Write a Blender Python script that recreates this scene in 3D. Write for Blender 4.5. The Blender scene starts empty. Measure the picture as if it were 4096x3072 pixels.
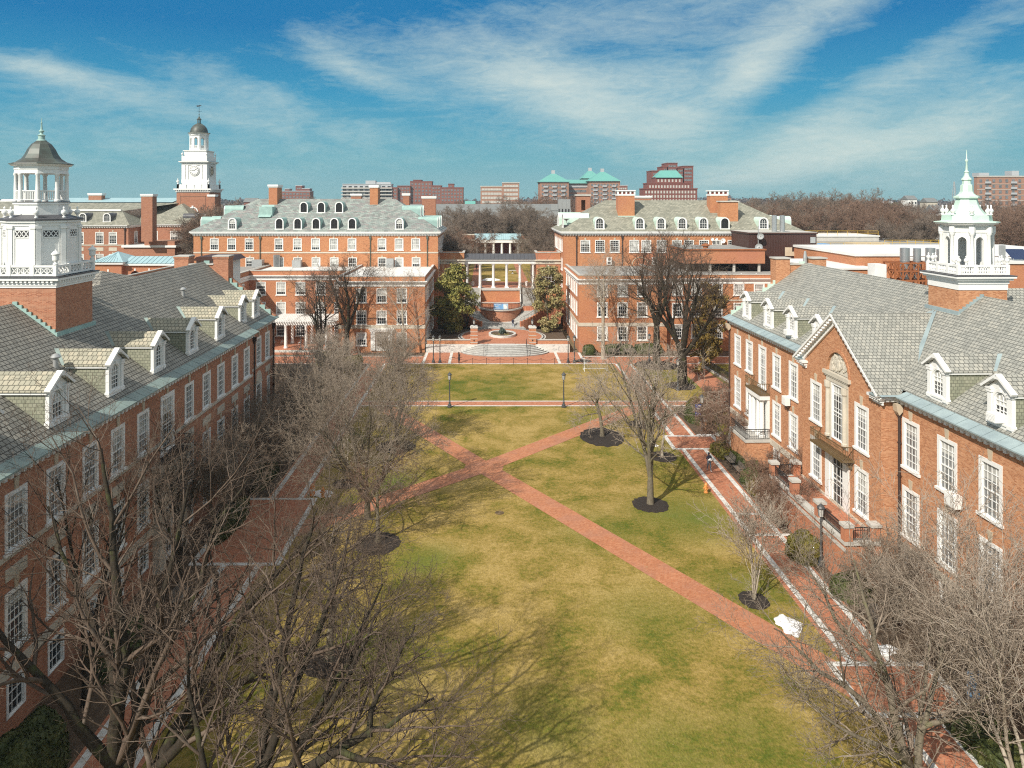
import bpy, math, random
import numpy as np
from mathutils import Vector, Matrix
R = math.radians
SC = bpy.context.scene
COL = SC.collection
PI = math.pi

# ------------------------------------------------------------------ mesh builder
class MB:
    """collects faces; set_frame maps local (along wall, inward, z) to the parent's axes"""
    def __init__(s):
        s.v = []; s.f = []; s.m = []; s.fr = None
    def set_frame(s, p0=None, d=None):
        s.fr = None if p0 is None else (p0[0], p0[1], d[0], d[1])
        return s
    def P(s, p):
        if s.fr:
            a, b, dx, dy = s.fr
            return (a + dx*p[0] - dy*p[1], b + dy*p[0] + dx*p[1], p[2])
        return (p[0], p[1], p[2])
    def poly(s, pts, m=0):
        n = len(s.v)
        s.v += [s.P(p) for p in pts]
        s.f.append(tuple(range(n, n+len(pts)))); s.m.append(m)
    def mesh(s, vs, fs, m=0):
        n = len(s.v)
        s.v += [s.P(p) for p in vs]
        for f in fs:
            s.f.append(tuple(i+n for i in f)); s.m.append(m)
    def box(s, x0, x1, y0, y1, z0, z1, m=0):
        vs = [(x0,y0,z0),(x1,y0,z0),(x1,y1,z0),(x0,y1,z0),(x0,y0,z1),(x1,y0,z1),(x1,y1,z1),(x0,y1,z1)]
        s.mesh(vs, [(0,3,2,1),(4,5,6,7),(0,1,5,4),(1,2,6,5),(2,3,7,6),(3,0,4,7)], m)
    def prism(s, pts, axis, a, b, m=0, caps=True):
        n = len(pts)
        if axis == 'z': f = lambda p, t: (p[0], p[1], t)
        elif axis == 'y': f = lambda p, t: (p[0], t, p[1])
        else: f = lambda p, t: (t, p[0], p[1])
        vs = [f(p, a) for p in pts] + [f(p, b) for p in pts]
        fs = [(i, (i+1) % n, n+(i+1) % n, n+i) for i in range(n)]
        if caps: fs += [tuple(range(n-1, -1, -1)), tuple(range(n, 2*n))]
        s.mesh(vs, fs, m)
    def lathe(s, prof, cx=0, cy=0, z=0, n=12, m=0, rot=0, sx=1, sy=1):
        vs = []; fs = []
        for r, h in prof:
            for i in range(n):
                t = rot + 2*PI*i/n
                vs.append((cx+sx*r*math.cos(t), cy+sy*r*math.sin(t), z+h))
        for k in range(len(prof)-1):
            for i in range(n):
                fs.append((k*n+i, k*n+(i+1) % n, (k+1)*n+(i+1) % n, (k+1)*n+i))
        fs.append(tuple(range(n-1, -1, -1))); fs.append(tuple(range((len(prof)-1)*n, len(prof)*n)))
        s.mesh(vs, fs, m)
    def tube(s, pts, r, n=6, m=0):
        P = [Vector(p) for p in pts]
        rr = r if isinstance(r, (list, tuple)) else [r]*len(P)
        vs = []; fs = []
        ref = None
        for i, p in enumerate(P):
            t = (P[min(i+1, len(P)-1)] - P[max(i-1, 0)]).normalized()
            if ref is None or abs(t.dot(ref)) > .95:
                ref = Vector((0,0,1)) if abs(t.z) < .8 else Vector((1,0,0))
            u = t.cross(ref).normalized(); w = t.cross(u)
            for k in range(n):
                a = 2*PI*k/n
                vs.append(tuple(p + rr[i]*(math.cos(a)*u + math.sin(a)*w)))
        for i in range(len(P)-1):
            for k in range(n):
                fs.append((i*n+k, i*n+(k+1) % n, (i+1)*n+(k+1) % n, (i+1)*n+k))
        fs.append(tuple(range(n-1, -1, -1))); fs.append(tuple(range((len(P)-1)*n, len(P)*n)))
        s.mesh(vs, fs, m)
    def bar(s, a, b, w, h, m=0):
        """rectangular bar between two points"""
        a = Vector(a); b = Vector(b); t = (b-a).normalized()
        ref = Vector((0,0,1)) if abs(t.z) < .9 else Vector((0,1,0))
        u = t.cross(ref).normalized()*w/2; q = u.cross(t).normalized()*h/2
        vs = [tuple(x) for x in (a-u-q, a+u-q, a+u+q, a-u+q, b-u-q, b+u-q, b+u+q, b-u+q)]
        s.mesh(vs, [(0,3,2,1),(4,5,6,7),(0,1,5,4),(1,2,6,5),(2,3,7,6),(3,0,4,7)], m)
    def data(s, name, mats, smooth=False):
        me = bpy.data.meshes.new(name)
        me.from_pydata(s.v, [], s.f)
        if not isinstance(mats, (list, tuple)): mats = [mats]
        for mt in mats: me.materials.append(mt)
        if len(mats) > 1: me.polygons.foreach_set('material_index', s.m)
        if smooth:
            me.polygons.foreach_set('use_smooth', [True]*len(s.f))
            me.update()
            me.set_sharp_from_angle(angle=R(38))
        me.update()
        return me
    def build(s, name, mats, parent=None, loc=None, rz=0, smooth=False):
        return link(name, s.data(name, mats, smooth), parent, loc, rz)

def link(name, data, parent=None, loc=None, rz=0):
    o = bpy.data.objects.new(name, data); COL.objects.link(o)
    if parent is not None: o.parent = parent
    if loc is not None: o.location = loc
    if rz: o.rotation_euler = (0, 0, rz)
    return o
def tag(o, label=None, cat=None, group=None, kind=None):
    if label: o['label'] = label
    if cat: o['category'] = cat
    if group: o['group'] = group
    if kind: o['kind'] = kind
    return o
def thing(name, label, cat, loc=(0,0,0), rz=0, group=None):
    o = bpy.data.objects.new(name, None); COL.objects.link(o)
    o.empty_display_size = .3
    o.location = loc; o.rotation_euler = (0, 0, rz)
    return tag(o, label, cat, group)
def struct(o): o['kind'] = 'structure'; return o
def dup(root, loc, rz=0, label=None, scale=None):
    kids = KIDS.get(root.name)
    if kids is None:
        kids = [(c, list(c.children)) for c in root.children]; KIDS[root.name] = kids
    r = root.copy(); COL.objects.link(r); r.location = loc; r.rotation_euler = (0, 0, rz)
    if scale: r.scale = scale if isinstance(scale, (tuple, list)) else (scale,)*3
    if label: r['label'] = label
    for ch, gs in kids:
        c = ch.copy(); COL.objects.link(c); c.parent = r
        for g in gs:
            d = g.copy(); COL.objects.link(d); d.parent = c
    return r
KIDS = {}

def np_mesh(name, V, F, mat, smooth=False):
    me = bpy.data.meshes.new(name)
    V = np.asarray(V, dtype=np.float32); F = np.asarray(F, dtype=np.int32)
    k = F.shape[1]
    me.vertices.add(len(V)); me.vertices.foreach_set('co', V.ravel())
    me.loops.add(F.size); me.loops.foreach_set('vertex_index', F.ravel())
    me.polygons.add(len(F)); me.polygons.foreach_set('loop_start', np.arange(0, F.size, k, dtype=np.int32))
    if smooth: me.polygons.foreach_set('use_smooth', np.ones(len(F), dtype=bool))
    me.materials.append(mat)
    me.update(calc_edges=True)
    return me

# ------------------------------------------------------------------ materials
def mat_new(name):
    m = bpy.data.materials.new(name); m.use_nodes = True
    nt = m.node_tree
    return m, nt, nt.nodes['Principled BSDF']
def nd(nt, typ, outp=0, props=None, **ins):
    n = nt.nodes.new('ShaderNode'+typ)
    for k, v in (props or {}).items(): setattr(n, k, v)
    for k, v in ins.items():
        key = int(k[1:]) if k[0] == 'i' and k[1:].isdigit() else k.replace('_', ' ')
        sk = n.inputs[key]
        if hasattr(v, 'is_output'): nt.links.new(v, sk)
        else: sk.default_value = v
    return n.outputs[outp]
def mth(nt, op, a, b=0.0, c=0.0, clamp=False):
    return nd(nt, 'Math', 0, {'operation': op, 'use_clamp': clamp}, i0=a, i1=b, i2=c)
def mixc(nt, fac, a, b, mode='MIX'):
    n = nt.nodes.new('ShaderNodeMix'); n.data_type = 'RGBA'; n.blend_type = mode
    for i, v in ((0, fac), (6, a), (7, b)):
        sk = n.inputs[i]
        if hasattr(v, 'is_output'): nt.links.new(v, sk)
        else: sk.default_value = v if i == 0 else (*v[:3], 1)
    return n.outputs[2]
def ramp(nt, fac, stops, interp='LINEAR'):
    n = nt.nodes.new('ShaderNodeValToRGB'); n.color_ramp.interpolation = interp
    e = n.color_ramp.elements
    while len(e) < len(stops): e.new(.5)
    for el, (p, c) in zip(e, stops):
        el.position = p; el.color = (*c, 1) if len(c) == 3 else c
    if hasattr(fac, 'is_output'): nt.links.new(fac, n.inputs[0])
    return n.outputs[0]
def noise(nt, vec, scale, detail=3, rough=.55, dist=0, outp=0):
    return nd(nt, 'TexNoise', outp, None, Vector=vec, Scale=scale, Detail=detail, Roughness=rough, Distortion=dist)
def wpos(nt): return nd(nt, 'NewGeometry', 0)
def wallvec(nt, k=1.0):
    g = nt.nodes.new('ShaderNodeNewGeometry')
    sp = nt.nodes.new('ShaderNodeSeparateXYZ'); nt.links.new(g.outputs['Position'], sp.inputs[0])
    sn = nt.nodes.new('ShaderNodeSeparateXYZ'); nt.links.new(g.outputs['True Normal'], sn.inputs[0])
    sel = mth(nt, 'GREATER_THAN', mth(nt, 'ABSOLUTE', sn.outputs[0]), mth(nt, 'ABSOLUTE', sn.outputs[1]))
    h = mth(nt, 'ADD', mth(nt, 'MULTIPLY', sel, sp.outputs[1]), mth(nt, 'MULTIPLY', mth(nt, 'SUBTRACT', 1.0, sel), sp.outputs[0]))
    z = mth(nt, 'MULTIPLY', sp.outputs[2], k)
    return nd(nt, 'CombineXYZ', 0, None, i0=h, i1=z, i2=0.0), g.outputs['Position']
def masonry(name, stops, mortar, bw, bh, ms, k=1.0, floor=False, offset=.5, stain=.25, bump=.18, rough=.85, rot=0, nscale=.35, tone=None):
    m, nt, b = mat_new(name)
    if floor:
        pos = wpos(nt)
        vec = nd(nt, 'Mapping', 0, None, Vector=pos, Rotation=(0, 0, R(rot)))
    else:
        vec, pos = wallvec(nt, k)
    br = nt.nodes.new('ShaderNodeTexBrick'); br.offset = offset
    nt.links.new(vec, br.inputs['Vector'])
    br.inputs['Color1'].default_value = (0,0,0,1); br.inputs['Color2'].default_value = (1,1,1,1)
    br.inputs['Mortar'].default_value = (.5,.5,.5,1)
    br.inputs['Scale'].default_value = 1; br.inputs['Mortar Size'].default_value = ms
    br.inputs['Mortar Smooth'].default_value = .15
    br.inputs['Brick Width'].default_value = bw; br.inputs['Row Height'].default_value = bh
    c = ramp(nt, br.outputs[0], stops)
    c = mixc(nt, br.outputs[1], c, mortar)
    n1 = noise(nt, pos, nscale, 5, .6)
    f = mth(nt, 'MULTIPLY_ADD', n1, 2*stain, 1-stain)
    n2 = noise(nt, pos, 5.0, 3, .7)
    f = mth(nt, 'MULTIPLY', f, mth(nt, 'MULTIPLY_ADD', n2, .3, .85))
    mul = nt.nodes.new('ShaderNodeVectorMath'); mul.operation = 'SCALE'
    nt.links.new(c, mul.inputs[0]); nt.links.new(f, mul.inputs[3])
    cc = mul.outputs[0]
    if tone:   # large patches of another tone
        t = mth(nt, 'SMOOTHSTEP', noise(nt, pos, tone[1], 3, .5), .48, .62) if False else ramp(nt, noise(nt, pos, tone[1], 3, .5), [(.45, (0,0,0)), (.65, (1,1,1))])
        cc = mixc(nt, mth(nt, 'MULTIPLY', t, tone[2]), cc, tone[0])
    nt.links.new(cc, b.inputs['Base Color'])
    b.inputs['Roughness'].default_value = rough
    if bump:
        bp = nt.nodes.new('ShaderNodeBump'); bp.inputs['Strength'].default_value = bump; bp.inputs['Distance'].default_value = .02
        hgt = mth(nt, 'SUBTRACT', mth(nt, 'MULTIPLY', br.outputs[0], .5), br.outputs[1])
        nt.links.new(hgt, bp.inputs['Height']); nt.links.new(bp.outputs[0], b.inputs['Normal'])
    return m
def plain(name, c, rough=.7, metal=0, var=.12, scale=2.0, c2=None, spec=.5, bump=0):
    m, nt, b = mat_new(name)
    pos = wpos(nt)
    n1 = noise(nt, pos, scale, 5, .65)
    c2 = c2 or tuple(x*(1-2*var) for x in c)
    col = ramp(nt, n1, [(.3, c2), (.7, c)])
    nt.links.new(col, b.inputs['Base Color'])
    b.inputs['Roughness'].default_value = rough; b.inputs['Metallic'].default_value = metal
    b.inputs['Specular IOR Level'].default_value = spec
    if bump:
        bp = nt.nodes.new('ShaderNodeBump'); bp.inputs['Strength'].default_value = bump; bp.inputs['Distance'].default_value = .05
        nt.links.new(noise(nt, pos, scale*6, 4, .7), bp.inputs['Height']); nt.links.new(bp.outputs[0], b.inputs['Normal'])
    return m

M = {}
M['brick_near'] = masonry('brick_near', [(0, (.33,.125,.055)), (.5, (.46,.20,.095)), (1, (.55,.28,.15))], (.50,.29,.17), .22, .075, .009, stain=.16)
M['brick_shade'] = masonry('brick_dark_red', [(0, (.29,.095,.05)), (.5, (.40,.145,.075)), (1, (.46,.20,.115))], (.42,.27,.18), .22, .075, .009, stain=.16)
M['brick_hall'] = masonry('brick_hall', [(0, (.34,.115,.048)), (.5, (.44,.165,.068)), (1, (.50,.215,.10))], (.48,.28,.15), .22, .075, .008, stain=.14, tone=((.40,.15,.10), .09, .55))
M['brick_far'] = masonry('brick_far', [(0, (.30,.12,.07)), (1, (.38,.17,.10))], (.38,.22,.15), .4, .15, .01, stain=.12, bump=0)
M['brick_apt_red'] = plain('brick_apartment_red', (.24,.10,.075), .9, var=.06, scale=.06)
M['brick_apt_tan'] = plain('brick_apartment_tan', (.36,.20,.14), .9, var=.06, scale=.06)
M['brick_apt_dark'] = plain('brick_apartment_dark', (.20,.065,.05), .9, var=.06, scale=.06)
M['paving'] = masonry('brick_paving', [(0, (.34,.11,.055)), (.5, (.42,.15,.075)), (1, (.47,.20,.11))], (.36,.20,.13), .21, .105, .007, floor=True, stain=.22, bump=.15, nscale=.5, rough=.8)
M['paving_diag'] = masonry('brick_paving_pale', [(0, (.36,.125,.055)), (.5, (.43,.16,.075)), (1, (.48,.205,.105))], (.38,.20,.11), .21, .105, .007, floor=True, stain=.2, bump=.15, rot=-30, nscale=.5, rough=.75, tone=((.33,.17,.12), .45, .4))
M['slate_near'] = masonry('slate_grey', [(0, (.235,.235,.21)), (.35, (.29,.29,.26)), (.7, (.325,.32,.285)), (1, (.36,.35,.305))], (.10,.10,.09), .30, .30, .024, k=1.75, stain=.16, bump=.6, rough=.7)
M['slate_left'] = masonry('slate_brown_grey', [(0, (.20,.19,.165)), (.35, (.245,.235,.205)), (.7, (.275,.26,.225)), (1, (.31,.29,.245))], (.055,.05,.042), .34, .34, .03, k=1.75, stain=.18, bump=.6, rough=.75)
M['slate_dormer'] = masonry('slate_pale_olive', [(0, (.27,.26,.20)), (.5, (.34,.32,.245)), (1, (.40,.36,.27))], (.10,.095,.07), .30, .34, .024, k=1.6, stain=.14, bump=.5, rough=.75)
M['slate_cheek'] = masonry('slate_cheek', [(0, (.22,.23,.17)), (.5, (.27,.275,.20)), (1, (.31,.31,.235))], (.12,.12,.09), .24, .20, .014, k=1, stain=.12, bump=.4, rough=.8)
M['slate_green'] = masonry('slate_variegated', [(0, (.16,.17,.16)), (.3, (.24,.29,.27)), (.55, (.21,.195,.195)), (.8, (.30,.345,.315)), (1, (.27,.24,.23))], (.11,.12,.115), .75, .42, .02, k=1.75, stain=.12, bump=.4, rough=.7)
M['slate_olive'] = masonry('slate_olive', [(0, (.19,.19,.15)), (.5, (.25,.245,.195)), (1, (.31,.30,.24))], (.12,.12,.10), .6, .42, .02, k=1.75, stain=.16, bump=.4, rough=.75)
M['slate_far'] = plain('slate_far', (.19,.20,.20), .8, var=.12, scale=.6)
M['white'] = plain('white_paint', (.80,.80,.78), .5, var=.03, scale=1.5)
M['stone'] = plain('limestone', (.58,.53,.44), .8, var=.10, scale=1.2)
M['keystone'] = plain('keystone_buff', (.55,.46,.34), .8, var=.08, scale=1.2)
M['copper'] = plain('copper_patina', (.34,.50,.46), .6, scale=1.0, c2=(.24,.36,.34))
M['copper_pale'] = plain('copper_patina_pale', (.56,.70,.61), .55, scale=1.4, c2=(.46,.61,.53))
M['copper_gutter'] = plain('copper_gutter', (.34,.42,.43), .55, scale=.7, c2=(.22,.28,.30))
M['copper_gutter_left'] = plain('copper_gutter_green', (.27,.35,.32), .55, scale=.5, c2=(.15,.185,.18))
M['copper_dome'] = plain('copper_dome_aged', (.05,.042,.036), .5, scale=.9, c2=(.085,.115,.10), metal=0)
M['copper_roof'] = plain('copper_roof_blue', (.34,.50,.54), .5, scale=.5, c2=(.28,.42,.46))
M['lead_dark'] = plain('dark_metal_roof', (.085,.085,.095), .5, scale=.4)
M['iron'] = plain('black_iron', (.022,.022,.024), .5, var=.1)
M['bronze'] = plain('bronze_iron', (.17,.115,.055), .5, var=.2, scale=4)
M['pipe_dark'] = plain('downpipe_brown', (.055,.035,.03), .5, var=.1)
M['pipe_green'] = plain('downpipe_patina', (.12,.15,.12), .6, var=.2)
M['steel'] = plain('steel', (.55,.56,.57), .35, metal=.8, var=.06)
M['galv'] = plain('galvanised', (.42,.43,.43), .45, metal=.4, var=.08)
M['rust'] = plain('rust_orange_steel', (.34,.115,.04), .75, var=.15, scale=1.5)
M['brown_metal'] = plain('brown_cladding', (.062,.026,.020), .55, var=.1, scale=.8)
M['louvre'] = plain('louvre_dark', (.04,.038,.042), .6, var=.1)
M['roof_gravel'] = plain('flat_roof_grey', (.34,.335,.32), .9, var=.16, scale=.5)
M['roof_white'] = plain('flat_roof_white', (.72,.72,.70), .7, var=.06, scale=.6)
M['concrete'] = plain('concrete_pale', (.52,.50,.46), .85, var=.1, scale=.8)
M['yellow'] = plain('yellow_paint', (.62,.40,.03), .5, var=.05)
M['orange'] = plain('orange_paint', (.72,.22,.045), .45, var=.06)
M['hydrant'] = plain('hydrant_orange', (.80,.34,.10), .45, var=.08)
M['snow'] = plain('snow', (.86,.87,.88), .7, var=.06, scale=3, bump=.4)
M['mulch'] = plain('mulch', (.040,.028,.021), .95, var=.35, scale=9, bump=.8)
M['soil'] = plain('leaf_litter', (.13,.085,.05), .95, c2=(.055,.036,.024), scale=3.5, bump=.6)
M['wood_grey'] = plain('weathered_wood', (.20,.17,.14), .8, var=.2, scale=6)
M['navy'] = plain('banner_navy', (.02,.055,.26), .6, var=.04)
M['sky_blue'] = plain('banner_sky_blue', (.18,.40,.70), .6, var=.12, scale=3)
M['banner_pale'] = plain('banner_pale_blue', (.50,.66,.80), .6, var=.1, scale=2)
M['lamp_glass'] = plain('lamp_frosted_glass', (.50,.50,.48), .25, var=.05)
M['lamp_metal'] = plain('lamp_grey_green', (.062,.066,.07), .45, var=.1)
M['solar'] = plain('solar_panel', (.02,.035,.09), .2, var=.05)
M['teal_tile'] = plain('teal_metal_roof', (.13,.37,.33), .55, var=.06, scale=.05)
M['grey_panel'] = plain('grey_panel', (.42,.44,.46), .7, var=.06, scale=.1)
def marble():
    m, nt, b = mat_new('veined_marble')
    pos = wpos(nt)
    w = nd(nt, 'TexNoise', 0, None, Vector=pos, Scale=.9, Detail=6.0, Roughness=.6, Distortion=2.5)
    c = ramp(nt, w, [(.36, (.33,.34,.34)), (.47, (.55,.55,.53)), (.6, (.64,.64,.61)), (.7, (.43,.44,.44))])
    n2 = noise(nt, pos, .5, 3)
    c = mixc(nt, mth(nt, 'MULTIPLY', n2, .35), c, (.58,.54,.46))
    nt.links.new(c, b.inputs['Base Color']); b.inputs['Roughness'].default_value = .5
    return m
M['marble'] = marble()
def band_stone():
    m, nt, b = mat_new('path_band_stone')
    pos = wpos(nt)
    c = ramp(nt, noise(nt, pos, 2.2, 6, .7), [(.3, (.40,.39,.36)), (.52, (.62,.61,.58)), (.7, (.70,.69,.66))])
    nt.links.new(c, b.inputs['Base Color']); b.inputs['Roughness'].default_value = .8
    return m
M['riser'] = plain('marble_riser_grey', (.36,.35,.33), .7, var=.2, scale=1.5)  # darker grey than the treads, so the step lines show
M['band'] = band_stone()
def glass(name, c, rough):
    m, nt, b = mat_new(name)
    pos = wpos(nt)
    col = ramp(nt, noise(nt, pos, .8, 2), [(.35, tuple(x*.5 for x in c)), (.65, c)])
    nt.links.new(col, b.inputs['Base Color']); b.inputs['Roughness'].default_value = rough
    b.inputs['Specular IOR Level'].default_value = .55
    return m
M['glass'] = glass('window_glass', (.035,.04,.045), .08)
M['blind'] = glass('window_blind', (.58,.58,.55), .25)
M['pane_grey'] = glass('window_pane_grey', (.22,.23,.24), .18)  # grey pane colour, reflected sky and blinds painted in

def grass_mat():
    m, nt, b = mat_new('lawn_grass')
    pos = wpos(nt)
    big = noise(nt, pos, .055, 4, .55, .6)
    mid = noise(nt, pos, .33, 5, .62, .4)
    fine = noise(nt, pos, 3.2, 4, .7)
    fib = noise(nt, nd(nt, 'Mapping', 0, None, Vector=pos, Scale=(1, .45, 1)), 11.0, 3, .7)
    f = mth(nt, 'ADD', mth(nt, 'MULTIPLY', big, .62), mth(nt, 'MULTIPLY', mid, .78))
    f = mth(nt, 'ADD', f, mth(nt, 'MULTIPLY', mth(nt, 'SUBTRACT', fine, .65), .55))
    c = ramp(nt, f, [(.40, (.085,.105,.014)), (.49, (.15,.135,.024)), (.56, (.215,.165,.038)), (.64, (.28,.20,.058)), (.76, (.37,.265,.095))])
    gm = None
    for x, y, r, g in ((16.5, 61.5, 4.5, .9), (9, 59, 3.5, .5), (-9, 69, 3.2, .95), (-4.5, 54, 2.6, .9), (17.5, 50.5, 2.6, .6), (-7, 43, 3.5, .6), (10, 47, 3.5, .45), (17, 77, 4, .6), (9, 35, 3.5, .55), (2, 101, 6, .4), (12, 88, 3, .5), (31, 108, 5, .7), (3.5, 37, 3, .5), (13, 36, 3, .5)):
        ds = nd(nt, 'VectorMath', 1, {'operation': 'DISTANCE'}, i0=pos, i1=(x, y, 0))
        q = mth(nt, 'MULTIPLY', nd(nt, 'Math', 0, {'operation': 'EXPONENT'}, i0=mth(nt, 'MULTIPLY', mth(nt, 'POWER', mth(nt, 'DIVIDE', ds, r), 2.0), -1.0)), g)
        gm = q if gm is None else mth(nt, 'MAXIMUM', gm, q)
    gm = mth(nt, 'MULTIPLY', gm, mth(nt, 'MULTIPLY_ADD', mid, 2.4, -.35, True), 0, True)
    c = mixc(nt, gm, c, (.10, .135, .022))
    k = mth(nt, 'MULTIPLY_ADD', fib, 1.5, .25)
    mul = nt.nodes.new('ShaderNodeVectorMath'); mul.operation = 'SCALE'
    nt.links.new(c, mul.inputs[0]); nt.links.new(k, mul.inputs[3])
    nt.links.new(mul.outputs[0], b.inputs['Base Color'])
    b.inputs['Roughness'].default_value = .95; b.inputs['Specular IOR Level'].default_value = .1
    bp = nt.nodes.new('ShaderNodeBump'); bp.inputs['Strength'].default_value = .7; bp.inputs['Distance'].default_value = .05
    nt.links.new(fib, bp.inputs['Height']); nt.links.new(bp.outputs[0], b.inputs['Normal'])
    return m
M['grass'] = grass_mat()
def ground_mat():
    m, nt, b = mat_new('ground_winter')
    pos = wpos(nt)
    f = mth(nt, 'ADD', mth(nt, 'MULTIPLY', noise(nt, pos, .02, 4), .6), mth(nt, 'MULTIPLY', noise(nt, pos, .7, 5, .7), .5))
    c = ramp(nt, f, [(.40, (.07,.06,.03)), (.52, (.12,.095,.05)), (.64, (.17,.13,.07)), (.75, (.12,.125,.05))])
    nt.links.new(c, b.inputs['Base Color']); b.inputs['Roughness'].default_value = .95
    return m
M['ground'] = ground_mat()
def bark_mat(name, c1, c2, c3, sc=3.0):
    m, nt, b = mat_new(name)
    pos = wpos(nt)
    n1 = noise(nt, nd(nt, 'Mapping', 0, None, Vector=pos, Scale=(1, 1, .35)), sc*3, 4, .7)
    n2 = noise(nt, pos, sc*.5, 4, .6)
    c = ramp(nt, n1, [(.3, c1), (.7, c2)])
    c = mixc(nt, ramp(nt, n2, [(.55, (0,0,0)), (.72, (1,1,1))]), c, c3)
    nt.links.new(c, b.inputs['Base Color']); b.inputs['Roughness'].default_value = .9; b.inputs['Specular IOR Level'].default_value = .2
    bp = nt.nodes.new('ShaderNodeBump'); bp.inputs['Strength'].default_value = .6; bp.inputs['Distance'].default_value = .03
    nt.links.new(n1, bp.inputs['Height']); nt.links.new(bp.outputs[0], b.inputs['Normal'])
    return m
M['bark_dark'] = bark_mat('bark_dark_mossy', (.020,.016,.012), (.050,.040,.028), (.055,.06,.022))
M['twig_dark'] = bark_mat('twigs_brown', (.075,.052,.038), (.14,.105,.08), (.19,.155,.125), 1.5)
M['bark_mid'] = bark_mat('bark_grey_brown', (.10,.085,.06), (.20,.17,.125), (.15,.15,.07))
M['twig_mid'] = bark_mat('twigs_grey_brown', (.16,.125,.095), (.29,.235,.185), (.36,.31,.25), 1.5)
M['bark_pale'] = bark_mat('bark_pale', (.30,.26,.20), (.46,.41,.34), (.22,.19,.14))
M['twig_pale'] = bark_mat('twigs_pale', (.26,.21,.165), (.42,.35,.285), (.48,.42,.35), 1.5)
M['twig_red'] = bark_mat('twigs_reddish', (.17,.105,.075), (.26,.17,.125), (.29,.21,.16), 1.5)
M['twig_far'] = bark_mat('twigs_far', (.16,.125,.10), (.25,.195,.155), (.27,.215,.175), .2)
def leaf_mat(name, stops, sc=.8):
    m, nt, b = mat_new(name)
    pos = wpos(nt)
    f = mth(nt, 'ADD', mth(nt, 'MULTIPLY', noise(nt, pos, sc, 3, .6), .65), mth(nt, 'MULTIPLY', noise(nt, pos, sc*8, 2, .6), .35))
    c = ramp(nt, f, stops)
    nt.links.new(c, b.inputs['Base Color']); b.inputs['Roughness'].default_value = .6; b.inputs['Specular IOR Level'].default_value = .3
    return m
M['leaf_olive'] = leaf_mat('leaves_olive', [(.36, (.11,.125,.032)), (.5, (.21,.20,.05)), (.64, (.36,.30,.085))])
M['leaf_tan'] = leaf_mat('leaves_tan_olive', [(.36, (.16,.15,.055)), (.5, (.28,.24,.10)), (.64, (.40,.33,.17))])
M['leaf_gold'] = leaf_mat('leaves_gold', [(.36, (.14,.09,.018)), (.5, (.24,.16,.035)), (.64, (.33,.23,.07))])
M['leaf_hedge'] = leaf_mat('leaves_hedge', [(.36, (.03,.042,.012)), (.5, (.055,.07,.018)), (.64, (.10,.105,.03))], 1.5)
M['leaf_yew'] = leaf_mat('leaves_yew', [(.36, (.065,.065,.012)), (.5, (.125,.11,.02)), (.64, (.19,.155,.032))], 1.5)
M['leaf_ever'] = leaf_mat('leaves_evergreen', [(.36, (.03,.05,.016)), (.5, (.06,.08,.022)), (.64, (.10,.11,.035))], .5)
M['forest_far'] = leaf_mat('forest_far', [(.36, (.06,.055,.06)), (.5, (.09,.075,.075)), (.64, (.125,.10,.09))], .02)
M['leaf_blue'] = leaf_mat('needles_blue_green', [(.36, (.05,.075,.06)), (.5, (.09,.125,.105)), (.64, (.13,.165,.14))], 2)
def cloth(name, c): return plain(name, c, .85, var=.1, scale=8)
M['skin'] = cloth('skin', (.42,.24,.165)); M['skin_dark'] = cloth('skin_brown', (.16,.085,.055))
M['black_cloth'] = cloth('cloth_black', (.018,.018,.022)); M['navy_cloth'] = cloth('cloth_navy', (.03,.035,.07))
M['denim'] = cloth('denim', (.13,.20,.26)); M['denim_pale'] = cloth('denim_pale', (.28,.35,.45)); M['maroon'] = cloth('cloth_maroon', (.12,.035,.045))
M['khaki'] = cloth('khaki', (.36,.24,.14)); M['hair_dark'] = cloth('hair_dark', (.02,.014,.01)); M['shoe_white'] = cloth('shoe_white', (.6,.6,.6))
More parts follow.
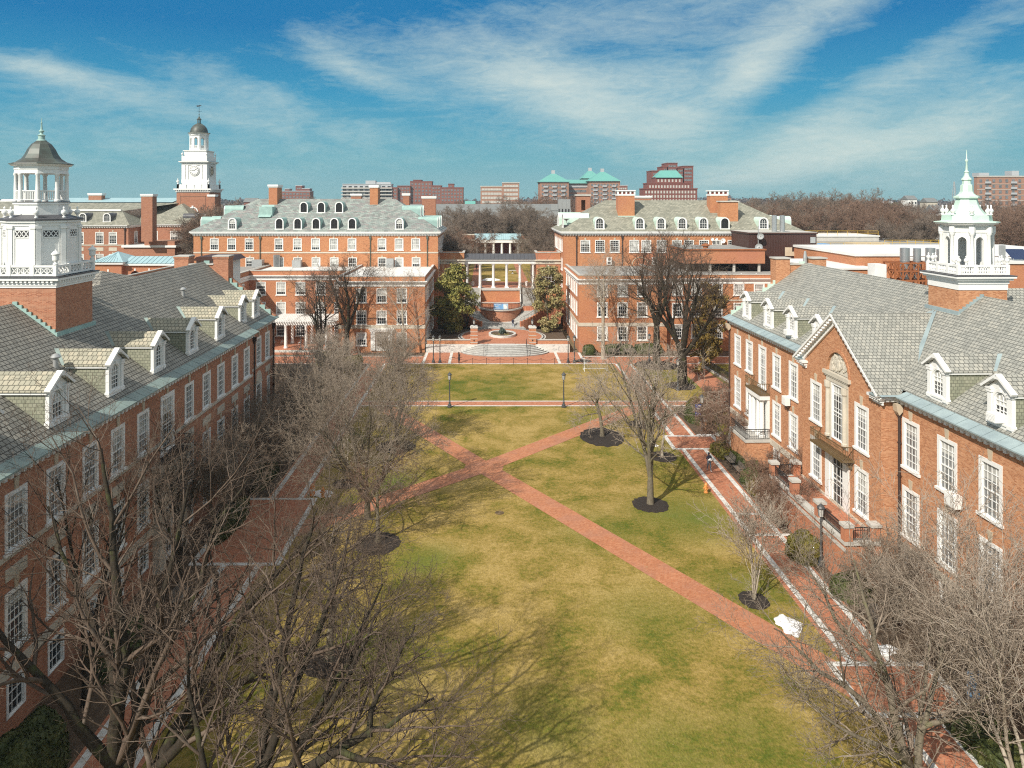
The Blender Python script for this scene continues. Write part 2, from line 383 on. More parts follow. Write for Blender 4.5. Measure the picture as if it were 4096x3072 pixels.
# ------------------------------------------------------------------ windows
WC = {}
rw = random.Random(5)
def win_meshes(w, h, cols, rows, cas, key, sill, frac, meet, dark):
    k = (w, h, cols, rows, cas, key, sill, frac, meet, dark)
    if k in WC: return WC[k]
    b = MB(); e = .005
    b.box(-w/2-e, -w/2+cas, -.04, .13, .02, h+e); b.box(w/2-cas, w/2+e, -.04, .13, .02, h+e)
    b.box(-w/2+cas, w/2-cas, -.04, .13, h-cas, h+e)
    if sill: b.box(-w/2-.12, w/2+.12, -.13, .13, -.14, .02)
    else: b.box(-w/2-e, w/2+e, -.04, .13, -.02, .02)
    iw = w-2*cas; ih = h-cas-.02; x0 = -iw/2; z0 = .02
    fr = .05
    for x in (x0, -x0-fr): b.box(x, x+fr, .035, .095, z0, z0+ih)
    b.box(x0+fr, -x0-fr, .035, .095, z0+ih-fr, z0+ih); b.box(x0+fr, -x0-fr, .035, .095, z0, z0+fr*1.4)
    if meet: b.box(x0+fr, -x0-fr, .03, .098, z0+ih*.5-.035, z0+ih*.5+.035)
    mw = .036 if w < 3 else .05
    for i in range(1, cols):
        x = x0+iw*i/cols; b.box(x-mw/2, x+mw/2, .06, .094, z0+fr, z0+ih-fr)
    for j in range(1, rows):
        z = z0+ih*j/rows
        if meet and abs(z-(z0+ih*.5)) < .1: continue
        b.box(x0+fr, -x0-fr, .056, .092, z-mw/2, z+mw/2)
    if key:
        b.prism([(-.13, h+e), (.13, h+e), (.20, h+key), (-.20, h+key)], 'y', -.06, .02, 1)
    fm = b.data('window', [M['white'], M['keystone']])
    p = MB()
    zb = z0+ih*(1-frac)
    if frac < 1: p.poly([(x0, .1, z0), (-x0, .1, z0), (-x0, .1, zb), (x0, .1, zb)], 0)
    if frac > 0: p.poly([(x0, .1, zb), (-x0, .1, zb), (-x0, .1, z0+ih), (x0, .1, z0+ih)], 1)
    pm = p.data('pane', [M['pane_grey'] if dark else M['glass'], M['blind']])
    WC[k] = (fm, pm); return WC[k]
def put_window(root, p, rz, w, h, cols=3, rows=4, cas=.14, key=.4, sill=True, frac=None, meet=True, dark=False, name='window'):
    if frac is None: frac = rw.choice([0, 0, .28, .5, .5, .75])
    fm, pm = win_meshes(w, h, cols, rows, cas, key, sill, frac, meet, dark)
    f = link(name, fm, root, p, rz); link('pane', pm, f)
    return f
def wall(b, L, z0, z1, ops, m=0):
    xs = sorted({0, L} | {round(min(max(v, 0), L), 4) for o in ops for v in o[:2]})
    zs = sorted({z0, z1} | {round(min(max(v, z0), z1), 4) for o in ops for v in o[2:4]})
    for i in range(len(xs)-1):
        xm = (xs[i]+xs[i+1])/2; run = None
        for j in range(len(zs)-1):
            zm = (zs[j]+zs[j+1])/2
            hole = any(o[0] < xm < o[1] and o[2] < zm < o[3] for o in ops)
            if not hole:
                b.poly([(xs[i], 0, zs[j]), (xs[i+1], 0, zs[j]), (xs[i+1], 0, zs[j+1]), (xs[i], 0, zs[j+1])], m)
def facade(root, p0, d, L, z0, z1, wins, mat, name='wall', **kw):
    """wins: (s, z, w, h[, opts])"""
    b = MB().set_frame(p0, d)
    ops = [(w[0]-w[2]/2, w[0]+w[2]/2, w[1], w[1]+w[3]) for w in wins]
    wall(b, L, z0, z1, ops)
    o = b.build(name, mat, root)
    rz = math.atan2(d[1], d[0])
    for w in wins:
        opt = dict(kw); 
        if len(w) > 4: opt.update(w[4])
        put_window(root, (p0[0]+d[0]*w[0], p0[1]+d[1]*w[0], w[1]), rz, w[2], w[3], **opt)
    return o
def cornice(root, p0, d, L, z, h=.55, out=.5, dent=.42, dd=.2, a0=0, mat='white', name='cornice', ext=0):
    """dentil cornice: top at z; runs from a0 to L along the wall"""
    b = MB().set_frame(p0, d)
    b.box(a0-ext, L+ext, -out, .02, z-.16, z)
    b.box(a0-ext*.7, L+ext*.7, -out*.62, .015, z-.30, z-.162)
    b.box(a0, L, -.06, .012, z-h, z-.302)
    n = int((L-a0)/dent)
    for i in range(n):
        s = a0+(i+.5)*(L-a0)/n
        b.box(s-dd/2, s+dd/2, -out*.5, -.058, z-.30-dd*.95, z-.304)
    return b.build(name, M[mat], root)
def band(root, p0, d, L, z0, z1, out=.05, mat='stone', name='stone_band', a0=0):
    b = MB().set_frame(p0, d); b.box(a0, L, -out, .01, z0, z1)
    return b.build(name, M[mat], root)
def hip_roof(b, x0, x1, y0, y1, z, zr, run, m=0, th=.12):
    ym = (y0+y1)/2
    A = [(x0,y0,z),(x1,y0,z),(x1,y1,z),(x0,y1,z)]
    r0 = (x0+run, ym, zr); r1 = (x1-run, ym, zr)
    b.poly([A[0], A[1], r1, r0], m); b.poly([A[2], A[3], r0, r1], m)
    b.poly([A[1], A[2], r1], m); b.poly([A[3], A[0], r0], m)
    lo = [(p[0], p[1], z-th) for p in A]
    for i in range(4): b.poly([lo[i], lo[(i+1) % 4], A[(i+1) % 4], A[i]], m)
    b.poly(lo[::-1], m)
def chimney(root, x0, x1, y0, y1, z0, z1, mat, cap='white', flash='copper'):
    b = MB(); b.box(x0, x1, y0, y1, z0, z1)
    c = b.build('chimney', mat, root)
    b = MB(); b.box(x0-.12, x1+.12, y0-.12, y1+.12, z1-.55, z1-.35); b.box(x0-.2, x1+.2, y0-.2, y1+.2, z1-.348, z1+.05)
    b.build('chimney_cap', M[cap], c)
    return c
# gothic arched sash used in dormers -------------------------------------------------
def arch_pts(w, zs, n=12):
    return [(w/2*math.cos(PI*i/n), zs+w/2*math.sin(PI*i/n)) for i in range(n+1)]
def arch_ring(b, w, wi, z0, zs, y0, y1, m=0, n=12):
    o = [(w/2, z0)] + arch_pts(w, zs, n) + [(-w/2, z0)]
    i = [(wi/2, z0)] + arch_pts(wi, zs, n) + [(-wi/2, z0)]
    for k in range(len(o)-1):
        a, c, d, e = o[k], o[k+1], i[k+1], i[k]
        b.prism([a, c, d, e], 'y', y0, y1, m)
def arch_sash(name, w, h, cols, rows, parent, y=.0, mat='glass', blind=0, loc=None, rz=0):
    """arched window: returns frame object with pane child. w,h outer size; z from 0"""
    key = ('arch', w, h, cols, rows, mat, blind)
    if key not in WC:
        b = MB(); zs = h-w/2; c = .07
        arch_ring(b, w, w-2*c, 0, zs, y-.05, y+.04)
        b.box(-w/2+c, w/2-c, y-.05, y+.04, 0, .08)
        iw = w-2*c
        for i in range(1, cols):
            x = -iw/2+iw*i/cols
            ztop = zs+math.sqrt(max((iw/2)**2-x*x, 0))*.0
            b.box(x-.018, x+.018, y-.02, y+.03, .08, zs)
            # gothic curves
            for sgn in (-1, 1):
                pts = []
                for k in range(7):
                    t = k/6
                    xx = x+sgn*(iw/cols)*1.25*(1-math.cos(t*PI/2)); zz = zs+iw*.62*math.sin(t*PI/2)
                    if xx*xx+(zz-zs)**2 > (iw/2)**2: break
                    pts.append((xx, y, zz))
                if len(pts) > 1: b.tube(pts, .02, 4)
        for j in range(1, rows):
            z = .08+(zs-.08)*j/rows; t = .03 if j == rows//2+1 else .018
            b.box(-iw/2, iw/2, y-.025, y+.028, z-t, z+t)
        b.box(-iw/2, iw/2, y-.025, y+.03, zs-.02, zs+.02)
        p = MB()
        pts = [(-iw/2, .05), (iw/2, .05)] + arch_pts(iw, zs)
        p.poly([(a, y+.035, z) for a, z in pts], 0)
        if blind:
            zb = .05+(zs-.05)*(1-blind)
            p.poly([(-iw/2+.01, y+.031, zb), (iw/2-.01, y+.031, zb)] + [(a*.98, y+.031, z) for a, z in arch_pts(iw*.98, zs)], 1)
        WC[key] = (b.data('sash', M['white']), p.data('pane', [M[mat], M['blind']]))
    fm, pm = WC[key]
    f = link(name, fm, parent, loc, rz)
    link('pane', pm, parent if parent and parent.parent else f, loc if parent and parent.parent else None, rz if parent and parent.parent else 0)
    return f
# classical pedimented dormer (front at y=0 looking to -y, runs back up a roof of slope m) --------
DC = {}
def gable_dormer(root, p, rz, slope=.72, roofmat='slate_dormer', cheek='slate_cheek', w=1.95, he=2.0, hp=.72, ac=False, blind=0, lead='copper_gutter', k=''):
    kk = (slope, roofmat, cheek, w, he, hp)
    if kk not in DC:
        b = MB(); o = w/2
        ow = .50; zs = he-.62                               # arched opening half width etc
        # front wall as polygon pieces round an arched opening (white)
        arch_o = [(ow, 0.25)] + arch_pts(2*ow, zs, 10) + [(-ow, .25)]
        out = [(o, .25), (o, he), (o*.75, he), (o*.45, he), (0, he), (-o*.45, he), (-o*.75, he), (-o, he), (-o, .25)]
        b.prism([(ow, .25), (o-.02, .25), (o-.02, he), (ow, he)], 'y', -.02, .12)
        b.prism([(-o+.02, .25), (-ow, .25), (-ow, he), (-o+.02, he)], 'y', -.02, .12)
        ap = arch_pts(2*ow, zs, 10)
        for i in range(10):
            a, c = ap[i], ap[i+1]
            b.prism([(a[0], a[1]), (a[0], he), (c[0], he), (c[0], c[1])], 'y', -.02, .12)
        # pilasters, caps, sill
        for sx in (-1, 1):
            x = sx*(o-.17)
            b.box(x-.15, x+.15, -.12, -.018, .22, he-.28); b.box(x-.20, x+.20, -.17, -.016, he-.28, he-.12)
            b.box(x-.20, x+.20, -.17, -.014, .02, .22)
            b.box(x-.22, x+.22, -.20, .1, he-.12, he+.0)
        b.box(-o+.0, o-.0, -.10, .10, -.25, .25-.002)
        b.box(-o-.05, o+.05, -.16, .12, .12, .245)
        # architrave arch + keystone
        arch_ring(b, 2*ow+.22, 2*ow, .25, zs, -.07, -.022, n=10)
        b.box(-.09, .09, -.12, -.02, zs+ow-.02, he+.06)
        # pediment: tympanum and raking cornices
        b.prism([(-o, he), (o, he), (0, he+hp)], 'y', -.03, .10)
        for sx in (-1, 1):
            a = Vector((sx*(o+.24), -.17, he-.02)); c = Vector((0, -.17, he+hp+.10))
            b.bar(a, c, .34, .14); 
        b.prism([(-.30, he+hp-.12), (.30, he+hp-.12), (0, he+hp+.17)], 'y', -.337, .0)
        me = b.data('dormer', M['white'])
        r = MB(); zo = .05
        eo = o+.16
        le, lp = (he)/slope+.1, (he+hp)/slope+.15
        tz = .07
        for sx in (-1, 1):
            a = (sx*eo, -.30, he-.06+zo); c = (sx*eo, le, he-.06+zo); dd = (0, lp, he+hp+zo+.06); e = (0, -.30, he+hp+zo+.06)
            r.poly([a, c, dd, e], 0)
            r.poly([tuple(Vector(q)-Vector((0,0,tz))) for q in (a, c, dd, e)], 0)
            r.poly([a, c, (c[0], c[1], c[2]-tz), (a[0], a[1], a[2]-tz)], 0)
            r.poly([a, e, (e[0], e[1], e[2]-tz), (a[0], a[1], a[2]-tz)], 0)
        rm = r.data('dormer_roof', M[roofmat])
        v = MB()                                            # lead valley strips where the dormer roof meets the main roof
        for sx in (-1, 1):
            v.mesh([(sx*eo, le-.28, he-.05+zo+.012), (sx*eo, le+.12, he-.05+zo+.012), (0, lp+.12, he+hp+zo+.075), (0, lp-.28, he+hp+zo+.075)], [(0,1,2,3)])
        # eaves boards
        for sx in (-1, 1): v.box(sx*(o+.02)-.09, sx*(o+.02)+.09, -.05, le-.15, he-.20, he-.065, 1)
        vm = v.data('dormer_flashing', [M[lead], M['white']])
        cm = []
        for sx in (-1, 1):
            c = MB(); c.prism([(.10, -.2), (.10, he-.05), (he/slope+.05, he-.05)], 'x', sx*(o-.04)-.03, sx*(o-.04)+.03); cm.append(c.data('dormer_cheek', M[cheek]))
        DC[kk] = (me, rm, vm, cm)
    me, rm, vm, cm = DC[kk]
    d = link('dormer', me, root, p, rz)
    link('dormer_roof', rm, d); link('dormer_flashing', vm, d)
    for c in cm: link('dormer_cheek', c, d)
    arch_sash('sash', 1.0, he-.62+.5-.25, 3, 4, d, 0.03, loc=(0, 0, .25), blind=blind)
    if ac:
        b = MB(); b.box(-.36, .36, -.62, .05, .27, .72); 
        for i in range(5): b.box(-.30, .30, -.635, -.615, .32+.07*i, .35+.07*i)
        b.build('air_conditioner', M['white'], d)
    return d
def barrel_dormer(root, p, rz, slope=.63, w=1.72, h=2.25, louvre=False, copper='copper', blind=0):
    kk = ('barrel', slope, w, h, copper)
    zs = h-w/2
    if kk not in DC:
        b = MB()
        arch_ring(b, w, w-.42, 0, zs, -.10, .14, n=14)
        b.box(-w/2-.06, w/2+.06, -.16, .14, -.12, .07)
        fm = b.data('dormer', M['white'])
        c = MB(); n = 14; L = h/slope+.3
        o = [(w/2+.03, -.3)] + arch_pts(w+.06, zs+.0, n) + [(-w/2-.03, -.3)]
        for k in range(len(o)-1):
            a, e = o[k], o[k+1]
            c.poly([(a[0], .02, a[1]), (e[0], .02, e[1]), (e[0], L, e[1]), (a[0], L, a[1])])
        arch_ring(c, w+.05, w-.3, 0, zs, .10, .16, n=14)
        cm = c.data('dormer_roof', M[copper])
        DC[kk] = (fm, cm)
    fm, cm = DC[kk]
    d = link('dormer', fm, root, p, rz); link('dormer_roof', cm, d)
    if louvre:
        k2 = ('louvre', w, h)
        if k2 not in DC:
            b = MB(); iw = w-.42
            pts = [(-iw/2, .05), (iw/2, .05)] + arch_pts(iw, zs)
            b.poly([(a, .10, z) for a, z in pts])
            z = .12
            while z < zs+iw*.4:
                hw = iw/2 if z < zs else math.sqrt(max((iw/2)**2-(z-zs)**2, .01))
                b.box(-hw, hw, .02, .08, z, z+.05); z += .14
            b.box(-.03, .03, .0, .09, .07, zs+iw/2)
            DC[k2] = b.data('louvre', M['louvre'])
        link('louvre', DC[k2], d)
    else:
        arch_sash('sash', w-.42, h-.21, 3, 4, d, .06, blind=blind)
    return d
def downpipe(root, x, y, z0, z1, mat='pipe_dark', r=.07, head=True, loc=None):
    b = MB(); b.lathe([(r, z0), (r, z1)], x, y, 0, 8)
    for z in np.arange(z0+1, z1-1, 2.2): b.lathe([(r*1.5, z), (r*1.5, z+.08)], x, y, 0, 8)
    if head: b.box(x-.19, x+.19, y-.16, y+.16, z1, z1+.42); b.box(x-.12, x+.12, y-.1, y+.1, z1-.22, z1)
    return b.build('downpipe', M[mat], root)
def text_mesh(txt, size, mat, depth=.02, align='CENTER', name='lettering'):
    cu = bpy.data.curves.new(name, 'FONT'); cu.body = txt; cu.size = size; cu.extrude = depth; cu.align_x = align; cu.align_y = 'CENTER'
    o = bpy.data.objects.new('tmp_text', cu); COL.objects.link(o)
    bpy.context.view_layer.update()
    me = bpy.data.meshes.new_from_object(o.evaluated_get(bpy.context.evaluated_depsgraph_get()))
    bpy.data.objects.remove(o); bpy.data.curves.remove(cu)
    me.materials.clear(); me.materials.append(M[mat])
    return me
def put_text(txt, size, mat, parent, loc, rz=0, name='lettering', depth=.02):
    o = link(name, text_mesh(txt, size, mat, depth), parent)
    o.location = loc; o.rotation_euler = (PI/2, 0, rz)
    return o
def octa(r, rot=PI/8, n=8): return [(r*math.cos(rot+2*PI*i/n), r*math.sin(rot+2*PI*i/n)) for i in range(n)]

# ------------------------------------------------------------------ trees
def _norm(v):
    l = math.sqrt(v[0]*v[0]+v[1]*v[1]+v[2]*v[2]) or 1e-9
    return (v[0]/l, v[1]/l, v[2]/l)
def spawn(rng, out, pts, rad, L, lev, P):
    k = P['k'][lev] if lev < len(P['k']) else 0
    if not k: return
    s0 = P['s'][lev]; az = rng.random()*6.28; n = len(pts)-1
    for j in range(k):
        t = min(.995, s0+(1-s0)*(j+rng.random())/k)
        f = t*n; i = min(int(f), n-1); q = f-i
        a, b = pts[i], pts[i+1]
        p = (a[0]+(b[0]-a[0])*q, a[1]+(b[1]-a[1])*q, a[2]+(b[2]-a[2])*q)
        d = _norm((b[0]-a[0], b[1]-a[1], b[2]-a[2]))
        rr = rad[i]+(rad[i+1]-rad[i])*q
        ref = (0, 0, 1) if abs(d[2]) < .9 else (1, 0, 0)
        u = _norm((d[1]*ref[2]-d[2]*ref[1], d[2]*ref[0]-d[0]*ref[2], d[0]*ref[1]-d[1]*ref[0]))
        v = (d[1]*u[2]-d[2]*u[1], d[2]*u[0]-d[0]*u[2], d[0]*u[1]-d[1]*u[0])
        az += 2.4+rng.uniform(-.5, .5)
        an = P['a'][lev]*rng.uniform(.75, 1.25)
        ca, sa = math.cos(an), math.sin(an); cz, sz = math.cos(az), math.sin(az)
        cd = tuple(ca*d[x]+sa*(cz*u[x]+sz*v[x]) for x in range(3))
        cl = L*P['l'][lev]*(1.15-P['lt'][lev]*t)*rng.uniform(.7, 1.3)
        cr = max(P['rmin'], min(rr*.9, rr*P['rr'][lev]))
        grow(rng, out, p, cd, cl, cr, lev+1, P)
def grow(rng, out, p, d, L, r, lev, P):
    n = P['n'][lev]; st = L/n; w = P['w'][lev]; up = P['up'][lev]
    d = _norm(d); pts = [p]; rad = [r]; rt = max(P['rmin']*.7, r*P['tip'][lev])
    g = rng.gauss
    for i in range(n):
        d = _norm((d[0]+g(0, w), d[1]+g(0, w), d[2]+g(0, w)+up))
        p = (p[0]+d[0]*st, p[1]+d[1]*st, p[2]+d[2]*st)
        if p[2] < .4: d = (d[0], d[1], abs(d[2])); 
        pts.append(p); rad.append(r+(rt-r)*(i+1)/n)
    out.append((lev, pts, rad))
    spawn(rng, out, pts, rad, L, lev, P)
def limb(rng, out, ctrl, r0, r1, P, lev=1, jit=.05, k=None, sub=3):
    """an explicit limb through control points, then its own branches"""
    pts = []; C = [Vector(c) for c in ctrl]
    for i in range(len(C)-1):
        a = C[max(i-1, 0)]; b = C[i]; c = C[i+1]; d = C[min(i+2, len(C)-1)]
        for s in range(sub):
            t = s/sub
            q = .5*((2*b)+(c-a)*t+(2*a-5*b+4*c-d)*t*t+(3*b-a-3*c+d)*t**3)
            pts.append(tuple(q+Vector((rng.gauss(0, jit), rng.gauss(0, jit), rng.gauss(0, jit)))))
    pts.append(tuple(C[-1]))
    n = len(pts)-1; rad = [r0+(r1-r0)*i/n for i in range(n+1)]
    L = sum((Vector(pts[i+1])-Vector(pts[i])).length for i in range(n))
    out.append((lev-1 if lev else 0, pts, rad))
    Q = P if k is None else dict(P, k=[*P['k'][:lev], k, *P['k'][lev+1:]])
    spawn(rng, out, pts, rad, L, lev, Q)
def tubes_np(polys, sides):
    """polys: list of (lev, pts, rad) -> V, F"""
    groups = {}
    for lev, pts, rad in polys: groups.setdefault((len(pts), sides[min(lev, len(sides)-1)]), []).append((pts, rad))
    VV = []; FF = []; off = 0
    for (n, s), g in groups.items():
        Pp = np.array([x[0] for x in g], dtype=np.float64); Rr = np.array([x[1] for x in g])
        T = np.empty_like(Pp); T[:, 1:-1] = Pp[:, 2:]-Pp[:, :-2]; T[:, 0] = Pp[:, 1]-Pp[:, 0]; T[:, -1] = Pp[:, -1]-Pp[:, -2]
        T /= np.linalg.norm(T, axis=2, keepdims=True)+1e-12
        mt = Pp[:, -1]-Pp[:, 0]; mt /= np.linalg.norm(mt, axis=1, keepdims=True)+1e-12
        ref = np.where(np.abs(mt[:, 2:3]) < .75, np.array([[0, 0, 1.]]), np.array([[1., 0, 0]]))[:, None, :]
        U = np.cross(T, np.broadcast_to(ref, T.shape)); U /= np.linalg.norm(U, axis=2, keepdims=True)+1e-12
        W = np.cross(T, U)
        a = np.arange(s)*2*PI/s
        ring = Pp[:, :, None, :]+Rr[:, :, None, None]*(np.cos(a)[None, None, :, None]*U[:, :, None, :]+np.sin(a)[None, None, :, None]*W[:, :, None, :])
        N = len(g); VV.append(ring.reshape(-1, 3))
        idx = off+np.arange(N*n*s).reshape(N, n, s)
        A = idx[:, :-1, :]; Bn = idx[:, 1:, :]
        FF.append(np.stack([A, np.roll(A, -1, 2), np.roll(Bn, -1, 2), Bn], -1).reshape(-1, 4))
        off += N*n*s
    return np.concatenate(VV), np.concatenate(FF)
def tree_object(name, label, loc, out, split=2, bark='bark_mid', twig='twig_mid', group=None, rz=0, cat='tree', smooth=True):
    t = thing(name, label, cat, loc, rz, group)
    big = [o for o in out if o[0] < split]; small = [o for o in out if o[0] >= split]
    V, F = tubes_np(big, [10, 7, 5, 4, 3])
    link('trunk', np_mesh('trunk', V, F, M[bark], smooth), t)
    if small:
        V, F = tubes_np(small, [8, 6, 4, 3, 3, 3])
        link('crown', np_mesh('crown', V, F, M[twig], smooth), t)
    return t
#            trunk  limb  branch twig twiglet
BASE = dict(n=[7, 8, 6, 4, 3, 2], w=[.05, .10, .12, .12, .13, .13], up=[.02, .05, .045, .035, .03, .02],
            k=[9, 8, 7, 6, 0], s=[.32, .22, .15, .12, .1], a=[.85, .75, .75, .7, .7], l=[.62, .50, .48, .45, .45],
            lt=[.45, .45, .5, .45, .4], rr=[.5, .52, .55, .6, .65], tip=[.35, .25, .25, .35, .5, .6], rmin=.007)
def tree(name, label, loc, H, r, seed, P=None, lean=(0, 0), trunk_frac=.75, forks=0, fork_h=.2, fork_a=.35, **kw):
    rng = random.Random(seed); out = []; P = dict(BASE, **(P or {}))
    base = (0, 0, -.1)
    if forks:
        hh = H*fork_h
        d = _norm((lean[0], lean[1], 1))
        pt = lambda q: tuple(base[i]+d[i]*q for i in range(3))
        top = pt(hh)
        if fork_h > .03:
            out.append((0, [base, pt(hh*.12), pt(hh*.5), pt(hh*.85), pt(hh*1.12), pt(hh*1.3)], [r*1.5, r*1.15, r*1.0, r*.93, r*.62, r*.25]))
        az = rng.random()*6
        for j in range(forks):
            az += 2*PI/forks+rng.uniform(-.4, .4); a = fork_a*rng.uniform(.6, 1.3)
            grow(rng, out, pt(hh*(.82+.2*rng.random())) if fork_h > .03 else base, (math.sin(a)*math.cos(az)+lean[0]*.5, math.sin(a)*math.sin(az)+lean[1]*.5, math.cos(a)), H*(trunk_frac-fork_h*.6)*rng.uniform(.8, 1.12), r*(.60 if forks > 3 else .70), 0, P)
    else:
        grow(rng, out, base, (lean[0], lean[1], 1), H*trunk_frac, r, 0, P)
        l0, pts, rad = out[0]; rad[0] *= 1.35
    return tree_object(name, label, loc, out, **kw)
# leafy crowns --------------------------------------------------------------------
def leaf_cloud(rng, centers, radii, n, size, flat=.0, zs=1.0):
    """n small quads through a set of ellipsoid clumps"""
    C = np.array(centers); Rd = np.array(radii)
    w = Rd**2; w = w/w.sum()
    ii = rng.choice(len(C), n, p=w)
    d = rng.normal(size=(n, 3)); d /= np.linalg.norm(d, axis=1, keepdims=True)
    rad = Rd[ii]*(rng.random(n)**.42)
    p = C[ii]+d*rad[:, None]*np.array([1, 1, zs])
    nrm = d*.7+rng.normal(size=(n, 3))*.6; nrm[:, 2] += .25; nrm /= np.linalg.norm(nrm, axis=1, keepdims=True)
    t = np.cross(nrm, rng.normal(size=(n, 3))); t /= np.linalg.norm(t, axis=1, keepdims=True)
    q = np.cross(nrm, t)
    s = size*rng.uniform(.6, 1.4, n)[:, None]
    a = p-t*s; b = p+q*s*.45; c = p+t*s; e = p-q*s*.45
    V = np.stack([a, b, c, e], 1).reshape(-1, 3)
    return V, np.arange(4*n).reshape(n, 4)
def leafy_tree(name, label, loc, H, rx, mat, seed, n=9000, size=.22, clumps=42, shape='cone', bark='bark_mid', group=None, z0=.06, cat='tree'):
    rng = np.random.default_rng(seed); r = random.Random(seed)
    t = thing(name, label, cat, loc, 0, group)
    cs = []; rs = []
    for i in range(clumps):
        z = H*(z0+(.96-z0)*rng.random()**.9); f = z/H
        prof = {'cone': min(1, (1-f)*1.25+.12)*min(1, .5+f*3), 'egg': math.sin(PI*min(1, max(0, (f-.02)))**.8)*1.0+.1, 'col': .75+.25*math.sin(PI*f)}[shape]
        a = rng.random()*2*PI; q = rx*prof*math.sqrt(rng.random())*.85
        cs.append((q*math.cos(a), q*math.sin(a), z)); rs.append(rx*rng.uniform(.18, .36)*(.65+.5*prof))
    V, F = leaf_cloud(rng, cs, rs, n, size, zs=.75)
    out = []
    P = dict(BASE, k=[12, 5, 0], rmin=.012)
    grow(r, out, (0, 0, -.1), (0, 0, 1), H*.9, H*.014+.04, 0, P)
    Vt, Ft = tubes_np(out, [7, 4, 3])
    link('trunk', np_mesh('trunk', Vt, Ft, M[bark], True), t)
    link('crown', np_mesh('crown', V, F, M[mat]), t)
    return t
def shrub(name, label, loc, rx, ry, h, mat, seed, n=2500, size=.09, group=None, rz=0, cat='bush', box=False):
    rng = np.random.default_rng(seed)
    t = thing(name, label, cat, loc, rz, group)
    # solid core with an uneven surface + leaves over it
    nu, nv = 22, 11; V = []; F = []
    for j in range(nv+1):
        ph = (j/nv)*PI/2
        for i in range(nu):
            th = 2*PI*i/nu
            e = .45 if box else .9
            cx = math.copysign(abs(math.cos(th))**e, math.cos(th)); sy = math.copysign(abs(math.sin(th))**e, math.sin(th))
            cph = math.cos(ph)**(e*.6); sph = math.sin(ph)**(e)
            k = 1+.13*math.sin(3*th+seed)*math.cos(2*ph+seed)+rng.normal()*.025
            V.append((rx*.93*cx*cph*k, ry*.93*sy*cph*k, h*.95*sph*(k*.5+.5)))
    for j in range(nv):
        for i in range(nu): F.append((j*nu+i, j*nu+(i+1) % nu, (j+1)*nu+(i+1) % nu, (j+1)*nu+i))
    V = np.array(V); F = np.array(F)
    # sample leaves on faces
    A = V[F]; ar = np.linalg.norm(np.cross(A[:, 1]-A[:, 0], A[:, 3]-A[:, 0]), axis=1); ar = ar/ar.sum()
    ii = rng.choice(len(F), n, p=ar); u = rng.random((n, 1)); v = rng.random((n, 1))
    p = (A[ii, 0]*(1-u)+A[ii, 1]*u)*(1-v)+(A[ii, 3]*(1-u)+A[ii, 2]*u)*v
    nr = np.cross(A[ii, 1]-A[ii, 0], A[ii, 3]-A[ii, 0]); nr /= np.linalg.norm(nr, axis=1, keepdims=True)+1e-9
    nm = nr+rng.normal(size=(n, 3))*.55; nm /= np.linalg.norm(nm, axis=1, keepdims=True)
    p = p+nr*rng.uniform(-.03, .08, (n, 1))
    tt = np.cross(nm, rng.normal(size=(n, 3))); tt /= np.linalg.norm(tt, axis=1, keepdims=True); q = np.cross(nm, tt)
    s = size*rng.uniform(.6, 1.5, (n, 1))
    LV = np.stack([p-tt*s, p+q*s*.5, p+tt*s, p-q*s*.5], 1).reshape(-1, 3)
    VV = np.concatenate([V, LV]); FF = np.concatenate([F, np.arange(4*n).reshape(n, 4)+len(V)])
    link('foliage', np_mesh('foliage', VV, FF, M[mat]), t)
    b = MB(); b.lathe([(.07, -.05), (.05, h*.4)], 0, 0, 0, 6); b.build('stem', M['bark_mid'], t)
    return t

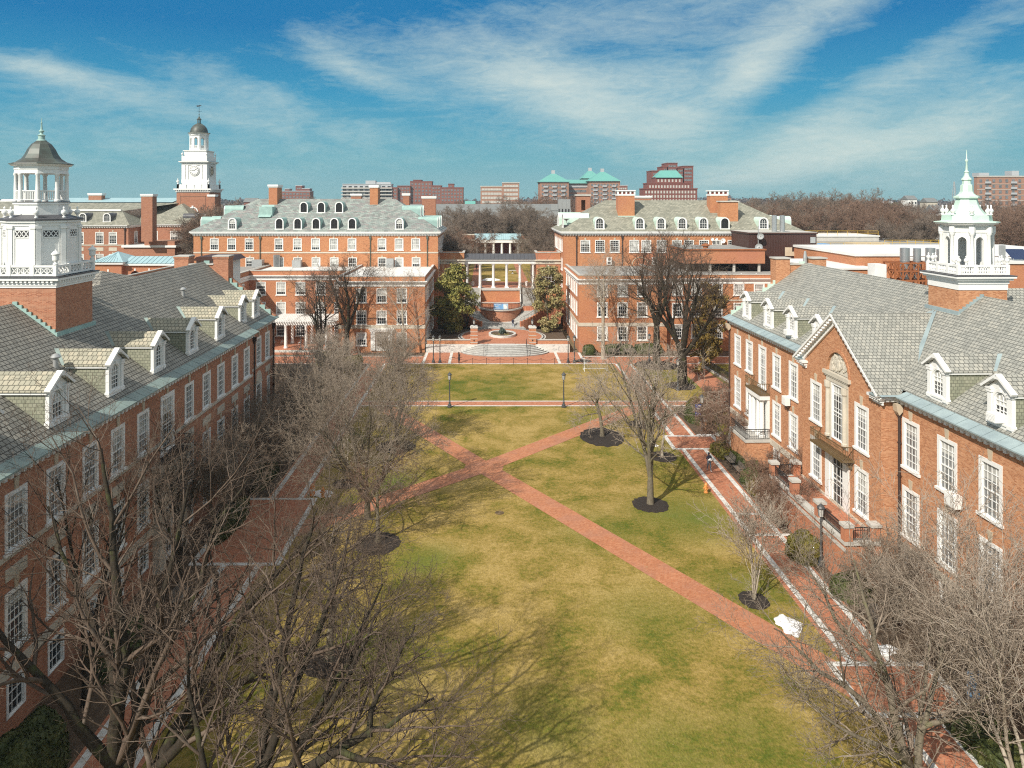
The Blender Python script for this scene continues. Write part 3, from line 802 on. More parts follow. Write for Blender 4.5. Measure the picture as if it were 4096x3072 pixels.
# ------------------------------------------------------------------ people
def person(label, loc, rz, h=1.75, top='black_cloth', legs='denim', shoes='black_cloth', skin='skin', hair='hair_dark', stride=.22, arms='walk', hood=False, coat=False, longhair=False, group=None, face=-1):
    """faces -y in local space; one continuous skinned body"""
    k = h/1.75
    J = []; E = []; Rd = []; tags = []
    def j(x, y, z, r, par, tg, ry=None):
        J.append((x*k, y*k, z*k)); Rd.append((r*k, (ry or r)*k)); tags.append(tg)
        if par is not None: E.append((par, len(J)-1))
        return len(J)-1
    pel = j(0, 0, .95, .145, None, 'legs', .12)
    wst = j(0, .0, 1.12, .135, pel, 'top', .11); ch = j(0, .01, 1.33, .165, wst, 'top', .12); nb = j(0, .01, 1.45, .09, ch, 'top')
    nk = j(0, -.01, 1.51, .055, nb, 'skin'); hd = j(0, -.02, 1.60, .085, nk, 'skin', .095); ht = j(0, -.01, 1.68, .082, hd, 'hair', .09); j(0, 0, 1.735, .05, ht, 'hair')
    j(0, -.115, 1.605, .018, hd, 'skin')
    for s in (-1, 1):
        sh = j(s*.175, .01, 1.40, .072, ch, 'top')
        if arms == 'walk':
            el = j(s*.23, .03*s+.02, 1.13, .05, sh, 'top'); wr = j(s*.23, -.06-.08*s, .90, .036, el, 'top'); pa = j(s*.225, -.10-.08*s, .83, .038, wr, 'skin', .022)
        elif arms == 'carry':
            el = j(s*.25, .03, 1.14, .052, sh, 'top'); wr = j(s*.12, -.20, 1.10, .036, el, 'top'); pa = j(s*.06, -.25, 1.12, .036, wr, 'skin', .024)
        elif arms == 'face':
            el = j(s*.22, -.04, 1.14, .05, sh, 'top'); wr = j(s*.10, -.20, 1.36 if s < 0 else 1.05, .036, el, 'top'); pa = j(s*.05, -.24, 1.43 if s < 0 else 1.05, .036, wr, 'skin', .024)
        px, py, pz = (J[pa][0]/k, J[pa][1]/k, J[pa][2]/k)
        wx, wy, wz = (J[wr][0]/k, J[wr][1]/k, J[wr][2]/k)
        d = _norm((px-wx, py-wy, pz-wz))
        for q, ln in enumerate((.075, .088, .082, .065)):
            o = (q-1.5)*.017
            j(px+d[0]*ln+o*(0 if arms == 'walk' else 1), py+d[1]*ln+o*(1 if arms == 'walk' else 0), pz+d[2]*ln, .009, pa, 'skin')
        j(px+d[0]*.03-s*.03, py+d[1]*.03-.03, pz+d[2]*.03, .010, pa, 'skin')
        hp = j(s*.092, 0, .88, .095, pel, 'legs', .1)
        st = stride*s
        kn = j(s*.10, -st*.5-.03, .50, .062, hp, 'legs'); an = j(s*.10, -st+(.10 if st < 0 else 0), .09+(.05 if st < 0 else 0), .043, kn, 'legs')
        j(s*.115, -st-.14+(.10 if st < 0 else 0), .045, .042, an, 'shoes', .035)
    me = bpy.data.meshes.new('body'); me.from_pydata(J, E, [])
    o = bpy.data.objects.new('tmp_body', me); COL.objects.link(o)
    md = o.modifiers.new('s', 'SKIN'); md.use_smooth_shade = True
    for i, sv in enumerate(me.skin_vertices[0].data): sv.radius = Rd[i]
    me.skin_vertices[0].data[0].use_root = True
    sb = o.modifiers.new('d', 'SUBSURF'); sb.levels = 2; sb.render_levels = 2
    bpy.context.view_layer.update()
    bm = bpy.data.meshes.new_from_object(o.evaluated_get(bpy.context.evaluated_depsgraph_get()))
    bpy.data.objects.remove(o); bpy.data.meshes.remove(me)
    order = ['top', 'legs', 'shoes', 'skin', 'hair']
    for mname in (top, legs, shoes, skin, hair): bm.materials.append(M[mname])
    # nearest bone decides what the body wears there
    segs = [(np.array(J[a]), np.array(J[b]), tags[b]) for a, b in E]
    cen = np.zeros(len(bm.polygons)*3); bm.polygons.foreach_get('center', cen); cen = cen.reshape(-1, 3)
    best = np.full(len(cen), 9.); idx = np.zeros(len(cen), dtype=np.int32)
    for a, b, tg in segs:
        ab = b-a; t = np.clip(((cen-a)@ab)/max(ab@ab, 1e-9), 0, 1)
        dd = np.linalg.norm(cen-(a+t[:, None]*ab), axis=1)
        m = dd < best; best[m] = dd[m]; idx[m] = order.index(tg)
    bm.polygons.foreach_set('material_index', idx)
    t = thing('person', label, 'person', loc, rz, group)
    link('body', bm, t)
    b = MB()
    pr = [(.10*k, 1.56*k), (.112*k, 1.62*k), (.108*k, 1.69*k), (.075*k, 1.75*k), (.02*k, 1.775*k)]
    if hood: pr = [(.13*k, 1.46*k)] + pr
    if longhair: pr = [(.095*k, 1.38*k)] + pr
    b.lathe(pr, 0, .022*k, 0, 12)
    b.build('hood' if hood else 'hair', M[top if hood else hair], t, smooth=True)
    if coat:
        b = MB(); b.lathe([(.24*k, .42*k), (.20*k, .75*k), (.165*k, 1.0*k), (.155*k, 1.12*k), (.18*k, 1.33*k), (.12*k, 1.46*k)], 0, 0, 0, 14, sy=.78)
        b.build('coat', M[top], t, smooth=True)
    return t
# ------------------------------------------------------------------ ground and paths
AX = 2.6                                   # axis of the quadrangle
def gz(x, y):
    if y < 153: z = -.02
    elif y < 156: z = -.02+(y-153)/3*7.77
    else: z = 7.75
    if y > 700: z += 9*min(1, (y-700)/700)*(.75+.25*math.sin(x*.003+1))
    return z
def make_ground():
    xs = sorted(set([-5000, -3000, -2000, -1400, -1000, -700, -500, -350, -250, -180, -130, -90, -60, -40, -20, 0, 20, 40, 60, 90, 130, 180, 250, 350, 500, 700, 1000, 1400, 2000, 3000, 5000]))
    ys = [-60, 0, 20, 40, 60, 80, 100, 120, 140, 153, 154, 155, 156, 170, 200, 250, 300, 400, 500, 600, 700, 800, 950, 1100, 1250, 1400, 1800, 2500, 4000, 7000]
    V = [(x, y, gz(x, y)) for y in ys for x in xs]; n = len(xs)
    F = [(j*n+i, j*n+i+1, (j+1)*n+i+1, (j+1)*n+i) for j in range(len(ys)-1) for i in range(n-1)]
    struct(link('ground', np_mesh('ground', V, F, M['ground'], False)))
make_ground()
def sheet(name, pts, z, mat):
    b = MB(); b.poly([(p[0], p[1], z) for p in pts]); return struct(b.build(name, M[mat]))
def rect(name, x0, x1, y0, y1, z, mat): return sheet(name, [(x0,y0),(x1,y0),(x1,y1),(x0,y1)], z, mat)
rect('lawn', -16.0, 20.1, 10, 118.8, .004, 'grass')
rect('lawn', 22.9, 40, 83, 118.8, .003, 'grass')
rect('planting_bed', -23.6, -18.9, 10, 83, .004, 'soil')
rect('planting_bed', -34, -18.9, 83, 119, .0035, 'soil')
rect('planting_bed', 22.9, 28.5, 10, 78.2, .005, 'soil')
rect('planting_bed', 22.9, 26, 82.6, 95, .0065, 'soil')
rect('planting_bed', 16.2, 46, 124.6, 130, .006, 'soil')
rect('planting_bed', -30, -10.8, 125.2, 128, .006, 'soil')
# straight paths
rect('brick_path', 19.9, 23.05, 10, 118.9, .012, 'paving')
rect('brick_path', -19.15, -15.85, 10, 118.9, .012, 'paving')
rect('brick_path', -20, 34, 94.5, 97.05, .016, 'paving')
rect('brick_plaza', 19.3, 24.95, 78.1, 82.8, .018, 'paving')
rect('brick_plaza', 19.0, 24.7, 37.6, 42.2, .018, 'paving')
rect('brick_plaza', -21.3, -14.8, 53.3, 65.4, .018, 'paving')
rect('brick_walk', -60, 60, 118.8, 124.8, .014, 'paving')
rect('brick_walk', -10.6, 15.6, 124.8, 128, .0145, 'paving')
rect('brick_walk', 29.5, 33.5, 84, 118.8, .012, 'paving')
rect('brick_walk', -46, -22, 126, 138, .0148, 'paving')
def diag():
    cx, cy = -.35, 72.9; w = 1.12
    b = MB()
    for (ex, ey, z) in ((20.0, 95.2, .0200), (20.2, 39.2, .0202), (-15.6, 58.6, .0204), (-14.2, 96.2, .0206)):
        dx, dy = ex-cx, ey-cy; l = math.hypot(dx, dy); dx /= l; dy /= l
        px, py = -dy*w, dx*w
        b.poly([(cx+px, cy+py, z), (ex+px, ey+py, z), (ex-px, ey-py, z), (cx-px, cy-py, z)])
    b.poly([(cx+2.0*math.cos(2*PI*i/16)*.95, cy+1.9*math.sin(2*PI*i/16), .0215) for i in range(16)])
    struct(b.build('brick_path', M['paving_diag']))
diag()
def bands():
    k = [0]
    def bd(x0, x1, y0, y1):
        k[0] += 1
        rect('stone_edging', x0, x1, y0, y1, .026+.0006*(k[0] % 5), 'band')
    w = .42
    # long edging lines of the east path
    for y0, y1 in ((10, 37.6), (42.2, 78.1), (82.8, 118.9)):
        bd(20.2, 20.2+w, y0, y1); bd(22.45, 22.45+w, y0, y1)
    for x0, x1, y0, y1 in ((19.3, 24.95, 78.1, 82.8), (19.0, 24.7, 37.6, 42.2)):
        bd(x0, x0+w, y0+w, y1-w); bd(x1-w, x1, y0+w, y1-w); bd(x0, x1, y0, y0+w); bd(x0, x1, y1-w, y1)
    bd(20.7, 22.4, 61.9, 62.3); bd(20.7, 23.5, 58.0, 58.4)
    for y0, y1 in ((10, 53.3), (65.4, 118.9)):
        bd(-16.5, -16.5+w, y0, y1); bd(-18.95, -18.95+w, y0, y1)
    x0, x1, y0, y1 = -21.3, -14.8, 53.3, 65.4
    bd(x0, x0+w, y0+w, y1-w); bd(x1-w, x1, y0+w, y1-w); bd(x0, x1, y0, y0+w); bd(x0, x1, y1-w, y1)
    for y in (94.5, 96.7): bd(-16.0, 20.15, y, y+.34); bd(23, 31, y, y+.34)
    bd(-16.3, 20.3, 118.8, 119.2); bd(23, 45, 118.8, 119.15); bd(-45, -19, 118.8, 119.15); bd(16, 45, 124.3, 124.7); bd(-45, -10.9, 124.6, 125.0)
    for x in (-10.5, -6.3, 11.3, 15.3): bd(x, x+.45, 119.25, 127.7)
bands()
rm = np.random.default_rng(4)
def mulch(x, y, r, ry=None):
    b = MB(); n = 40; ry = ry or r
    ring = []
    for i in range(n):
        t = 2*PI*i/n; k = 1+rm.normal()*.035
        ring.append((x+r*k*math.cos(t), y+ry*k*math.sin(t)))
    top = [(x+(p[0]-x)*.8, y+(p[1]-y)*.8, .11) for p in ring]
    b.poly(top)
    for i in range(n):
        j = (i+1) % n
        b.poly([(*ring[i], .018), (*ring[j], .018), top[j], top[i]])
    struct(b.build('mulch_ring', M['mulch']))
MULCH = [(13.9, 64.0, 1.55, 1.7), (12.6, 82.3, 2.4, 3.3), (17.7, 86.9, 1.3, 1.7), (17.7, 75.9, 1.4, 1.6), (17.3, 48.7, .93, 1.15), (26.6, 118, 3.4, 3.4), (27.0, 104.8, 2.0, 2.4),
         (-8.9, 42.2, 1.6, 1.5), (-8.3, 56.8, 1.7, 1.9), (-9.7, 79.0, 2.1, 2.2), (-13.1, 68.7, 1.1, 1.2), (17.9, 31.5, 2.2, 2.2), (15.4, 121.0, 1.4, 1.2)]
for q in MULCH: mulch(*q)
# leaf scraps lying in the grass: uncountable litter
def litter():
    rng = np.random.default_rng(8); n = 1500
    x = rng.uniform(-15.5, 19.8, n); y = 34+85*rng.random(n)**.8
    a = rng.uniform(0, 2*PI, n); s = rng.uniform(.02, .05, n)
    P = np.stack([x, y, np.full(n, .03)], 1)
    ax = np.stack([np.cos(a), np.sin(a), rng.uniform(0, .4, n)], 1)*s[:, None]; ay = np.stack([-np.sin(a), np.cos(a), rng.uniform(0, .4, n)], 1)*s[:, None]*.7
    V = np.stack([P-ax, P+ay, P+ax, P-ay], 1).reshape(-1, 3)
    o = link('fallen_leaves', np_mesh('fallen_leaves', V, np.arange(4*n).reshape(n, 4), M['leaf_tan']))
    tag(o, 'dry fallen leaves scattered over the lawn', 'leaves', kind='stuff')
litter()
# melting snow left over
def snow(x, y, rx, ry, h, seed, label, z=0.0):
    rng = random.Random(seed); b = MB(); n = 26; rings = []
    ph = [rng.uniform(0, 6.28) for _ in range(4)]
    for k, (f, zz) in enumerate(((1, .02), (.82, h*.55), (.5, h*.9), (.2, h))):
        rings.append([(x+rx*f*math.cos(t)*(1+.22*math.sin(3*t+ph[0])+.12*math.sin(7*t+ph[1])), y+ry*f*math.sin(t)*(1+.2*math.sin(2*t+ph[2])+.1*math.sin(8*t+ph[3])), z+zz+rng.uniform(-.02, .03)) for t in (2*PI*i/n for i in range(n))])
    for a, c in zip(rings, rings[1:]):
        for i in range(n): b.poly([a[i], a[(i+1) % n], c[(i+1) % n], c[i]])
    b.poly(rings[-1])
    o = b.build('snow_patch', M['snow'], smooth=True); tag(o, label, 'snow patch', 'melting snow patches'); return o
snow(18.4, 45.8, .75, 1.0, .22, 1, 'snow patch on the lawn edge near the crossing of brick paths')
snow(22.9, 43.2, .75, .45, .28, 2, 'snow heap beside the bench behind bare branches')
snow(24.8, 34.9, .25, .25, .2, 3, 'small snow lump at the foot of the light blue banner lamp')
snow(24.1, 78.0, .65, .25, .08, 4, 'thin snow scraps at the hedge by the paved landing')
snow(24.2, 83.0, 1.2, .2, .06, 8, 'snow streak along the mulch under the navy banner lamp')
snow(17.6, 79.4, .55, .35, .08, 5, 'snow scrap on the grass beside the slim young tree')
snow(-14.6, 66.2, 1.0, .7, .3, 6, 'snow heap behind the orange hydrant on the west path')
snow(.6, 170, 1.9, .9, .5, 7, 'snow heap on the upper lawn behind the colonnade', 7.76)
# ------------------------------------------------------------------ cupolas
def square_rail(root, x0, x1, y0, y1, z0, z1, style, name='balustrade'):
    b = MB(); t = .16
    for (a, c) in (((x0, y0), (x1, y0)), ((x1, y0), (x1, y1)), ((x1, y1), (x0, y1)), ((x0, y1), (x0, y0))):
        L = math.hypot(c[0]-a[0], c[1]-a[1]); d = ((c[0]-a[0])/L, (c[1]-a[1])/L)
        b.set_frame(a, d)
        b.box(.0, L, -t/2, t/2, z1-.13, z1); b.box(0, L, -t/2, t/2, z0, z0+.12)
        n = 3
        for i in range(n+1):
            s = L*i/n; b.box(s-.14, s+.14, -t/2-.02, t/2+.02, z0-.001, z1+.03)
        for i in range(n):
            s0 = L*i/n+.14; s1 = L*(i+1)/n-.14
            if style == 'lattice':
                m = 3
                for q in range(m):
                    a0 = s0+(s1-s0)*q/m; a1 = s0+(s1-s0)*(q+1)/m
                    b.bar((a0, 0, z0+.12), (a1, 0, z1-.13), .05, .05); b.bar((a0, 0, z1-.13), (a1, 0, z0+.12), .05, .05)
                    if q: b.box(a0-.03, a0+.03, -.03, .03, z0+.12, z1-.13)
            else:
                m = 5; hh = z1-z0-.25
                for q in range(m):
                    s = s0+(s1-s0)*(q+.5)/m
                    b.lathe([(.045, 0), (.05, .05), (.085, hh*.3), (.045, hh*.65), (.05, hh)], s, 0, z0+.12, 8)
    b.set_frame()
    return b.build(name, M['white'], root)
URN = [(.13, 0), (.13, .08), (.07, .12), (.07, .18), (.20, .34), (.22, .46), (.17, .58), (.06, .64), (.05, .70), (.09, .77), (.05, .86), (.01, .9)]
LANT = [(.16, 0), (.16, .1), (.10, .14), (.10, .22), (.20, .30), (.20, .62), (.26, .66), (.26, .72), (.10, .88), (.03, .92), (.03, 1.0)]
BULB = [(.12, 0), (.12, .06), (.06, .1), (.15, .22), (.16, .32), (.06, .46), (.05, .56), (.07, .62), (.02, .7)]
def urns(root, pts, z, prof=URN, sc=1.0, name='urn', mat='white'):
    for x, y in pts:
        b = MB(); b.lathe([(r*sc, h*sc) for r, h in prof], 0, 0, 0, 10); b.build(name, M[mat], root, (x, y, z), smooth=True)

def cupola_west(root, cx, cy):
    a = 2.3
    b = MB(); b.box(cx-a, cx+a, cy-a, cy+a, 16.2, 20.35)
    base = b.build('tower_base', M['brick_shade'], root)
    b = MB()
    b.box(cx-a-.06, cx+a+.06, cy-a-.06, cy+a+.06, 20.2, 20.36)
    b.box(cx-a-.12, cx+a+.12, cy-a-.12, cy+a+.12, 20.362, 20.55); b.box(cx-a-.32, cx+a+.32, cy-a-.32, cy+a+.32, 20.70, 20.86)
    n = 16
    for i in range(n):
        s = -a+(i+.5)*2*a/n
        for f in (lambda u, v: b.box(cx+s-.08, cx+s+.08, cy+u, cy+v, 20.552, 20.698), lambda u, v: b.box(cx+u, cx+v, cy+s-.08, cy+s+.08, 20.552, 20.698)):
            f(-a-.26, -a-.1); f(a+.1, a+.26)
    b.box(cx-a-.09, cx+a+.09, cy-a-.09, cy+a+.09, 20.551, 20.699)
    b.build('tower_cornice', M['white'], base)
    b = MB(); b.box(cx-a-.36, cx+a+.36, cy-a-.36, cy+a+.36, 20.863, 20.93); b.build('tower_flashing', M['lead_dark'], base)
    cu = bpy.data.objects.new('cupola', None); COL.objects.link(cu); cu.parent = root
    cu.location = (cx, cy, 0)
    square_rail(cu, -a, a, -a, a, 20.98, 21.68, 'lattice')
    urns(cu, [(-a, -a), (a, -a), (a, a), (-a, a)], 21.71, LANT, 1.05, 'lantern_finial')
    # octagonal drum with panels
    r = 2.17/math.cos(PI/8); o = octa(r)
    b = MB(); b.prism(o, 'z', 20.93, 24.62)
    for k in range(8):
        p, q = o[k], o[(k+1) % 8]; L = math.hypot(q[0]-p[0], q[1]-p[1]); d = ((p[0]-q[0])/L*-1, (p[1]-q[1])/L*-1)
        # frame direction so that outside is -y local
        d = ((q[0]-p[0])/L, (q[1]-p[1])/L); b.set_frame(p, d)
        for s in (.0, L-.30): b.box(s, s+.30, -.10, .02, 20.94, 24.1); 
        for s in (-.04, L-.34): b.box(s, s+.38, -.15, .02, 24.1, 24.28)
        b.box(0, L, -.05, .02, 24.282, 24.5); b.box(-.05, L+.05, -.16, .02, 24.502, 24.63)
        b.box(.38, L-.38, -.035, .02, 23.45, 23.52); b.box(.38, L-.38, -.035, .02, 23.98, 24.05)
        b.box(.32, .42, -.045, .02, 20.94, 24.08); b.box(L-.42, L-.32, -.045, .02, 20.94, 24.08)
        b.set_frame()
    b.build('drum', M['white'], cu)
    b = MB(); w = MB()
    for k in range(8):
        p, q = o[k], o[(k+1) % 8]; L = math.hypot(q[0]-p[0], q[1]-p[1]); d = ((q[0]-p[0])/L, (q[1]-p[1])/L)
        b.set_frame(p, d); w.set_frame(p, d)
        b.box(.46, L-.46, -.02, .015, 23.55, 23.95)
        m = 3
        for i in range(m):
            s0 = .46+(L-.92)*i/m; s1 = .46+(L-.92)*(i+1)/m
            w.bar((s0, -.035, 23.55), (s1, -.035, 23.95), .03, .05); w.bar((s0, -.035, 23.95), (s1, -.035, 23.55), .03, .05)
    b.build('vent', M['louvre'], cu); w.build('vent_lattice', M['white'], cu)
    b = MB(); r2 = (2.17+.22)/math.cos(PI/8)
    b.lathe([(r2, 24.632), (r2, 24.72), (1.6, 25.02)], 0, 0, 0, 8, rot=PI/8); b.build('drum_roof', M['lead_dark'], cu)
    urns(cu, [(x*.93, y*.93) for x, y in o], 24.80, URN, .85)
    r3 = 1.52/math.cos(PI/8)
    b = MB(); b.lathe([(r3, 25.0), (r3, 25.82)], 0, 0, 0, 8, rot=PI/8); b.lathe([(r3+.08, 25.7), (r3+.08, 25.84)], 0, 0, 0, 8, rot=PI/8); b.build('lantern_base', M['white'], cu)
    b = MB(); b.lathe([(r3+.12, 25.842), (r3+.10, 25.9)], 0, 0, 0, 8, rot=PI/8); b.build('lantern_flashing', M['lead_dark'], cu)
    o3 = octa(1.40/math.cos(PI/8))
    for x, y in o3:
        b = MB(); b.lathe([(.20, 0), (.20, .1), (.145, .14), (.14, .9), (.12, 1.75), (.17, 1.82), (.17, 1.9)], 0, 0, 0, 12); b.build('column', M['white'], cu, (x, y, 25.9), smooth=True)
    b = MB()
    for k in range(8):
        p, q = o3[k], o3[(k+1) % 8]; L = math.hypot(q[0]-p[0], q[1]-p[1]); b.set_frame(p, ((q[0]-p[0])/L, (q[1]-p[1])/L))
        b.box(.1, L-.1, -.05, .05, 26.58, 26.66); b.box(.1, L-.1, -.04, .04, 25.98, 26.04)
        for i in range(7): s = .2+(L-.4)*i/6; b.box(s-.025, s+.025, -.025, .025, 26.04, 26.58)
    b.set_frame(); b.build('lantern_railing', M['white'], cu)
    b = MB(); b.lathe([(1.66, 27.8), (1.62, 28.06), (1.66, 28.08), (1.66, 28.3), (1.84, 28.34), (1.92, 28.44)], 0, 0, 0, 8, rot=PI/8); b.build('entablature', M['white'], cu)
    b = MB(); b.lathe([(2.0, 28.44), (1.98, 28.49), (1.55, 28.62), (1.22, 28.85), (1.02, 29.15), (.86, 29.5), (.62, 29.85), (.36, 30.05), (.27, 30.1)], 0, 0, 0, 8, rot=PI/8)
    b.build('dome', M['copper_dome'], cu)
    b = MB(); b.lathe([(r_, 30.08+(h_-30.08)*.62) for r_, h_ in [(.33, 30.08), (.30, 30.18), (.22, 30.24), (.20, 30.62), (.26, 30.68), (.22, 30.74), (.12, 30.82), (.09, 31.0), (.16, 31.1), (.17, 31.2), (.07, 31.34), (.06, 31.6), (.04, 32.0), (.06, 32.08), (.03, 32.2), (.015, 32.6)]], 0, 0, 0, 10)
    b.build('finial', M['copper'], cu, smooth=True)
    return cu

def cupola_east(root, cx, cy):
    a = 1.78
    b = MB(); b.box(cx-a, cx+a, cy-a, cy+a, 15.8, 19.62); base = b.build('tower_base', M['brick_near'], root)
    b = MB()
    b.box(cx-a-.04, cx+a+.04, cy-a-.04, cy+a+.04, 19.5, 19.95); b.box(cx-a-.10, cx+a+.10, cy-a-.10, cy+a+.10, 19.952, 20.2); b.box(cx-a-.28, cx+a+.28, cy-a-.28, cy+a+.28, 20.202, 20.36); b.box(cx-a-.42, cx+a+.42, cy-a-.42, cy+a+.42, 20.362, 20.5)
    b.build('tower_cornice', M['white'], base)
    b = MB(); b.box(cx-a-.45, cx+a+.45, cy-a-.45, cy+a+.45, 20.503, 20.56); b.build('tower_flashing', M['lead_dark'], base)
    cu = bpy.data.objects.new('cupola', None); COL.objects.link(cu); cu.parent = root; cu.location = (cx, cy, 0)
    square_rail(cu, -a, a, -a, a, 20.6, 21.3, 'baluster')
    c3 = [(-a, -a), (a, -a), (a, a), (-a, a)]
    urns(cu, [(x+dx, y+dy) for x, y in c3 for dx, dy in ((0, 0), (-math.copysign(.55, x), 0), (0, -math.copysign(.55, y)))], 21.33, URN, .72)
    # lantern: octagon of eight piers with arched openings
    ri = 1.45; o = octa(ri/math.cos(PI/8)); zb, zt = 20.56, 24.05
    b = MB()
    for k in range(8):
        p, q = o[k], o[(k+1) % 8]; L = math.hypot(q[0]-p[0], q[1]-p[1]); b.set_frame(p, ((q[0]-p[0])/L, (q[1]-p[1])/L))
        ow = .56; c = L/2; zs = 23.0
        b.box(0, c-ow/2, 0, .22, zb, zt); b.box(c+ow/2, L, 0, .22, zb, zt)
        ap = arch_pts(ow, zs, 8)
        for i in range(8):
            u, v = ap[i], ap[i+1]; b.prism([(c+u[0], u[1]), (c+u[0], zt), (c+v[0], zt), (c+v[0], v[1])], 'y', 0, .22)
        b.box(c-ow/2, c+ow/2, .02, .2, zb, 21.0)
        b.prism([(c-.07, zs+.3), (c+.07, zs+.3), (c+.1, zs+.55), (c-.1, zs+.55)], 'y', -.05, .0)
        b.box(-.02, L+.02, -.05, .0, 23.62, 24.03); b.box(-.04, L+.04, -.10, .0, zb, 20.95)
    b.set_frame(); b.build('lantern', M['white'], cu)
    for x, y in octa(ri/math.cos(PI/8)+.08):
        b = MB(); b.lathe([(.2, 0), (.2, .12), (.135, .16), (.13, 1.4), (.11, 2.45), (.18, 2.55), (.18, 2.68)], 0, 0, 0, 10); b.build('column', M['white'], cu, (x, y, 20.95), smooth=True)
    b = MB()
    for k in range(8):
        x, y = octa(ri/math.cos(PI/8)+.06)[k]; b.lathe([(.22, 23.63), (.22, 24.06)], x, y, 0, 8)
    b.lathe([(1.72, 24.06), (1.74, 24.16), (2.02, 24.22), (2.1, 24.34)], 0, 0, 0, 8, rot=PI/8); b.build('entablature', M['white'], cu)
    b = MB()
    b.lathe([(2.16, 24.342), (2.14, 24.40), (1.72, 24.44), (1.66, 24.48), (1.62, 24.88), (1.50, 24.92), (1.40, 24.94)], 0, 0, 0, 8, rot=PI/8)
    b.lathe([(1.36, 24.90), (1.20, 25.05), (.98, 25.32), (.82, 25.65), (.72, 26.0), (.70, 26.08), (.86, 26.14), (.86, 26.26), (.66, 26.34), (.52, 26.46), (.44, 26.62), (.42, 26.95), (.40, 27.12), (.30, 27.16), (.28, 27.42), (.36, 27.5), (.33, 27.6), (.22, 27.7), (.15, 27.9), (.13, 28.02), (.17, 28.08), (.08, 28.2)], 0, 0, 0, 8, rot=PI/8)
    b.build('roof', M['copper_pale'], cu)
    urns(cu, [(x*.96, y*.96) for x, y in octa(1.62)], 24.9, BULB, 1.05)
    b = MB(); b.lathe([(.09, 28.15), (.05, 28.8), (.10, 28.9), (.10, 28.98), (.04, 29.08), (.03, 29.5), (.01, 29.75)], 0, 0, 0, 8); b.build('finial', M['copper_pale'], cu, smooth=True)
    return cu

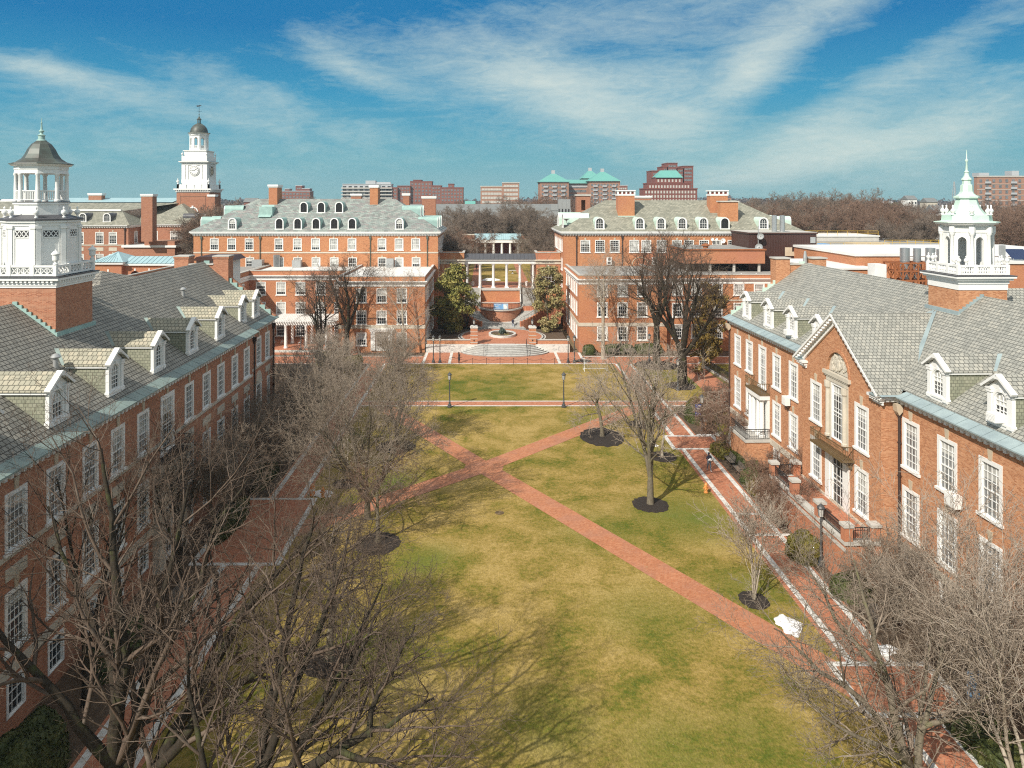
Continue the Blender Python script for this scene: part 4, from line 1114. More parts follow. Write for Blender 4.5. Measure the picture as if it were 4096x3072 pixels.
# ------------------------------------------------------------------ west building (in shade, close by)
def west_building():
    t = thing('brick_hall', 'long shaded red brick hall with pedimented dormers and white octagonal cupola', 'building', (-23.2, 50, 0))
    ox, oy = -23.2, 50.0
    yy = lambda y: y-oy
    d = (0, 1)
    c_up = [26.4, 29.9, 33.4, 36.9, 40.3, 43.8, 47.05, 50.5, 58.3, 61.9, 65.2, 68.8, 72.2]
    W = []
    S = lambda y: y-20
    for y in c_up:
        W.append((S(y), 8.95, 1.75, 2.85, dict(cols=4, rows=6, cas=.22, key=.6, dark=True, frac=rw.choice([0, .25, .25, .5]))))
        W.append((S(y), 4.05, 1.75, 2.95, dict(cols=4, rows=6, cas=.22, key=.6, frac=rw.choice([0, 0, .25]))))
        W.append((S(y), .9, 1.5, 1.75, dict(cols=3, rows=3, cas=.15, key=0, sill=False, meet=False, frac=0)))
    W.append((S(54.35), 7.9, 2.3, 4.1, dict(cols=4, rows=7, cas=.34, key=.5, frac=.3)))
    W.append((S(54.35), .3, 1.9, 3.6, dict(cols=4, rows=5, cas=.2, key=0, frac=0, name='door')))
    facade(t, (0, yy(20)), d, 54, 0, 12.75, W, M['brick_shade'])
    # recessed end bay
    W2 = [(4.0, 8.95, 1.6, 2.85, dict(cols=4, rows=6, cas=.22, key=.6, frac=.25)), (7.0, 8.95, 1.6, 2.85, dict(cols=4, rows=6, cas=.22, key=.6, frac=.25)),
          (7.4, 3.9, 1.1, 3.1, dict(cols=3, rows=6, cas=.2, key=.5, frac=0)), (4.0, 3.0, 1.9, 4.1, dict(cols=4, rows=7, cas=.24, key=0, frac=0, name='door')), (7.2, .4, 1.2, 2.0, dict(cols=3, rows=3, key=0, cas=.16))]
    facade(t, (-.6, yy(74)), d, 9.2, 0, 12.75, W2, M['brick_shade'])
    b = MB(); b.box(-17, -.6, yy(83.2)-.02, yy(83.2), 0, 12.75); b.box(-.6, 0, yy(74)-.02, yy(74), 0, 12.75)
    b.box(-17, 0, yy(20), yy(20)+.02, 0, 12.75); b.box(-17.02, -17, yy(20), yy(83.2), 0, 13.4)
    # stepped gable at the far end, with parapet between the two chimneys
    b.prism([(-16.2, 13.2), (-.2, 13.2), (-6.2, 18.3), (-9.8, 18.3)], 'y', yy(82.9), yy(83.4))
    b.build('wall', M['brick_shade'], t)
    b = MB()      # arch panel over the end bay door
    b.set_frame((-.6, yy(74)), d); b.prism([(4.95, 7.15)]+[(4.0+a, 7.15+z*1.2) for a, z in arch_pts(1.9, 0, 12)][1:-1]+[(3.05, 7.15)], 'y', -.06, .02); b.box(2.9, 5.1, -.09, .02, 7.0, 7.14)
    b.build('arch_panel', M['stone'], t)
    # stone courses
    for (z0, z1, o) in ((8.62, 8.86, .07), (2.92, 3.42, .10)):
        band(t, (0, yy(20)), d, 54, z0, z1, o); band(t, (-.6, yy(74)), d, 9.2, z0, z1, o)
    for y in c_up+[78.0, 81.2]:
        x = 0 if y < 74 else -.6
        if y == 78.0: continue
        b = MB(); b.set_frame((x, yy(y)), d); b.box(-.85, .85, -.05, .01, 7.55, 8.15); b.build('stone_panel', M['stone'], t)
    # entrance surround and balcony
    b = MB(); b.set_frame((0, yy(54.35)), d)
    for s in (-1, 1): b.box(s*1.9-.5, s*1.9+.5, -.5, .0, 0, 6.3)
    b.box(-2.5, 2.5, -.62, 0, 6.302, 7.2); b.box(-2.7, 2.7, -.8, 0, 7.202, 7.5); b.box(-1.38, 1.38, -.2, 0, 4.0, 6.3)
    b.build('entrance_surround', M['stone'], t)
    b = MB(); b.set_frame((0, yy(54.35)), d); b.box(-2.0, 2.0, -.95, 0, 7.502, 7.6)
    iron_panel(b, -1.95, 1.95, -.9, 7.6, 8.5); 
    for s in (-1.95, 1.95): b.box(s-.03, s+.03, -.9, 0, 8.44, 8.5)
    b.build('balcony', M['iron'], t)
    b = MB(); b.set_frame((-.6, yy(78.0)), d); b.box(-1.4, 1.4, -.8, 0, 2.55, 2.68); iron_panel(b, -1.35, 1.35, -.75, 2.68, 3.6); b.build('balcony', M['iron'], t)
    cornice(t, (0, yy(20)), d, 54, 13.05, .5, .5, .5, .22); cornice(t, (-.6, yy(74)), d, 9.2, 13.05, .5, .5, .5, .22)
    # copper gutter shelf
    for x, y0, y1 in ((0, 20, 74.15), (-.6, 74.15, 83.5)):
        b = MB(); b.mesh([(x+.62, yy(y0), 13.02), (x+.62, yy(y1), 13.02), (x-.22, yy(y1), 13.36), (x-.22, yy(y0), 13.36), (x+.62, yy(y0), 12.94), (x+.62, yy(y1), 12.94)], [(0,1,2,3), (4,5,1,0), (5, 4, 0, 1)][:2])
        y = y0+.8
        while y < y1: b.box(x-.2, x+.60, yy(y)-.02, yy(y)+.02, 13.0, 13.06) if False else b.mesh([(x+.63, yy(y)-.025, 13.03), (x+.63, yy(y)+.025, 13.03), (x-.21, yy(y)+.025, 13.385), (x-.21, yy(y)-.025, 13.385)], [(0,1,2,3)]); y += 1.2
        b.build('gutter', M['copper_gutter_left'], t)
    # roof: main ridge and a cross wing to the west
    m = .735
    b = MB(); x0, z0 = -.15, 13.34; xr = -8.1; zr = z0+(x0-xr)*m
    def plane(x0, y0, y1, z0): b.poly([(x0, yy(y0), z0), (x0, yy(y1), z0), (xr, yy(y1), zr), (xr, yy(y0), zr)])
    plane(x0, 15, 74.2, z0)
    b.poly([(-.75, yy(74.2), z0-.0+.02), (-.75, yy(83), z0+.02), (xr, yy(83), zr), (xr, yy(74.2), zr)])
    b.poly([(xr, yy(15), zr), (xr, yy(83), zr), (-17.2, yy(83), 13.3), (-17.2, yy(15), 13.3)])
    b.poly([(x0, yy(74.2), z0), (-.75, yy(74.2), z0+.02), (xr, yy(74.2), zr)])
    zc = 19.95
    for q, e in ((56, 60.6), (72, 67.4)):
        b.poly([(xr-1.6, yy(64), zc), (-26, yy(64), zc), (-26, yy(q), 13.6), (xr-5, yy(q), 13.6), (xr-.05, yy(e), zr-.1)])
    b.poly([(xr-1.6, yy(64), zc), (xr-.05, yy(60.6), zr-.1), (xr-.05, yy(67.4), zr-.1)])
    b.build('roof', M['slate_left'], t)
    # flashing along the gable
    b = MB()
    n = 12
    for i in range(n):
        u0 = i/n; u1 = (i+1)/n
        xa = -.75+(xr+.75)*u0; xb = -.75+(xr+.75)*u1; za = 13.36+(zr-13.36)*u0; zb = 13.36+(zr-13.36)*u1
        b.box(min(xa, xb), max(xa, xb), yy(82.75), yy(82.88), za-.1, zb+.12)
    b.build('flashing', M['copper'], t)
    for xa, xb in ((-11.3, -9.75), (-7.0, -5.35)):
        b = MB(); b.box(xa, xb, yy(82.6), yy(84.2), 14, 19.75); b.box(xa-.08, xb+.08, yy(82.52), yy(84.28), 19.55, 19.72, 0); ch = b.build('chimney', M['brick_shade'], t)
        b = MB(); b.box(xa-.1, xb+.1, yy(82.5), yy(84.3), 19.752, 19.86); b.build('chimney_cap', M['concrete'], ch)
    b = MB(); b.box(-9.75, -7.0, yy(82.7), yy(83.3), 17.6, 18.85); wl = b.build('parapet', M['brick_shade'], t)
    b = MB(); b.box(-9.8, -6.95, yy(82.6), yy(83.4), 18.852, 18.98); b.build('coping', M['concrete'], wl)
    b = MB(); b.box(-10, -6.3, yy(85.5), yy(89.5), 14, 19.1, 0); b.prism([(-10.4, 19.102), (-5.7, 19.102), (-6.3, 19.55), (-9.8, 19.55)], 'y', yy(85.1), yy(89.8), 1); b.build('stair_penthouse', [M['white'], M['brown_metal']], t)
    # dormers
    for y, ac in ((35.2, 0), (41.5, 0), (47.9, 0), (54.2, 0), (60.4, 0), (66.7, 0), (74.6, 0), (78.9, 0)):
        x = -.62 if y < 72 else -1.2
        gable_dormer(t, (x, yy(y), 13.34+(x0-x)*m-.0 if y < 72 else 13.36+(-.75-x)*m), PI/2, m, 'slate_dormer', 'slate_cheek', blind=rw.choice([0, 0, .3]), lead='copper_gutter_left')
    downpipe(t, .12, yy(74.3), 0, 12.0, 'pipe_dark', .09); downpipe(t, -.45, yy(83.0), 0, 12.0, 'pipe_dark', .09); downpipe(t, .12, yy(32), 0, 12.0, 'pipe_dark', .09)
    for (x, y) in ((-5.2, 70), (-3.4, 46.2)):
        b = MB(); z = 13.34+(x0-x)*m
        b.lathe([(.16, -.2), (.16, .55), (.28, .56), (.30, .62), (.16, .78), (.03, .82)], x, yy(y), z, 10); b.build('roof_vent', M['galv'], t, smooth=True)
    cupola_west(t, -7.6, yy(51.8))
    # flashing round the tower foot
    b = MB(); cx, cy, a = -7.6, yy(51.8), 2.3
    def zroof(x): return 13.34+(x0-x)*m
    b.box(cx+a, cx+a+.18, cy-a-.15, cy+a+.15, zroof(cx+a)-.15, zroof(cx+a)+.14)
    n = 9
    for i in range(n):
        xa = cx+a-(i+1)*(a+.5)/n; xb = cx+a-i*(a+.5)/n
        if xa < xr: break
        b.box(xa, xb, cy-a-.12, cy-a, zroof(xb)-.1, zroof(xa)+.12)
    b.build('tower_flashing', M['copper'], t)
    return t
def iron_panel(b, s0, s1, y, z0, z1, step=.17, t=.022):
    """iron railing panel in the current wall frame"""
    b.box(s0, s1, y-.03, y+.03, z1-.06, z1); b.box(s0, s1, y-.02, y+.02, z0+.02, z0+.06)
    n = max(2, int((s1-s0)/step))
    for i in range(n+1):
        s = s0+(s1-s0)*i/n; b.box(s-t/2, s+t/2, y-t/2, y+t/2, z0, z1-.05)
    b.box(s0, s1, y-.015, y+.015, z1-.24, z1-.21)

# ------------------------------------------------------------------ east building (sunlit, gabled)
def east_building():
    rz = R(1.55)
    t = thing('brick_hall', 'sunlit brick hall with big slate gable, stone arch and white arcaded cupola', 'building', (26.7, 82.8, 0), rz)
    d = (0, -1)
    far = [2.6, 5.9, 9.3, 12.7, 16.3]
    near = [33.9, 37.6, 41.35, 45.1, 48.9, 52.6, 56.3]
    W = []
    wo = dict(cols=4, rows=6, cas=.24, key=.6, dark=True)
    for i, s in enumerate(far+near):
        if s != 9.3:
            W.append((s, 8.4, 1.85, 3.2, dict(wo, frac=rw.choice([0, .25, .3, .5]))))
            W.append((s, 3.9, 1.85, 3.2, dict(wo, frac=rw.choice([0, .25, .5]))))
        else:
            W.append((s, 7.7, 1.9, 4.0, dict(wo, rows=7, frac=.2)))
            W.append((s, 3.2, 1.7, 3.3, dict(cols=2, rows=3, cas=.2, key=0, frac=0, name='door')))
        W.append((s, .7, 1.5, 2.1, dict(cols=3, rows=4, cas=.16, key=0, frac=0)))
    W = [w for w in W if not (18 < w[0] < 20)]
    facade(t, (0, 0), d, 20.7, 0, 12.8, [w for w in W if w[0] < 20], M['brick_near'])
    facade(t, (0, -32.5), d, 34, 0, 12.8, [(w[0]-32.5, *w[1:]) for w in W if w[0] > 32], M['brick_near'])
    # gabled centre
    gx = -1.2; L = 11.8; g0 = -20.7; c = L/2
    GW = [(2.45, 8.4, 1.85, 3.2, dict(wo, frac=.3)), (L-2.45, 8.4, 1.85, 3.2, dict(wo, frac=.25)), (2.45, 3.9, 1.85, 3.2, dict(wo, frac=0)), (L-2.45, 3.9, 1.85, 3.2, dict(wo, frac=.5)),
          (c, 8.0, 1.9, 4.25, dict(cols=4, rows=7, cas=.2, key=0, frac=.2, sill=False)), (c, 3.15, 2.2, 3.9, dict(cols=3, rows=5, cas=.3, key=0, frac=0, sill=False, name='door'))]
    facade(t, (gx, g0), d, L, 0, 12.9, GW, M['brick_near'])
    b = MB(); b.set_frame((gx, g0), d)
    pk = 12.9+(c-.05)*.70
    # gable triangle with an arched recess
    ar = 1.62; zs = 12.95
    b.poly([(0, 0, 12.9), (c-ar-.35, 0, 12.9), (c-ar-.35, 0, 12.9+(c-ar-.35)*.7)]); b.poly([(L, 0, 12.9), (c+ar+.35, 0, 12.9+(c-ar-.35)*.7), (c+ar+.35, 0, 12.9)])
    ap = arch_pts(2*ar, zs, 14)
    xs = [(c+a, z) for a, z in ap]
    def zt(x): return 12.9+(c-abs(x-c))*.7
    b.poly([(c+ar, 0, 12.9), (c+ar+.35, 0, 12.9), (c+ar+.35, 0, zt(c+ar+.35)), (c+ar, 0, zt(c+ar))]); b.poly([(c-ar, 0, 12.9), (c-ar, 0, zt(c-ar)), (c-ar-.35, 0, zt(c-ar-.35)), (c-ar-.35, 0, 12.9)])
    for i in range(14):
        u, v = xs[i], xs[i+1]; b.poly([(u[0], 0, u[1]), (u[0], 0, zt(u[0])), (v[0], 0, zt(v[0])), (v[0], 0, v[1])])
    arch_o = arch_pts(2*ar+.5, zs, 14); arch_i = arch_pts(2*ar, zs, 14)
    for i in range(14):
        b.prism([(c+arch_o[i][0], arch_o[i][1]), (c+arch_o[i+1][0], arch_o[i+1][1]), (c+arch_i[i+1][0], arch_i[i+1][1]), (c+arch_i[i][0], arch_i[i][1])], 'y', -.05, .2)
    b.set_frame(); b.box(gx, 0, g0-L, g0-L+.02, 0, 12.9); b.box(gx, 0, g0-.02, g0, 0, 12.9)
    b.box(0, 16.5, -.02, 0, 0, 12.9); b.prism([(.3, 12.9), (16.2, 12.9), (9.9, 18.2), (6.5, 18.2)], 'y', -.05, .45)
    b.box(16.5, 16.52, -66, 0, 0, 13.4)
    b.build('wall', M['brick_near'], t)
    # stone arch panel with carved relief
    b = MB(); b.set_frame((gx, g0), d)
    b.poly([(c+a, .16, z) for a, z in arch_pts(2*ar, zs, 14)])
    rr = random.Random(3)
    for i in range(38):
        a = rr.uniform(.15, PI-.15); q = ar*.82*math.sqrt(rr.random()); x = c+q*math.cos(a); z = zs+.15+q*math.sin(a)*.95
        b.lathe([(rr.uniform(.10, .22), 0), (rr.uniform(.05, .12), .09)], x, 0, 0, 7) if False else b.mesh(*blob(x, .12, z, rr.uniform(.10, .24), .08, rr.uniform(.10, .3), rr))
    b.mesh(*blob(c, .10, zs+.62, .34, .12, .45, rr)); 
    b.box(c-ar-.35, c+ar+.35, -.22, .1, zs-.28, zs-.0); b.box(c-ar, c+ar, -.10, .1, zs-.72, zs-.282); b.box(c-ar-.15, c+ar+.15, -.16, .1, zs-.40, zs-.281)
    for s in (-1, 1):
        b.box(c+s*1.28-.34, c+s*1.28+.34, -.06, .1, 7.7, zs-.722)
        for q in (-.1,): b.lathe([(.23, 8.0), (.23, 8.15), (.17, 8.2), (.16, 11.0), (.15, 11.6), (.24, 11.75), (.26, 12.2)], c+s*1.28, -.12, 0, 12)
    b.build('stone_arch', M['stone'], t)
    # white door case under the balcony
    b = MB(); b.set_frame((gx, g0), d)
    for s in (-1, 1): b.box(c+s*1.45-.33, c+s*1.45+.33, -.10, .02, 3.15, 7.05)
    b.box(c-1.78, c+1.78, -.12, .02, 6.95, 7.12)
    b.build('door_case', M['white'], t)
    # balconies
    def balcony(x, s0, s1, z, depth):
        b = MB(); b.set_frame((x, 0), d)
        b.box(s0, s1, -depth, .0, z-.12, z)
        iron_panel(b, s0, s1, -depth+.05, z, z+1.0)
        for s in (s0+.03, s1-.03):
            for i in range(5): b.box(s-.015, s+.015, -depth+.1+i*depth/5.5, -depth+.13+i*depth/5.5, z, z+.95)
            b.box(s-.03, s+.03, -depth, 0, z+.94, z+1.0)
        for s in (s0+.4, s1-.4):
            b.prism([(-.02, z-.12), (-depth*.9, z-.12), (-depth*.5, z-.35), (-.02, z-.8)], 'x', s-.08, s+.08)
        b.build('balcony', M['bronze'], t)
    balcony(gx, 20.7+c-2.5, 20.7+c+2.5, 7.3, .95); balcony(0, 7.4, 11.2, 7.45, 1.05)
    # side entrance portico beneath the small balcony
    b = MB(); b.set_frame((0, 0), d)
    for s in (7.9, 8.75, 9.85, 10.7): b.lathe([(.30, 3.2), (.30, 3.4), (.23, 3.48), (.22, 5.2), (.19, 6.6), (.28, 6.72), (.30, 6.85)], s, -.62, 0, 12)
    b.box(7.5, 11.1, -.98, 0, 6.852, 7.30); b.box(7.55, 8.2, -.2, 0, 3.2, 6.85); b.box(10.4, 11.05, -.2, 0, 3.2, 6.85)
    b.build('portico', M['white'], t)
    # courses, cornices, gutter
    for (p, s0, s1) in ((0, 0, 20.7), (0, 32.5, 66), (gx, 20.7, 32.5)):
        band(t, (p, 0), d, s1, 2.75, 3.3, .09, 'stone', a0=s0)
        if p == 0: cornice(t, (p, 0), d, s1-(.0), 13.0, .5, .5, .5, .24, a0=s0)
    b = MB()
    for s0, s1 in ((-.5, 19.9), (33.2, 66)):
        b.set_frame((0, 0), d)
        b.mesh([(s0, -.62, 13.0), (s1, -.62, 13.0), (s1, .20, 13.36), (s0, .20, 13.36), (s0, -.62, 12.92), (s1, -.62, 12.92)], [(0,1,2,3), (4,5,1,0)])
        s = s0+.6
        while s < s1: b.mesh([(s-.02, -.63, 13.015), (s+.02, -.63, 13.015), (s+.02, .19, 13.385), (s-.02, .19, 13.385)], [(0,1,2,3)]); s += 1.1
    b.set_frame((gx, g0), d)
    for s in (-.35, L-.55): b.mesh([(s, -.55, 12.98), (s+.9, -.55, 12.98), (s+.9, 1.4, 13.05), (s, 1.4, 13.05), (s, -.55, 12.9), (s+.9, -.55, 12.9)], [(0,1,2,3), (4,5,1,0)])
    b.set_frame(); b.mesh([(gx-.4, g0-L-.75, 12.99), (.2, g0-L-.75, 12.99), (.2, g0-L+.1, 13.2), (gx-.4, g0-L+.1, 13.2)], [(0,1,2,3)])
    b.build('gutter', M['copper_gutter'], t)
    # cornice returns of the gable and side
    b = MB(); b.set_frame((gx, g0), d)
    for s0, s1 in ((-.45, 1.0), (L-1.0, L+.45)):
        b.box(s0, s1, -.45, .02, 12.72, 12.9); b.box(s0+.1, s1-.1, -.25, .02, 12.5, 12.718); b.box(s0+.15, s1-.15, -.1, .02, 12.3, 12.498)
        for i in range(4): q = s0+.2+i*.3; b.box(q, q+.17, -.38, -.1, 12.56, 12.716)
    b.set_frame(); b.box(gx-.02, .0, g0-L-.45, g0-L, 12.72, 12.9); b.box(gx-.02, .0, g0-L-.22, g0-L, 12.5, 12.718)
    for i in range(3): b.box(gx+.15+i*.35, gx+.33+i*.35, g0-L-.38, g0-L-.2, 12.56, 12.716)
    # raking cornices with modillions
    b.set_frame((gx, g0), d)
    for sg in (-1, 1):
        A = Vector((c+sg*(c+.5), -.28, 12.93)); B = Vector((c, -.28, 12.93+(c+.5)*.70))
        b.bar(A, B, .62, .16); 
        A2 = A+Vector((0, .10, -.19)); B2 = B+Vector((0, .10, -.19)); b.bar(A2, B2, .36, .20)
        A3 = A+Vector((0, .20, -.46)); B3 = B+Vector((0, .20, -.46)); b.bar(A3+(B3-A3)*.06, B3, .16, .34)
        n = 18
        for i in range(1, n):
            p = A+(B-A)*(i/n); u = (B-A).normalized()
            q = p+Vector((0, -.05, -.23)); b.bar(q-u*.09, q+u*.09, .36, .18)
    b.set_frame(); b.build('gable_cornice', M['white'], t)
    # roof
    m = .70; x0 = .10; z0 = 13.34; xr = 8.3; zr = z0+(xr-x0)*m
    b = MB()
    b.poly([(x0, -.1, z0), (x0, -68, z0), (xr, -68, zr), (xr, -.1, zr)]); b.poly([(xr, -.1, zr), (xr, -68, zr), (16.7, -68, 13.4), (16.7, -.1, 13.4)])
    zg = 12.93+(c+.5)*.70+.12; xg = gx-.55; yc = g0-c; hw = c+.62; zl = zg-hw*.70
    xe = x0+(zg-z0)/m
    for sg in (-1, 1):
        xb = x0+max(0, (zl-z0)/m)
        b.poly([(xg, yc, zg), (xg, yc+sg*hw, zl), (x0-.4, yc+sg*hw, zl), (x0+.02, yc+sg*(hw-.35), zl+.26), (xe+.05, yc, zg)])
        b.poly([(xg, yc, zg), (xg, yc+sg*hw, zl), (xg, yc+sg*hw, zl-.09), (xg, yc, zg-.09)])
    b.build('roof', M['slate_near'], t)
    # lead valleys
    b = MB()
    for sg in (-1, 1):
        A = Vector((x0+.0, yc+sg*(hw-.35), zl+.28)); B = Vector((xe, yc, zg+.02)); side = Vector((.30, sg*.25, .24))
        b.mesh([tuple(A-side*.5+Vector((0, 0, .03))), tuple(A+side+Vector((0, 0, .03))), tuple(B+side*.6+Vector((0, 0, .04))), tuple(B-side*.5+Vector((0, 0, .04)))], [(0,1,2,3)])
    b.build('flashing', M['copper_gutter'], t)
    b = MB(); n = 14
    for i in range(n):
        xa = x0+(xr-x0)*i/n; xb = x0+(xr-x0)*(i+1)/n; b.box(xa, xb, -.32, -.14, z0+(xa-x0)*m-.1, z0+(xb-x0)*m+.14)
    b.build('gable_coping', M['copper_pale'], t)
    for xa, xb in ((5.0, 6.55), (9.1, 10.6)):
        b = MB(); b.box(xa, xb, -.5, 1.0, 14, 19.5); ch = b.build('chimney', M['brick_near'], t); b = MB(); b.box(xa-.1, xb+.1, -.6, 1.1, 19.502, 19.66); b.build('chimney_cap', M['concrete'], ch)
    b = MB(); b.box(6.55, 9.1, -.35, .4, 17.8, 18.86); wl = b.build('parapet', M['brick_near'], t); b = MB(); b.box(6.4, 9.2, -.45, .5, 18.862, 19.0); b.build('coping', M['concrete'], wl)
    b = MB(); b.lathe([(.22, 18.9), (.20, 19.6), (.12, 20.3), (.03, 20.35)], 8.6, .3, 0, 10); b.build('roof_vent', M['galv'], t)
    # dormers
    for y, ac, rm_ in ((4.1, 0, 0), (9.8, 0, 0), (15.0, 1, 0), (20.2, 0, 1), (36.1, 0, 0), (41.6, 1, 0), (47.3, 0, 0)):
        x = .42
        gable_dormer(t, (x, -y, z0+(x-x0)*m), -PI/2, m, 'slate_near', 'slate_cheek', ac=bool(ac), blind=rw.choice([0, .3]))
    # other roof piece behind the cupola, far slope dormer ridge
    b = MB(); b.poly([(xr+.5, -25.2, zr+.1), (19, -25.2, zr+.1), (19, -19, 14.5), (xr+.5, -19, 14.5)]); b.poly([(xr+.5, -25.2, zr+.1), (19, -25.2, zr+.1), (19, -31, 14.5), (xr+.5, -31, 14.5)]); b.build('roof', M['slate_near'], t)
    downpipe(t, -.13, -.35, 0, 12.2, 'pipe_dark', .08); downpipe(t, -.16, g0-L-.35, 0, 11.8, 'pipe_dark', .09)
    for y in (g0-L-.35, -.35):
        b = MB(); b.prism([(-.50, 12.45), (-.05, 12.45), (-.05, 11.95), (-.28, 11.7), (-.42, 11.95)], 'y', y-.25, y+.25); b.build('rain_hopper', M['orange'] if False else M['keystone'], t)
    # wall air conditioners
    for (s, z, w) in ((15.4, 7.6, .8), (38.6, 7.95, 1.0)):
        b = MB(); b.set_frame((0, 0), d); b.box(s-w/2, s+w/2, -.52, -.08, z, z+.75); b.box(s-w/2+.06, s+w/2-.06, -.535, -.515, z+.06, z+.69); ac = b.build('air_conditioner', M['white'], t)
        b = MB(); b.set_frame((0, 0), d); b.lathe([(.24, 0), (.24, .02)], 0, 0, 0, 12) if False else None
        for q in (-w*.3, w*.3): b.box(s+q-.03, s+q+.03, -.5, 0, z-.08, z-.003); b.bar((s+q, -.45, z-.05), (s+q, 0, z-.5), .04, .04)
        b.build('bracket', M['iron'], ac)
    cupola_east(t, 8.3+.0, -27.1)
    # foot flashing of the tower
    b = MB(); cx, cy, a = 8.3, -27.1, 1.78
    zf = lambda x: z0+(x-x0)*m
    b.box(cx-a-.18, cx-a, cy-a-.2, cy+a+.2, zf(cx-a)-.15, zf(cx-a)+.14)
    n = 7
    for i in range(n):
        xa = cx-a+i*a/n; xb = cx-a+(i+1)*a/n
        b.box(xa, xb, cy-a-.12, cy-a, zf(xa)-.1, zf(xb)+.12); 
    b.build('tower_flashing', M['copper_gutter'], t)
    # terrace before the gable
    T = thing('terrace', 'raised brick terrace with iron railings and stone-capped piers under the gable', 'terrace', (26.7, 82.8, 0), rz)
    fx = -3.55; ya, yb = -20.1, -32.4
    b = MB(); b.box(fx, gx-.02, yb, ya, 0, 2.85); b.build('retaining_wall', M['brick_hall'], T)
    b = MB(); b.box(fx+.02, gx-.03, yb+.02, ya-.02, 2.9, 3.1); b.build('floor', M['paving'], T)
    b = MB()
    b.box(fx-.12, fx+.42, yb-.12, ya+.12, 2.852, 3.12); b.box(fx+.42, gx-.02, yb-.12, yb+.4, 2.852, 3.12); b.box(fx+.42, gx-.02, ya-.4, ya+.12, 2.852, 3.12); b.box(fx-.06, fx, yb-.06, ya, 2.35, 2.6)
    b.build('coping', M['concrete'], T)
    piers = [(fx+.15, yb+.15), (gx-.35, yb+.15), (fx+.15, ya-.15), (gx-.35, ya-.15), (fx+.15, -24.2), (fx+.15, -28.4)]
    for x, y in piers:
        b = MB(); b.box(x-.28, x+.28, y-.28, y+.28, 3.122, 4.05); p = b.build('pier', M['brick_hall'], T)
        b = MB(); b.box(x-.36, x+.36, y-.36, y+.36, 4.052, 4.25); b.build('pier_cap', M['concrete'], p)
    def rail(p, q):
        L = math.hypot(q[0]-p[0], q[1]-p[1]); b = MB(); b.set_frame(p, ((q[0]-p[0])/L, (q[1]-p[1])/L)); iron_panel(b, .3, L-.3, 0, 3.14, 3.98, .14, .03); b.build('railing', M['iron'], T)
    rail(piers[0], piers[1]); rail(piers[2], piers[3]); rail(piers[0], piers[5]); rail(piers[4], piers[2])
    # steps and stoop of the side entrance
    S = thing('entrance_stoop', 'pale stone stoop with iron railing and steps at the columned side door', 'stoop', (26.7, 82.8, 0), rz)
    b = MB(); b.box(-2.4, -.02, -11.3, -7.2, 0, 2.9, 0); b.box(-2.5, -.02, -11.4, -7.1, 2.902, 3.18, 1)
    for i in range(8): b.box(-2.4-.0, -.4, -7.1+i*.3, -6.8+i*.3, 0, 3.0-.37*(i+1)+.1, 1)
    b.build('landing', [M['brick_near'], M['concrete']], S)
    b = MB(); b.set_frame((-2.4, -7.2), d); iron_panel(b, 0, 4.1, .05, 3.18, 4.15); b.set_frame((-2.4, -11.3), (1, 0)); iron_panel(b, 0, 2.3, .05, 3.18, 4.15); b.build('railing', M['iron'], S)
    for x, y in ((-2.5, 1.2), (-2.5, -4.0)):
        b = MB(); b.box(x-.25, x+.25, y-.25, y+.25, 0, 1.3, 0); b.box(x-.33, x+.33, y-.33, y+.33, 1.302, 1.5, 1); b.build('pier', [M['brick_near'], M['concrete']], S)
    return t
def blob(x, y, z, rx, ry, rz, rr):
    vs = []; fs = []; n = 7; m = 4
    for j in range(m+1):
        ph = -PI/2+PI*j/m
        for i in range(n):
            t = 2*PI*i/n; k = rr.uniform(.8, 1.15)
            vs.append((x+rx*k*math.cos(ph)*math.cos(t), y+ry*k*math.cos(ph)*math.sin(t), z+rz*k*math.sin(ph)))
    for j in range(m):
        for i in range(n): fs.append((j*n+i, j*n+(i+1) % n, (j+1)*n+(i+1) % n, (j+1)*n+i))
    return vs, fs
west_building(); east_building()
# ------------------------------------------------------------------ the two halls at the end of the quadrangle
def flat_wing(root, x0, x1, y0, y1, top, mat, roof='roof_gravel', cz=(11.7, 12.4), sides='fr', front=True, fwins=(), rwins=(), lwins=(), belt=None, coping='concrete', z0=0, cmat='white'):
    """flat roofed block; front faces -y"""
    th = .3
    facade(root, (x0, y0), (1, 0), x1-x0, z0, cz[0], fwins, mat)
    facade(root, (x1, y0), (0, 1), y1-y0, z0, cz[0], rwins, mat)
    facade(root, (x0, y1), (0, -1), y1-y0, z0, cz[0], lwins, mat)
    b = MB()
    b.box(x0, x1, y0, y0+th, cz[0], top); b.box(x0, x0+th, y0+th, y1, cz[0], top); b.box(x1-th, x1, y0+th, y1, cz[0], top)
    p = b.build('parapet', mat, root)
    b = MB(); e = .08
    b.box(x0-e, x1+e, y0-e, y0+th+e, top+.002, top+.14); b.box(x0-e, x0+th+e, y0+th+e, y1, top+.002, top+.14); b.box(x1-th-e, x1+e, y0+th+e, y1, top+.002, top+.14)
    b.build('coping', M[coping], p)
    b = MB(); b.box(x0-.04, x1+.04, y0-.06, y1, cz[0]-.25, cz[0]+.2); b.box(x0-.3, x1+.3, y0-.35, y1, cz[1]-.28, cz[1]-.1); b.box(x0-.42, x1+.42, y0-.48, y1, cz[1]-.098, cz[1]); b.box(x0-.15, x1+.15, y0-.18, y1, cz[0]+.2, cz[1]-.282)
    b.build('cornice', M[cmat], root)
    b = MB(); b.poly([(x0+th, y0+th, top-.28), (x1-th, y0+th, top-.28), (x1-th, y1, top-.28), (x0+th, y1, top-.28)]); b.build('flat_roof', M[roof], root)
    if belt:
        b = MB(); b.box(x0-.07, x1+.07, y0-.07, y1, *belt); b.build('stone_band', M['stone'], root)
